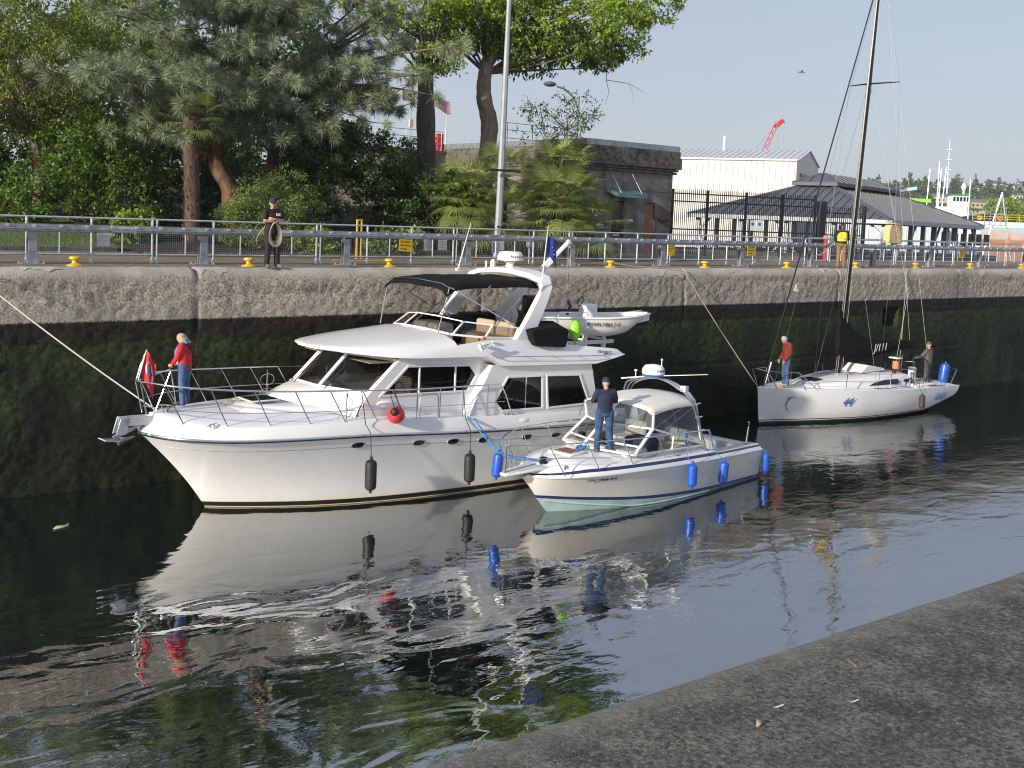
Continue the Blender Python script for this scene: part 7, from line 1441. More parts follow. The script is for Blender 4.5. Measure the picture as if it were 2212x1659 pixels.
# things on its roof: railing, red drum, flags
e = empty('roof_railing', (LX0, 44, LT), 0, 'thin dark railing standing on the lockhouse roof behind the trunks', 'railing')
for z in (.35, .75, 1.1): MB().tube([(-3.6+3.7, 0, z), (5.0, 0, z)], .015, 5).build('rail', M['black_plastic'], e)
for k_ in range(4): MB().tube([(.15+1.6*k_, 0, 0), (.15+1.6*k_, 0, 1.1)], .018, 5).build('post', M['black_plastic'], e)
# upper terrace left of the lockhouse carrying the flags
tw_ = MB(); tw_.box((29.6, 48.6, ZT), (33.1, 60, 10.05)); o = tw_.build('terrace_wall', M['old_concrete'], None, smooth=0); tag(o, 'dark overgrown retaining wall behind the leaning trunk and bushes', 'retaining wall')
e = empty('terrace_railing', (28.6, 48.9, 10.05), 0, 'thin white and black railing between the two trunks', 'railing')
for z in (.3, .65, 1.0): MB().tube([(1.1, 0, z), (4.5, 0, z)], .014, 5).build('rail', M['black_plastic'], e)
for k_ in range(4): MB().tube([(1.1+1.1*k_, 0, 0), (1.1+1.1*k_, 0, 1.0)], .016, 5).build('post', M['white_paint'], e)
e = empty('red_drum', (33.0, 49.2, 10.05), 0, 'bright red drum on the terrace between the trunks', 'drum'); MB().lathe([(.28, 0), (.28, .3), (.295, .32), (.28, .34), (.28, .62), (.295, .64), (.28, .66), (.28, .92), (.02, .92)], 16).build('drum_body', M['red_paint'], e)
def us_flag(base, h_, label):
    e = empty('national_flag', base, 0, label, 'flag'); MB().tube([(0, 0, 0), (.25, 0, h_)], .018, 6).build('flag_staff', M['white_paint'], e); rows = []
    f = lambda u, v_, o_=0: (.25+u*1.15+.05*v_, -.05*sin(u*6)-o_, h_-.05-v_*.66-.30*u+.05*sin(u*5+1))
    for k_ in range(13): MB().grid([[f(u, (k_+q)/13) for u in np.linspace(0, 1, 13)] for q in (0, 1)]).build('stripe', M['flag_red' if k_ % 2 == 0 else 'flag_white'], e)
    MB().grid([[f(u, v_, .012) for u in np.linspace(0, .42, 7)] for v_ in np.linspace(0, 7/13, 5)]).build('canton', M['flag_blue'], e)
    st = MB()
    for i in range(5):
        for j in range(6): p = f(.035+.07*j, .05+.1*i, .02); st.ball(p, .013, 5, 4, (1, .4, 1))
    st.build('stars', M['flag_white'], e)['kind'] = 'stuff'
us_flag((33.1, 50.4, 10.05), 3.15, 'stars and stripes flag flying between the two trunks')
MB().tube([(34.4, 50.6, 10.05), (34.42, 50.6, 12.35)], .05, 8).build('vent_pipe', M['white_paint'], None); tag(bpy.data.objects['vent_pipe'], 'plain white pipe standing right of the striped flag', 'pipe')
e = empty('signal_flag', (31.7, 49.9, 10.05), 0, 'small square red flag on a mast left of the striped flag', 'flag'); MB().tube([(0, 0, 0), (0, 0, 3.2)], .03, 6).build('flag_staff', M['galv_pipe'], e); MB().grid([[(-.55+.6*u, .04*sin(u*7), 3.1-.55*v_) for u in np.linspace(0, 1, 7)] for v_ in (0, .5, 1)]).build('flag_cloth', M['red_paint'], e); MB().ball((-.3, -.02, 2.8), .10, 8, 5, (1, .3, 1)).build('emblem', M['flag_white'], e); MB().box((-.1, -.1, 1.2), (.1, .1, 1.6)).build('lamp_box', M['gold'], e)
# street lamp behind the lockhouse
e = empty('street_lamp', (46.2, 53.4, ZT), 0, 'grey cobra-head street lamp rising behind the lockhouse roof', 'street lamp'); MB().tube([(0, 0, 0), (.08, 0, 9.2)], [.12, .09], 10).build('pole', mat('lamp_pole', (.2, .205, .22), .5), e); MB().tube(cat_rom([(.05, 0, 8.5), (-.25, .15, 9.1), (-.7, .4, 9.55), (-1.15, .7, 9.72)], 5), .06, 8).build('arm', mat('arm_grey', (.12, .12, .125), .5), e)
MB().ball((-1.5, .95, 9.85), .45, 14, 8, (1, .8, .38)).build('lamp_head', mat('lamp_grey', (.13, .125, .12), .5), e)
# white metal shed
SE = V(89.95, 70.39, 0); sl_ = V(-.477, .879, 0); se_ = V(.879, .477, 0); zE, zR, zG = 13.35, 14.72, 3.0
shd = empty('boat_shed', tuple(SE+V(0, 0, zG)), 0, 'big white corrugated metal shed with grey gable end', 'building')
def sp_(l, w_, z): return sl_*l+se_*w_+V(0, 0, z-zG)
MB().add([sp_(0, 0, zG), sp_(40, 0, zG), sp_(40, 0, zE), sp_(0, 0, zE)], [(0, 1, 2, 3)]).build('side_wall', mat('shed_white', (.60, .585, .535), .6, var=.02), shd, smooth=0)
MB().add([sp_(0, 0, zG), sp_(0, 14, zG), sp_(0, 14, zE-.1), sp_(0, 7, zR), sp_(0, 0, zE)], [(0, 1, 2, 3, 4)]).build('gable_wall', M['shed_white'], shd, smooth=0)
MB().add([sp_(0, 14, zG), sp_(40, 14, zG), sp_(40, 14, zE), sp_(0, 14, zE)], [(0, 1, 2, 3)]).build('side_wall', M['shed_white'], shd, smooth=0)
for a, b_ in ((0, 7), (14, 7)): MB().add([sp_(-.2, a-.15 if a == 0 else a+.15, zE-.02), sp_(40, a-.15 if a == 0 else a+.15, zE-.02), sp_(40, b_, zR+.03), sp_(-.2, b_, zR+.03)], [(0, 1, 2, 3)]).build('roof_sheet', mat('shed_roof', (.60, .62, .64), .5, .2), shd, smooth=0)
rb = MB().bar((0, 0, 0), (0, 0, zE-zG), .04, .03).build('wall_rib', M['shed_white'], shd, smooth=0); rb.location = sp_(.2, -.03, zG)
for k_ in range(1, 62): q = rb.copy(); COL.objects.link(q); q.parent = shd; q.location = sp_(.2+.62*k_, -.03, zG)
q0 = sp_(.2, 0, zE+.03); q1 = sp_(.2, 7, zR+.06); rr_ = MB().bar((0, 0, 0), q1-q0, .05, .06).build('roof_rib', M['shed_roof'], shd, smooth=0); rr_.location = q0
for k_ in range(1, 60): q = rr_.copy(); COL.objects.link(q); q.parent = shd; q.location = q0+sl_*(.64*k_)
MB().add([sp_(-.03, 2.0, zG), sp_(-.03, 12.4, zG), sp_(-.03, 12.4, 11.9), sp_(-.03, 2.0, 11.9)], [(0, 1, 2, 3)]).build('big_door', mat('door_mauve', (.42, .36, .38), .6), shd, smooth=0)
dt = MB(); dt.bar(sp_(-.06, 12.4, zG), sp_(-.06, 12.4, 11.9), .25, .1); dt.bar(sp_(-.06, 2, 12.0), sp_(-.06, 12.4, 12.0), .1, .25); dt.build('door_trim', M['wood'], shd, smooth=0)
MB().tube([sp_(-.1, -.15, zE), sp_(40, -.15, zE)], .10, 6).build('gutter', M['white_paint'], shd)
MB().tube([sp_(9, 7, zR), sp_(9, 7, zR+1.5)], .14, 8).build('flue', M['white_paint'], shd)
# red lattice crane far behind
ce = empty('lattice_crane', (206.9, 171.1, 0), 0, 'red lattice boom crane far behind the white shed', 'crane'); A, B = V(-6, 4.8, 6), V(2.1, -1.1, 30.6); ax = (B-A).normalized(); s1 = ax.cross(V(.77, .64, 0)).normalized(); s2 = ax.cross(s1); cm = MB()
for i, j in ((-1, -1), (1, -1), (1, 1), (-1, 1)): cm.tube([A+s1*i*.75+s2*j*.75, B+s1*i*.42+s2*j*.42], .10, 5)
n = 16
for k_ in range(n):
    p, q = A.lerp(B, k_/n), A.lerp(B, (k_+1)/n); w0, w1 = lerp(.75, .42, k_/n), lerp(.75, .42, (k_+1)/n)
    for (i, j), (i2, j2) in (((-1, -1), (1, -1)), ((1, -1), (1, 1)), ((1, 1), (-1, 1)), ((-1, 1), (-1, -1))): cm.tube([p+s1*i*w0+s2*j*w0, q+s1*i2*w1+s2*j2*w1], .07, 4)
cm.build('lattice_boom', M['red_paint'], ce); MB().bar(B-ax*.9, B+V(1.2, -.8, .7), 1.1, .9).build('boom_head', M['red_paint'], ce, bevel=.1)
cb = MB(); cb.tube([B+V(1.5, -1, .8), B+V(1.5, -1, -11)], .05, 4); cb.tube([B, V(-12, 9, 8)], .05, 4); cb.tube([B+V(.5, -.4, .3), B+V(.5, -.4, -14)], .05, 4); cb.build('hoist_cable', M['galv'], ce); MB().ball(tuple(B+V(1.5, -1, -11)), .5, 8, 6).build('hook_block', M['white_paint'], ce); MB().box((-14, 0, 0), (-2, 12, 7)).build('crane_cab', M['red_paint'], ce, bevel=.3)
# black palisade fence and gate
F0, F1 = V(38.55, 37.3, ZT), V(46.4, 35.0, ZT); fd = (F1-F0); FL = fd.length; fa = math.atan2(fd.y, fd.x); fe = empty('palisade_fence', tuple(F0), fa, 'tall black steel palisade fence right of the lockhouse', 'fence')
for z in (.32, 1.22, 2.55, 2.92): MB().box((0, -.025, z), (FL, .025, z+.06)).build('rail', M['fence_black'], fe, smooth=0)
pk = MB(); pk.box((-.016, -.05, .08), (.016, -.03, 3.10)); pk.add([(-.016, -.05, 3.10), (.016, -.05, 3.10), (.016, -.03, 3.10), (-.016, -.03, 3.10), (0, -.04, 3.24)], [(0, 1, 4), (1, 2, 4), (2, 3, 4), (3, 0, 4)]); pk = pk.build('picket', M['fence_black'], fe, smooth=0)
for k_ in range(1, int(FL/.108)): q = pk.copy(); COL.objects.link(q); q.parent = fe; q.location.x = .108*k_
for x in (.0, 1.9, 4.1, 6.2, FL): MB().box((x-.05, -.03, 0), (x+.05, .07, 3.15 if x < FL else 3.2)).build('post', M['fence_black'], fe, smooth=0)
for x, m_ in ((4.35, 'sign_white'), (4.75, 'sign_white')): sg_ = MB().box((x, -.07, 1.3), (x+.32, -.055, 1.8)).build('fence_notice', M[m_], fe, smooth=0); MB().box((x+.05, -.075, 1.55), (x+.2, -.0705, 1.7)).build('notice_mark', M['blue_paint'], sg_, smooth=0)
G0 = V(46.9, 34.9, ZT); ge = empty('palisade_gate', tuple(G0), R(-22), 'shorter black palisade gate with thick posts beside the vest wearer', 'gate')
MB().box((-.28, -.15, 0), (.12, .15, 2.9)).build('gate_post', M['fence_black'], ge, bevel=.02); MB().box((2.3, -.08, 0), (2.46, .08, 2.75)).build('gate_post', M['fence_black'], ge, bevel=.02)
for z in (.3, 1.2, 2.3): MB().box((.12, -.03, z), (2.3, .03, z+.06)).build('rail', M['fence_black'], ge, smooth=0)
for k_ in range(18): MB().box((.2+.12*k_, -.06, .1), (.235+.12*k_, -.035, 2.65)).build('picket', M['fence_black'], ge, smooth=0)
MB().box((.9, -.2, 1.5), (1.2, -.06, 1.75)).build('lock_box', M['black_plastic'], ge); MB().box((1.6, -.08, 1.55), (1.95, -.065, 1.95)).build('gate_notice', M['sign_white'], ge)
e = empty('warning_post', (43.6, 32.2, ZT), 0, 'red post behind the railing left of the vest wearer', 'post'); MB().tube([(0, 0, 0), (0, 0, 1.05)], .09, 10).build('post_body', M['red_paint'], e); MB().lathe([(.12, 1.05), (.12, 1.2), (.04, 1.24)], 10).build('post_cap', M['orange'], e)
# open pavilion with dark standing-seam hip roof
K = V(63.6, 42.0, 0); pa = math.atan2(.295, .953); PW, PD = 26.5, 14.5; ZE = 7.45
pv = empty('pavilion', (K.x, K.y, 5.0), pa, 'open waterside pavilion with dark ribbed metal hip roof', 'pavilion')
MB().box((-1, -1, -6.5), (PW+1, PD+1, .0)).build('pavilion_deck', M['old_concrete'], pv, smooth=0)
mat('roof_dark', (.10, .107, .125), .55, 0, var=.08, vscale=1.5); ze = ZE-5.0; ov = .0
C1, C2 = (PD*.42, PD*.42), (PW-PD*.42, PD-PD*.42); zc = 4.85
rf = [[(0, 0, ze), (PW, 0, ze), (C2[0], C1[1], zc), (C1[0], C1[1], zc)], [(PW, 0, ze), (PW, PD, ze), (C2[0], C2[1], zc), (C2[0], C1[1], zc)], [(PW, PD, ze), (0, PD, ze), (C1[0], C2[1], zc), (C2[0], C2[1], zc)], [(0, PD, ze), (0, 0, ze), (C1[0], C1[1], zc), (C1[0], C2[1], zc)]]
for f in rf: MB().add(f, [(0, 1, 2, 3)]).build('roof_slope', M['roof_dark'], pv, smooth=0)
def seams(f, sp):
    a, b_, c_, d_ = [V(p) for p in f]; L = (b_-a).length; u = (b_-a)/L; n = int(L/sp); i0 = (d_-a).dot(u); i1 = (c_-a).dot(u); hgt = (d_-a)-u*i0
    for k_ in range(1, n):
        s = k_*sp; t = 1 if i0 <= s <= i1 else (s/i0 if s < i0 else (L-s)/(L-i1)); MB().bar(a+u*s+V(0, 0, .03), a+u*s+hgt*t+V(0, 0, .03), .05, .08).build('roof_seam', M['roof_dark'], pv, smooth=0)
seams(rf[0], 1.05); seams(rf[3], .62)
for f in rf: MB().bar(V(f[0])+V(0, 0, .04), V(f[3])+V(0, 0, .04), .34, .12).build('hip_cap', M['roof_dark'], pv, smooth=0)
for f in rf: MB().bar(V(f[0])+V(0, 0, -.1), V(f[1])+V(0, 0, -.1), .16, .28).build('fascia', M['galv'], pv, smooth=0)
z2_ = zc+.22; A2 = [(C1[0]-.5, C1[1]-.5, z2_), (C2[0]+.5, C1[1]-.5, z2_), (C2[0]+.5, C2[1]+.5, z2_), (C1[0]-.5, C2[1]+.5, z2_)]; T2 = [(C1[0]+1.1, C1[1]+1.0, z2_+.72), (C2[0]-1.1, C1[1]+1.0, z2_+.72), (C2[0]-1.1, C2[1]-1.0, z2_+.72), (C1[0]+1.1, C2[1]-1.0, z2_+.72)]
for i in range(4): MB().add([A2[i], A2[(i+1) % 4], T2[(i+1) % 4], T2[i]], [(0, 1, 2, 3)]).build('cap_roof', M['roof_dark'], pv, smooth=0); MB().bar(V(A2[i])-V(0, 0, .1), V(A2[(i+1) % 4])-V(0, 0, .1), .1, .25).build('fascia', M['roof_dark'], pv, smooth=0); MB().bar(A2[i], T2[i], .25, .1).build('hip_cap', M['roof_dark'], pv, smooth=0)
seams([A2[0], A2[1], T2[1], T2[0]], 1.2); seams([A2[3], A2[0], T2[0], T2[3]], 1.2)
MB().add(T2, [(0, 1, 2, 3)]).build('cap_top', M['roof_dark'], pv, smooth=0); MB().add([(.1, .1, ze-.2), (PW-.1, .1, ze-.2), (PW-.1, PD-.1, ze-.2), (.1, PD-.1, ze-.2)], [(0, 1, 2, 3)]).build('soffit', M['interior'], pv, smooth=0)
for i in range(9):
    for y in (.6, PD-.6): x = .6+(PW-1.2)*i/8; MB().box((x-.14, y-.14, 0), (x+.14, y+.14, ze-.2)).build('post', M['galv'], pv, smooth=0)
for j in range(1, 4):
    for x in (.6, PW-.6): y = .6+(PD-1.2)*j/4; MB().box((x-.14, y-.14, 0), (x+.14, y+.14, ze-.2)).build('post', M['galv'], pv, smooth=0)
for x, y, dx, dy in ((.6, .6, 1, 0), (.6, .6, 0, 1), (PW-.6, .6, -1, 0), (.6, PD-.6, 0, -1), (7.2, .6, 1, 0), (13.8, .6, 1, 0), (.6, 7.2, 0, 1)):
    MB().bar((x, y, ze-1.1), (x+dx*.9, y+dy*.9, ze-.25), .14, .14).build('brace', M['galv'], pv, smooth=0); MB().bar((x, y, 1.1), (x+dx*1.0, y+dy*1.0, .0), .12, .12).build('brace', M['galv'], pv, smooth=0)
MB().box((18.5, 1.0, .6), (19.3, 1.4, 1.9)).build('meter_cabinet', M['sign_white'], pv, bevel=.03)
# shed and sheds seen under the pavilion roof
e = empty('low_shed', (97.5, 70.4, 2), R(-36), 'pale blue-grey low shed seen under the pavilion roof', 'building'); MB().box((-9, 0, -2), (11, 8, 5.4)).build('wall', mat('shed_blue', (.62, .66, .70), .6, var=.03), e, smooth=0); MB().box((-9.2, -.2, 5.4), (11.2, 8.2, 5.7)).build('roof', M['shed_roof'], e, smooth=0)
for k_ in range(20): MB().box((-9+k_, -.05, -2), (-8.94+k_, -.0, 5.4)).build('wall_rib', M['shed_blue'], e, smooth=0)
def workboat(name, base, rz, label, m_h, m_c, L=12, roof=None):
    e = empty(name, base, rz, label, 'boat'); rows = []
    for i in range(13): u = i/12; h = 2.0*math.sin(min(1, u*2.2)*pi/2)*(1 if u < .8 else 1-.2*(u-.8)/.2); z = 2.6-1.2*min(1, u*1.4); rows.append([(L*u, -h, z), (L*u+.4*(1-u), -h*.9, 1.0), (L*u+1.0*(1-u), -h*.6, -.3), (L*u+1.2*(1-u), 0, -.5), (L*u+1.0*(1-u), h*.6, -.3), (L*u+.4*(1-u), h*.9, 1.0), (L*u, h, z)])
    mb = MB().grid(rows); mb.f.append(tuple(12*7+i for i in range(7))); mb.m.append(0); mb.build('hull', M[m_h], e); MB().grid([[r_[0], r_[-1]] for r_ in rows]).build('deck', M['gelcoat'], e)
    MB().box((L*.30, -1.4, 1.2), (L*.62, 1.4, 4.6)).build('wheelhouse', M[m_c], e, bevel=.1)
    for k_ in range(4): MB().box((L*.32+k_*.9, -1.43, 3.4), (L*.32+.65+k_*.9, -1.39, 4.2)).build('window', M['dark_glass'], e, smooth=0)
    for k_ in range(3): MB().box((L*.295, -1.2+k_*.85, 3.4), (L*.302, -.55+k_*.85, 4.2)).build('window', M['dark_glass'], e, smooth=0)
    MB().box((L*.27, -1.7, 4.6), (L*.66, 1.7, 4.8)).build('wheelhouse_roof', M[roof or m_c], e, bevel=.05); MB().tube([(L*.5, 0, 4.8), (L*.5, 0, 8.2)], .07, 6).build('mast', M['white_paint'], e); return e
mat('green_paint', (.05, .26, .10), .5); workboat('workboat', (106.0, 69.6, 0), R(-36), 'white workboat with green cabin roof seen under the pavilion', 'white_paint', 'white_paint', 9, 'green_paint').scale = (1, 1.2, 1.75); workboat('fishing_boat', (118.5, 72.6, 0), R(-36), 'grey-hulled fishing boat moored beyond the pavilion posts', 'galv', 'white_paint', 8).scale = (1, 1.2, 1.6)
# rusty barge with yellow rails
def mat_rust():
    t = NT('barge_side'); co = t.coord('Object'); sp2 = t.n('SeparateXYZ'); t.l(co, sp2.inputs[0]); n1 = t.noise(t.mapping(co, (1, 1, .3)), .9, 6, .65); n2 = t.noise(co, .25, 4); c = t.mix(t.ramp(n1, [(.42, 0.), (.62, 1.)]), (.42, .42, .42), (.50, .30, .20)); c = t.mix(t.ramp(n2, [(.4, 0.), (.6, .8)]), c, (.52, .45, .38)); r1 = t.n('MapRange'); r1.inputs[1].default_value = 7.4; r1.inputs[2].default_value = 7.5; t.l(sp2.outputs[2], r1.inputs[0]); r2 = t.n('MapRange'); r2.inputs[1].default_value = 7.95; r2.inputs[2].default_value = 8.0; t.l(sp2.outputs[2], r2.inputs[0]); c = t.mix(r1.outputs[0], c, (.30, .48, .55)); c = t.mix(r2.outputs[0], c, (.66, .64, .60)); r3 = t.n('MapRange'); r3.inputs[1].default_value = 6.1; r3.inputs[2].default_value = 5.7; t.l(sp2.outputs[2], r3.inputs[0]); c = t.mix(r3.outputs[0], c, (.36, .17, .09)); t.l(c, t.b.inputs['Base Color']); t.b.inputs['Roughness'].default_value = .8; M['barge'] = t.mat
mat_rust(); be_ = empty('dry_dock_barge', (179, 102.3, 0), R(-38), 'high rust-streaked barge side with pale blue band and yellow rails', 'barge'); MB().box((0, 0, -1), (70, 18, 8.9)).build('hull', M['barge'], be_, smooth=0)
for z in (9.35, 9.75, 10.15): MB().tube([(0, .3, z), (70, .3, z)], .05, 4).build('deck_rail', M['bollard_yellow'], be_)
for k_ in range(36): MB().tube([(2*k_, .3, 8.9), (2*k_, .3, 10.15)], .05, 4).build('rail_post', M['bollard_yellow'], be_)
for x in (1.5, 5.0, 11): MB().lathe([(.45, 0), (.45, .25), (.2, .26)], 14, (x, .9, 9.5), 'y').build('cable_reel', M['orange' if x == 5.0 else 'bollard_yellow'], be_)
# blue-hulled tug behind it
tg = empty('tugboat', (306.3, 182, 0), R(-38), 'dark blue tugboat with white wheelhouse and tall mast behind the barge', 'tugboat'); tg.scale = (.62, .62, 1); rows = []
for i in range(17): u = i/16; x = -16+38*u; h = 5*math.sin(min(1, (1-u)*2.4)*pi/2)*(1 if u > .15 else .85+u); z = 11.2+2.4*max(0, (u-.35)/.65)**1.5; rows.append([(x, -h, z), (x-.8*u, -h*.92, 4), (x-1.5*u, -h*.7, -1)])
MB().grid(rows).build('hull', mat('tug_blue', (.012, .02, .06), .4), tg); MB().grid([[r_[0], (r_[0][0], -r_[0][1], r_[0][2])] for r_ in rows]).build('deck', M['galv'], tg); MB().grid([[(p[0], -p[1], p[2]) for p in r_] for r_ in rows]).build('hull', M['tug_blue'], tg)
MB().box((-7, -3.6, 11), (6, 3.6, 14.2)).build('deckhouse', M['white_paint'], tg, bevel=.2); MB().prism([(-1.5, -3, 14.2), (6.5, -3, 14.2), (7.3, -3, 17.6), (-1.5, -3, 17.6)], (0, 6, 0)).build('wheelhouse', M['white_paint'], tg, bevel=.15); MB().box((-2, -3.4, 17.6), (7.8, 3.4, 18.0)).build('wheelhouse_roof', M['green_paint'], tg)
for k_ in range(5): MB().box((-.9+1.6*k_, -3.08, 15.9), (.2+1.6*k_, -3.01, 17.2)).build('window', M['dark_glass'], tg, smooth=0)
for x, h in ((-5.2, 26), (-7.5, 25.5), (-13, 25)): MB().tube([(x, -1.5 if x < -6 else 0, 11), (x+1.2, 0, h)], .28, 6).build('mast_leg', M['galv_pipe'], tg)
MB().bar((-13, 0, 25), (-6, 0, 26.2), .4, .4).build('mast_beam', M['galv_pipe'], tg); MB().tube([(-3, 0, 18), (-3.2, 0, 34)], [.3, .12], 6).build('radar_mast', M['white_paint'], tg)
for z in (22, 25, 28, 31): MB().box((-4.2, -1., z), (-2.2, 1., z+.25)).build('mast_platform', M['white_paint'], tg)
MB().ball((5, 0, 20.2), 1.2, 12, 8).build('satellite_dome', M['white_paint'], tg); MB().tube([(5, 0, 18), (5, 0, 19.2)], .5, 8).build('dome_post', M['white_paint'], tg)
text('boat_name', 'CAITLIN ANN', 1.55, (4.2, -5.25, 12.0), ((1, .04, .05), (0, -.1, 1), (0, -1, -.1)), M['sign_white'], tg, .02)
e = empty('deck_crane', (142.2, 80.6, 0), R(-40), 'grey and white folding crane legs at the pavilion\'s right end', 'crane'); MB().tube([(0, 0, 0), (3.0, 0, 12.4)], .12, 6).build('crane_leg', M['galv_pipe'], e); MB().tube([(5.4, 0, 0), (3.0, 0, 12.4)], .09, 6).build('crane_leg', M['galv_pipe'], e); MB().tube([(0, 0, 0), (-3, 0, 9)], .13, 6).build('crane_leg', M['galv_pipe'], e); MB().ball((4.2, 0, 5.6), .7, 8, 6, (.45, .3, 1.4)).build('float_panel', M['orange'], e); cg = MB(); [cg.bar((x, -.8, 8.0), (x, -.8, 10.4), .07) for x in (.6, 1.3, 2.0, 2.7, 3.4)]; [cg.bar((.6, -.8, z), (3.4, -.8, z), .07) for z in (8.0, 8.8, 9.6, 10.4)]; cg.build('crane_cage', M['galv'], e, smooth=0)
for (x, y, z, L, m_, lb) in ((265.2, 175.6, 15.3, 9.5, 'lime', 'lime green crane boom lying above the pavilion roof'), (273.5, 182, 16.9, 6.5, 'galv', 'pale blue-tipped boom above the pavilion roof')):
    e = empty('crane_boom', (x, y, 0), R(-38), lb, 'crane'); MB().bar((0, 0, z), (L, 0, z-.3 if m_ == 'lime' else z+1.5), .7, .7).build('boom', M[m_], e); MB().bar((L-1.5, 0, z-.3 if m_ == 'lime' else z+1.2), (L+1.2, 0, z-.4 if m_ == 'lime' else z+1.7), .9, .9).build('boom_tip', M['lime'] if m_ == 'lime' else mat('tip_blue', (.35, .62, .72), .5), e); MB().box((-.3, -.3, 0), (.3, .3, z)).build('boom_mast', M['galv'], e)
# far shore: wooded hill, town
HB = V(790, 534, 0); hd_ = V(.788, -.615, 0); hf_ = V(.615, .788, 0)
hx = np.linspace(-700, 520, 90); hy = np.linspace(-260, 420, 34); GX, GY = np.meshgrid(hx, hy, indexing='ij'); T_h = np.clip((GY+230)/330, 0, 1); ridge = 36+vnoise(GX, GX*0, .008, 21)*14+np.interp(GX, [-700, -300, 0, 300, 520], [-10, 2, 4, 5, 4]); GZ = 1.5+(ridge-1.5)*(T_h*T_h*(3-2*T_h))-.02*np.clip(GY-120, 0, 400)
HP = np.stack([HB.x+hd_.x*GX+hf_.x*GY, HB.y+hd_.y*GX+hf_.y*GY, GZ], -1); ii = np.arange(GX.size).reshape(GX.shape); mat('hill_ground', (.06, .09, .03), .9, var=.2, vscale=.02)
o = np_mesh('hills', HP.reshape(-1, 3), np.stack([ii[:-1, :-1], ii[1:, :-1], ii[1:, 1:], ii[:-1, 1:]], -1).reshape(-1, 4), M['hill_ground'], None, True); tag(o, kind='structure')
def hz(x, y): i = np.clip(np.searchsorted(hx, x)-1, 0, 88); j = np.clip(np.searchsorted(hy, y)-1, 0, 32); return GZ[i, j]
# wood on the hill: many small crowns, one mass
n = 2600; tx = rng.uniform(-680, 500, n); ty = -235+rng.random(n)**.8*330; VV = []; mat_leaf('far_wood', (.045, .075, .028), (.10, .15, .04), trans=.1, nscale=.03)
HSX = [(93, 41, 5), (128, 86, 8), (118, 43, 4), (141, 70, 4), (150, 66, 5), (82, -13, 5), (109, -5, 4), (90, -21, 4), (79, -29, 5), (62, -51, 9), (37, -31, 6), (31, 80, 4), (74, 70, 5), (97, 80, 5), (82, -49, 5), (93, -52, 4)]
keep = np.ones(n, bool)
for x_, y_, r_ in HSX: keep &= ~((np.abs(tx-x_) < r_+1) & (ty < y_+5) & (ty > y_-45))
tx, ty = tx[keep], ty[keep]; n = len(tx); conif = rng.random(n) < .3; per = 34
for i in range(n):
    z0 = hz(tx[i], ty[i]); b_ = np.array([HB.x+hd_.x*tx[i]+hf_.x*ty[i], HB.y+hd_.y*tx[i]+hf_.y*ty[i], z0]); k_ = per
    if conif[i]: h_ = rng.uniform(7, 13); u = rng.random(k_); r_ = (1-u)*h_*.22; a = rng.uniform(0, 2*pi, k_); P = b_+np.stack([r_*np.cos(a), r_*np.sin(a), u*h_], -1)
    else: h_ = rng.uniform(5, 9); P = b_+np.array([0, 0, h_*.55])+unit(k_)*np.array([h_*.5, h_*.5, h_*.45])*(rng.random(k_)**.3)[:, None]
    VV.append(P)
o = quad_obj('hillside_wood', leaf_quads(np.concatenate(VV), 2.4, .8, 0), M['far_wood'], None); tag(o, 'distant green wooded hillside across the water at right', 'wood', kind='stuff')
# houses on the hill
mat('house_white', (.70, .69, .66), .7); mat('house_grey', (.36, .37, .38), .7); mat('house_tan', (.45, .36, .27), .7); mat('roof_grey', (.16, .15, .15), .8); mat('roof_brown', (.24, .15, .11), .8)
HS = [(93, 41, 8, 7, 7, 0, 'white house with grey roof high on the hill, left of the long one'), (128, 86, 14, 8, 9, 0, 'long white house with grey roof high on the hill'), (118, 43, 6, 6, 6, 0, 'small white house right of the long one'), (141, 70, 6, 6, 6, 0, 'small white house among trees near the ridge'), (150, 66, 8, 6, 6, 1, 'pale house with brown roof at the right edge near the ridge'), (82, -13, 9, 6, 6, 3, 'flat-roofed white house in the middle of the hill'), (109, -5, 7, 7, 7, 0, 'white gabled house standing out at the right of the hill'), (90, -21, 6, 6, 6, 1, 'small grey house with brown roof mid hill'), (79, -29, 8, 6, 5, 2, 'tan house below the flat-roofed white one'), (62, -51, 17, 9, 8, 2, 'brown office block behind the tug wheelhouse'), (37, -31, 11, 8, 8, 2, 'tan block above the pavilion roof'), (31, 80, 6, 6, 5, 2, 'tan house near the ridge left of the sailboat\'s stays'), (74, 70, 8, 6, 6, 1, 'grey house with brown roof near the ridge by the tug mast'), (97, 80, 9, 6, 6, 0, 'white house near the ridge right of the tug mast'), (82, -49, 9, 6, 5, 3, 'low flat grey-white house near the shore trees'), (93, -52, 7, 6, 6, 0, 'white house above the shore trees at the right edge')]
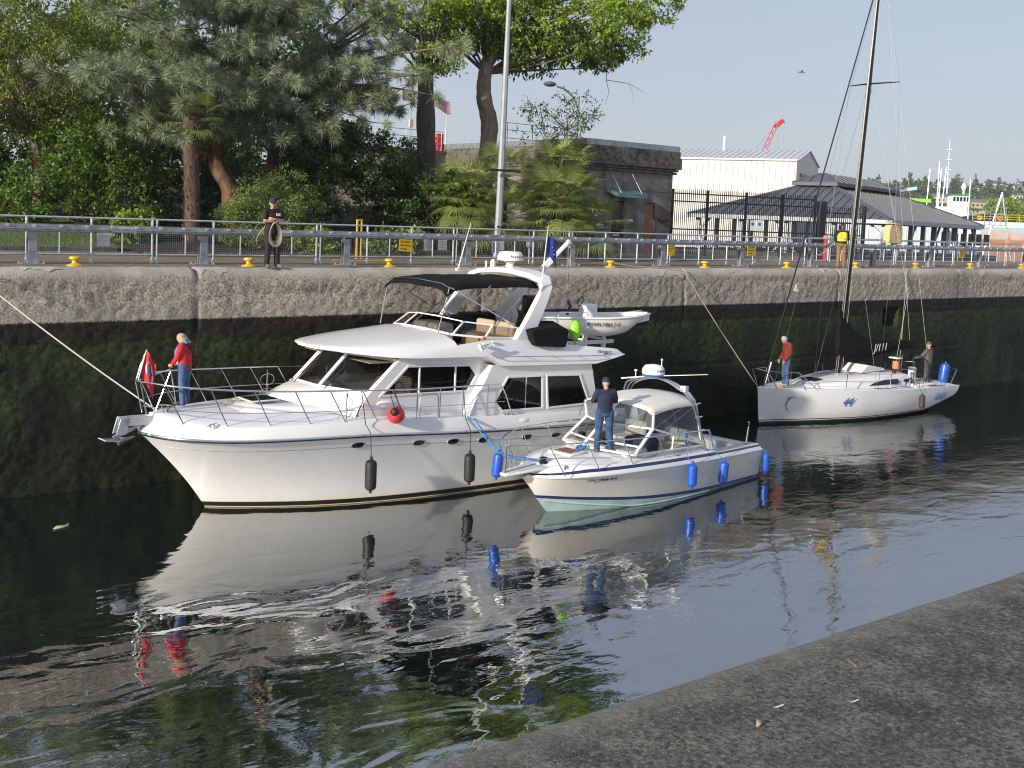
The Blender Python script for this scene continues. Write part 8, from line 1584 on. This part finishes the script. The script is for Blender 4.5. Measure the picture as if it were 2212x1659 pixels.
for x, y, w_, d_, h_, k_, lb in HS:
    z0 = float(hz(x, y))-1; p = HB+hd_*x+hf_*y; e = empty('house', (p.x, p.y, z0), math.atan2(hd_.y, hd_.x)+random.uniform(-.3, .3), lb, 'house'); e['group'] = 'houses on the far hillside'; MB().box((-w_/2, -d_/2, 0), (w_/2, d_/2, h_*.7)).build('wall', M[('house_white', 'house_grey', 'house_tan', 'house_white')[k_]], e, smooth=0)
    rf_ = MB()
    if k_ in (3,) or w_ > 20: rf_.box((-w_/2-.3, -d_/2-.3, h_*.7), (w_/2+.3, d_/2+.3, h_*.7+.6))
    else: rf_.prism([(-w_/2-.4, -d_/2-.5, h_*.7), (-w_/2-.4, d_/2+.5, h_*.7), (-w_/2-.4, 0, h_)], (w_+.8, 0, 0))
    rf_.build('roof', M['roof_grey' if k_ != 1 else 'roof_brown'], e, smooth=0)
    for q in range(max(2, int(w_/3.2))): MB().box((-w_/2+1+3.1*q, -d_/2-.06, h_*.32), (-w_/2+2.6+3.1*q, -d_/2-.01, h_*.32+1.5)).build('window', M['dark_glass'], e, smooth=0)
# nearer bright trees on the far shore at right
for i, (t_, px, h_, lb) in enumerate(((420, 179, 17, 'bright green shore tree at the right picture edge'), (420, 186, 18, 'bright green shore tree right of the tug'), (430, 173, 15, 'bright green tree beside the tug\'s bow'), (440, 197, 17, 'leafy shore tree cut by the right edge'))):
    p = V(.788*px+.615*t_, -.615*px+.788*t_, 2); e = tree('shore_tree', tuple(p), lb); e['group'] = 'bright trees on the far shore'; trunk(e, [(0, 0, 0), (0, 0, h_*.6)], [.5, .3], M['bark_dark'], n=6); crown(e, [((0, 0, h_*.65), (5, 4, h_*.38)), ((2, 0, h_*.5), (4, 3, h_*.35))], 90, 1.5, 30, 1.0, M['leaf_bright'], .7, 0)
# gull in the sky
e = empty('gull', (73.96, 57.97, 19.25), R(-30), 'small dark bird gliding high in the sky', 'bird'); g = MB(); g.tube([(-.28, 0, 0), (-.1, 0, .02), (.15, 0, .02), (.3, 0, .03)], [.02, .07, .06, .02], 8); g.add([(-.05, 0, .04), (.12, 0, .04), (.0, -.35, .18), (-.12, -.75, .12), (-.10, -.35, .16)], [(0, 1, 2, 4), (4, 2, 3)]); g.add([(-.05, 0, .04), (.12, 0, .04), (.0, .35, .18), (-.12, .75, .12), (-.10, .35, .16)], [(1, 0, 4, 2), (2, 4, 3)]); g.build('bird_body', M['galv'], e, recalc=False)
# scraps: floating leaf, leaves and paint marks on the near coping
def near_pt(x, y): return (x, y, ZT+.004)
e = empty('floating_leaf', (6.74, 23.66, .012), .4, 'pale leaf floating on the dark water at left', 'leaf'); g = MB(); g.grid([[(-.22, 0, 0), (-.05, .10, .012), (.12, .05, .0), (.24, .09, .02)], [(-.22, -.02, 0), (-.06, -.08, .0), (.10, -.10, .01), (.24, .07, .02)]]); o = g.build('leaf_blade', mat('leaf_pale', (.42, .44, .28), .6), e); o.modifiers.new('s', 'SOLIDIFY').thickness = .004
mat('dry_leaf', (.34, .28, .20), .8)
for (x, y, rz, s, lb) in ((2.85, 2.25, .3, .022, 'small curled dry leaf on the near coping, left one'), (3.54, 2.38, 1.4, .02, 'small dry leaf on the near coping near the edge')):
    e = empty('dry_leaf', (x, y, ZT+.006), rz, lb, 'leaf'); g = MB(); g.grid([[(-s, 0, 0), (0, s*.5, .012), (s, .0, .006)], [(-s, -.004, 0), (0, -s*.45, .004), (s, -.003, .006)]]); o = g.build('leaf_blade', M['dry_leaf'], e); o.modifiers.new('s', 'SOLIDIFY').thickness = .002
for (x, y, rz, w_, lb) in ((3.02, 2.304, .25, .035, 'white paint splash on the near coping, larger one'), (3.28, 2.185, .1, .03, 'white paint splash on the near coping, fainter one')):
    g = MB(); n = 14; g.add([(x+w_*cos(t)*(.7+.3*sin(3*t+rz))*1.0, y+w_*.28*sin(t)*(.7+.3*cos(2*t)), ZT+.003) for t in np.linspace(0, 2*pi, n+1)[:-1]], [tuple(range(n))]); o = g.build('paint_splash', M['white_paint'], None, smooth=0); tag(o, lb, 'paint mark')
# ------------------------------------------------------------ thin morning haze over the basin
t = NT('haze'); t.t.nodes.remove(t.b); pvn = t.n('VolumePrincipled'); pvn.inputs['Color'].default_value = (.80, .86, .95, 1); pvn.inputs['Density'].default_value = .00018; pvn.inputs['Anisotropy'].default_value = .2; t.l(pvn.outputs[0], t.out.inputs['Volume'])
o = MB().box((-120, -60, -2.6), (1900, 1700, 82)).build('haze', t.mat, None, smooth=0); tag(o, 'faint pale haze in the air towards the far shore', 'haze', kind='stuff')
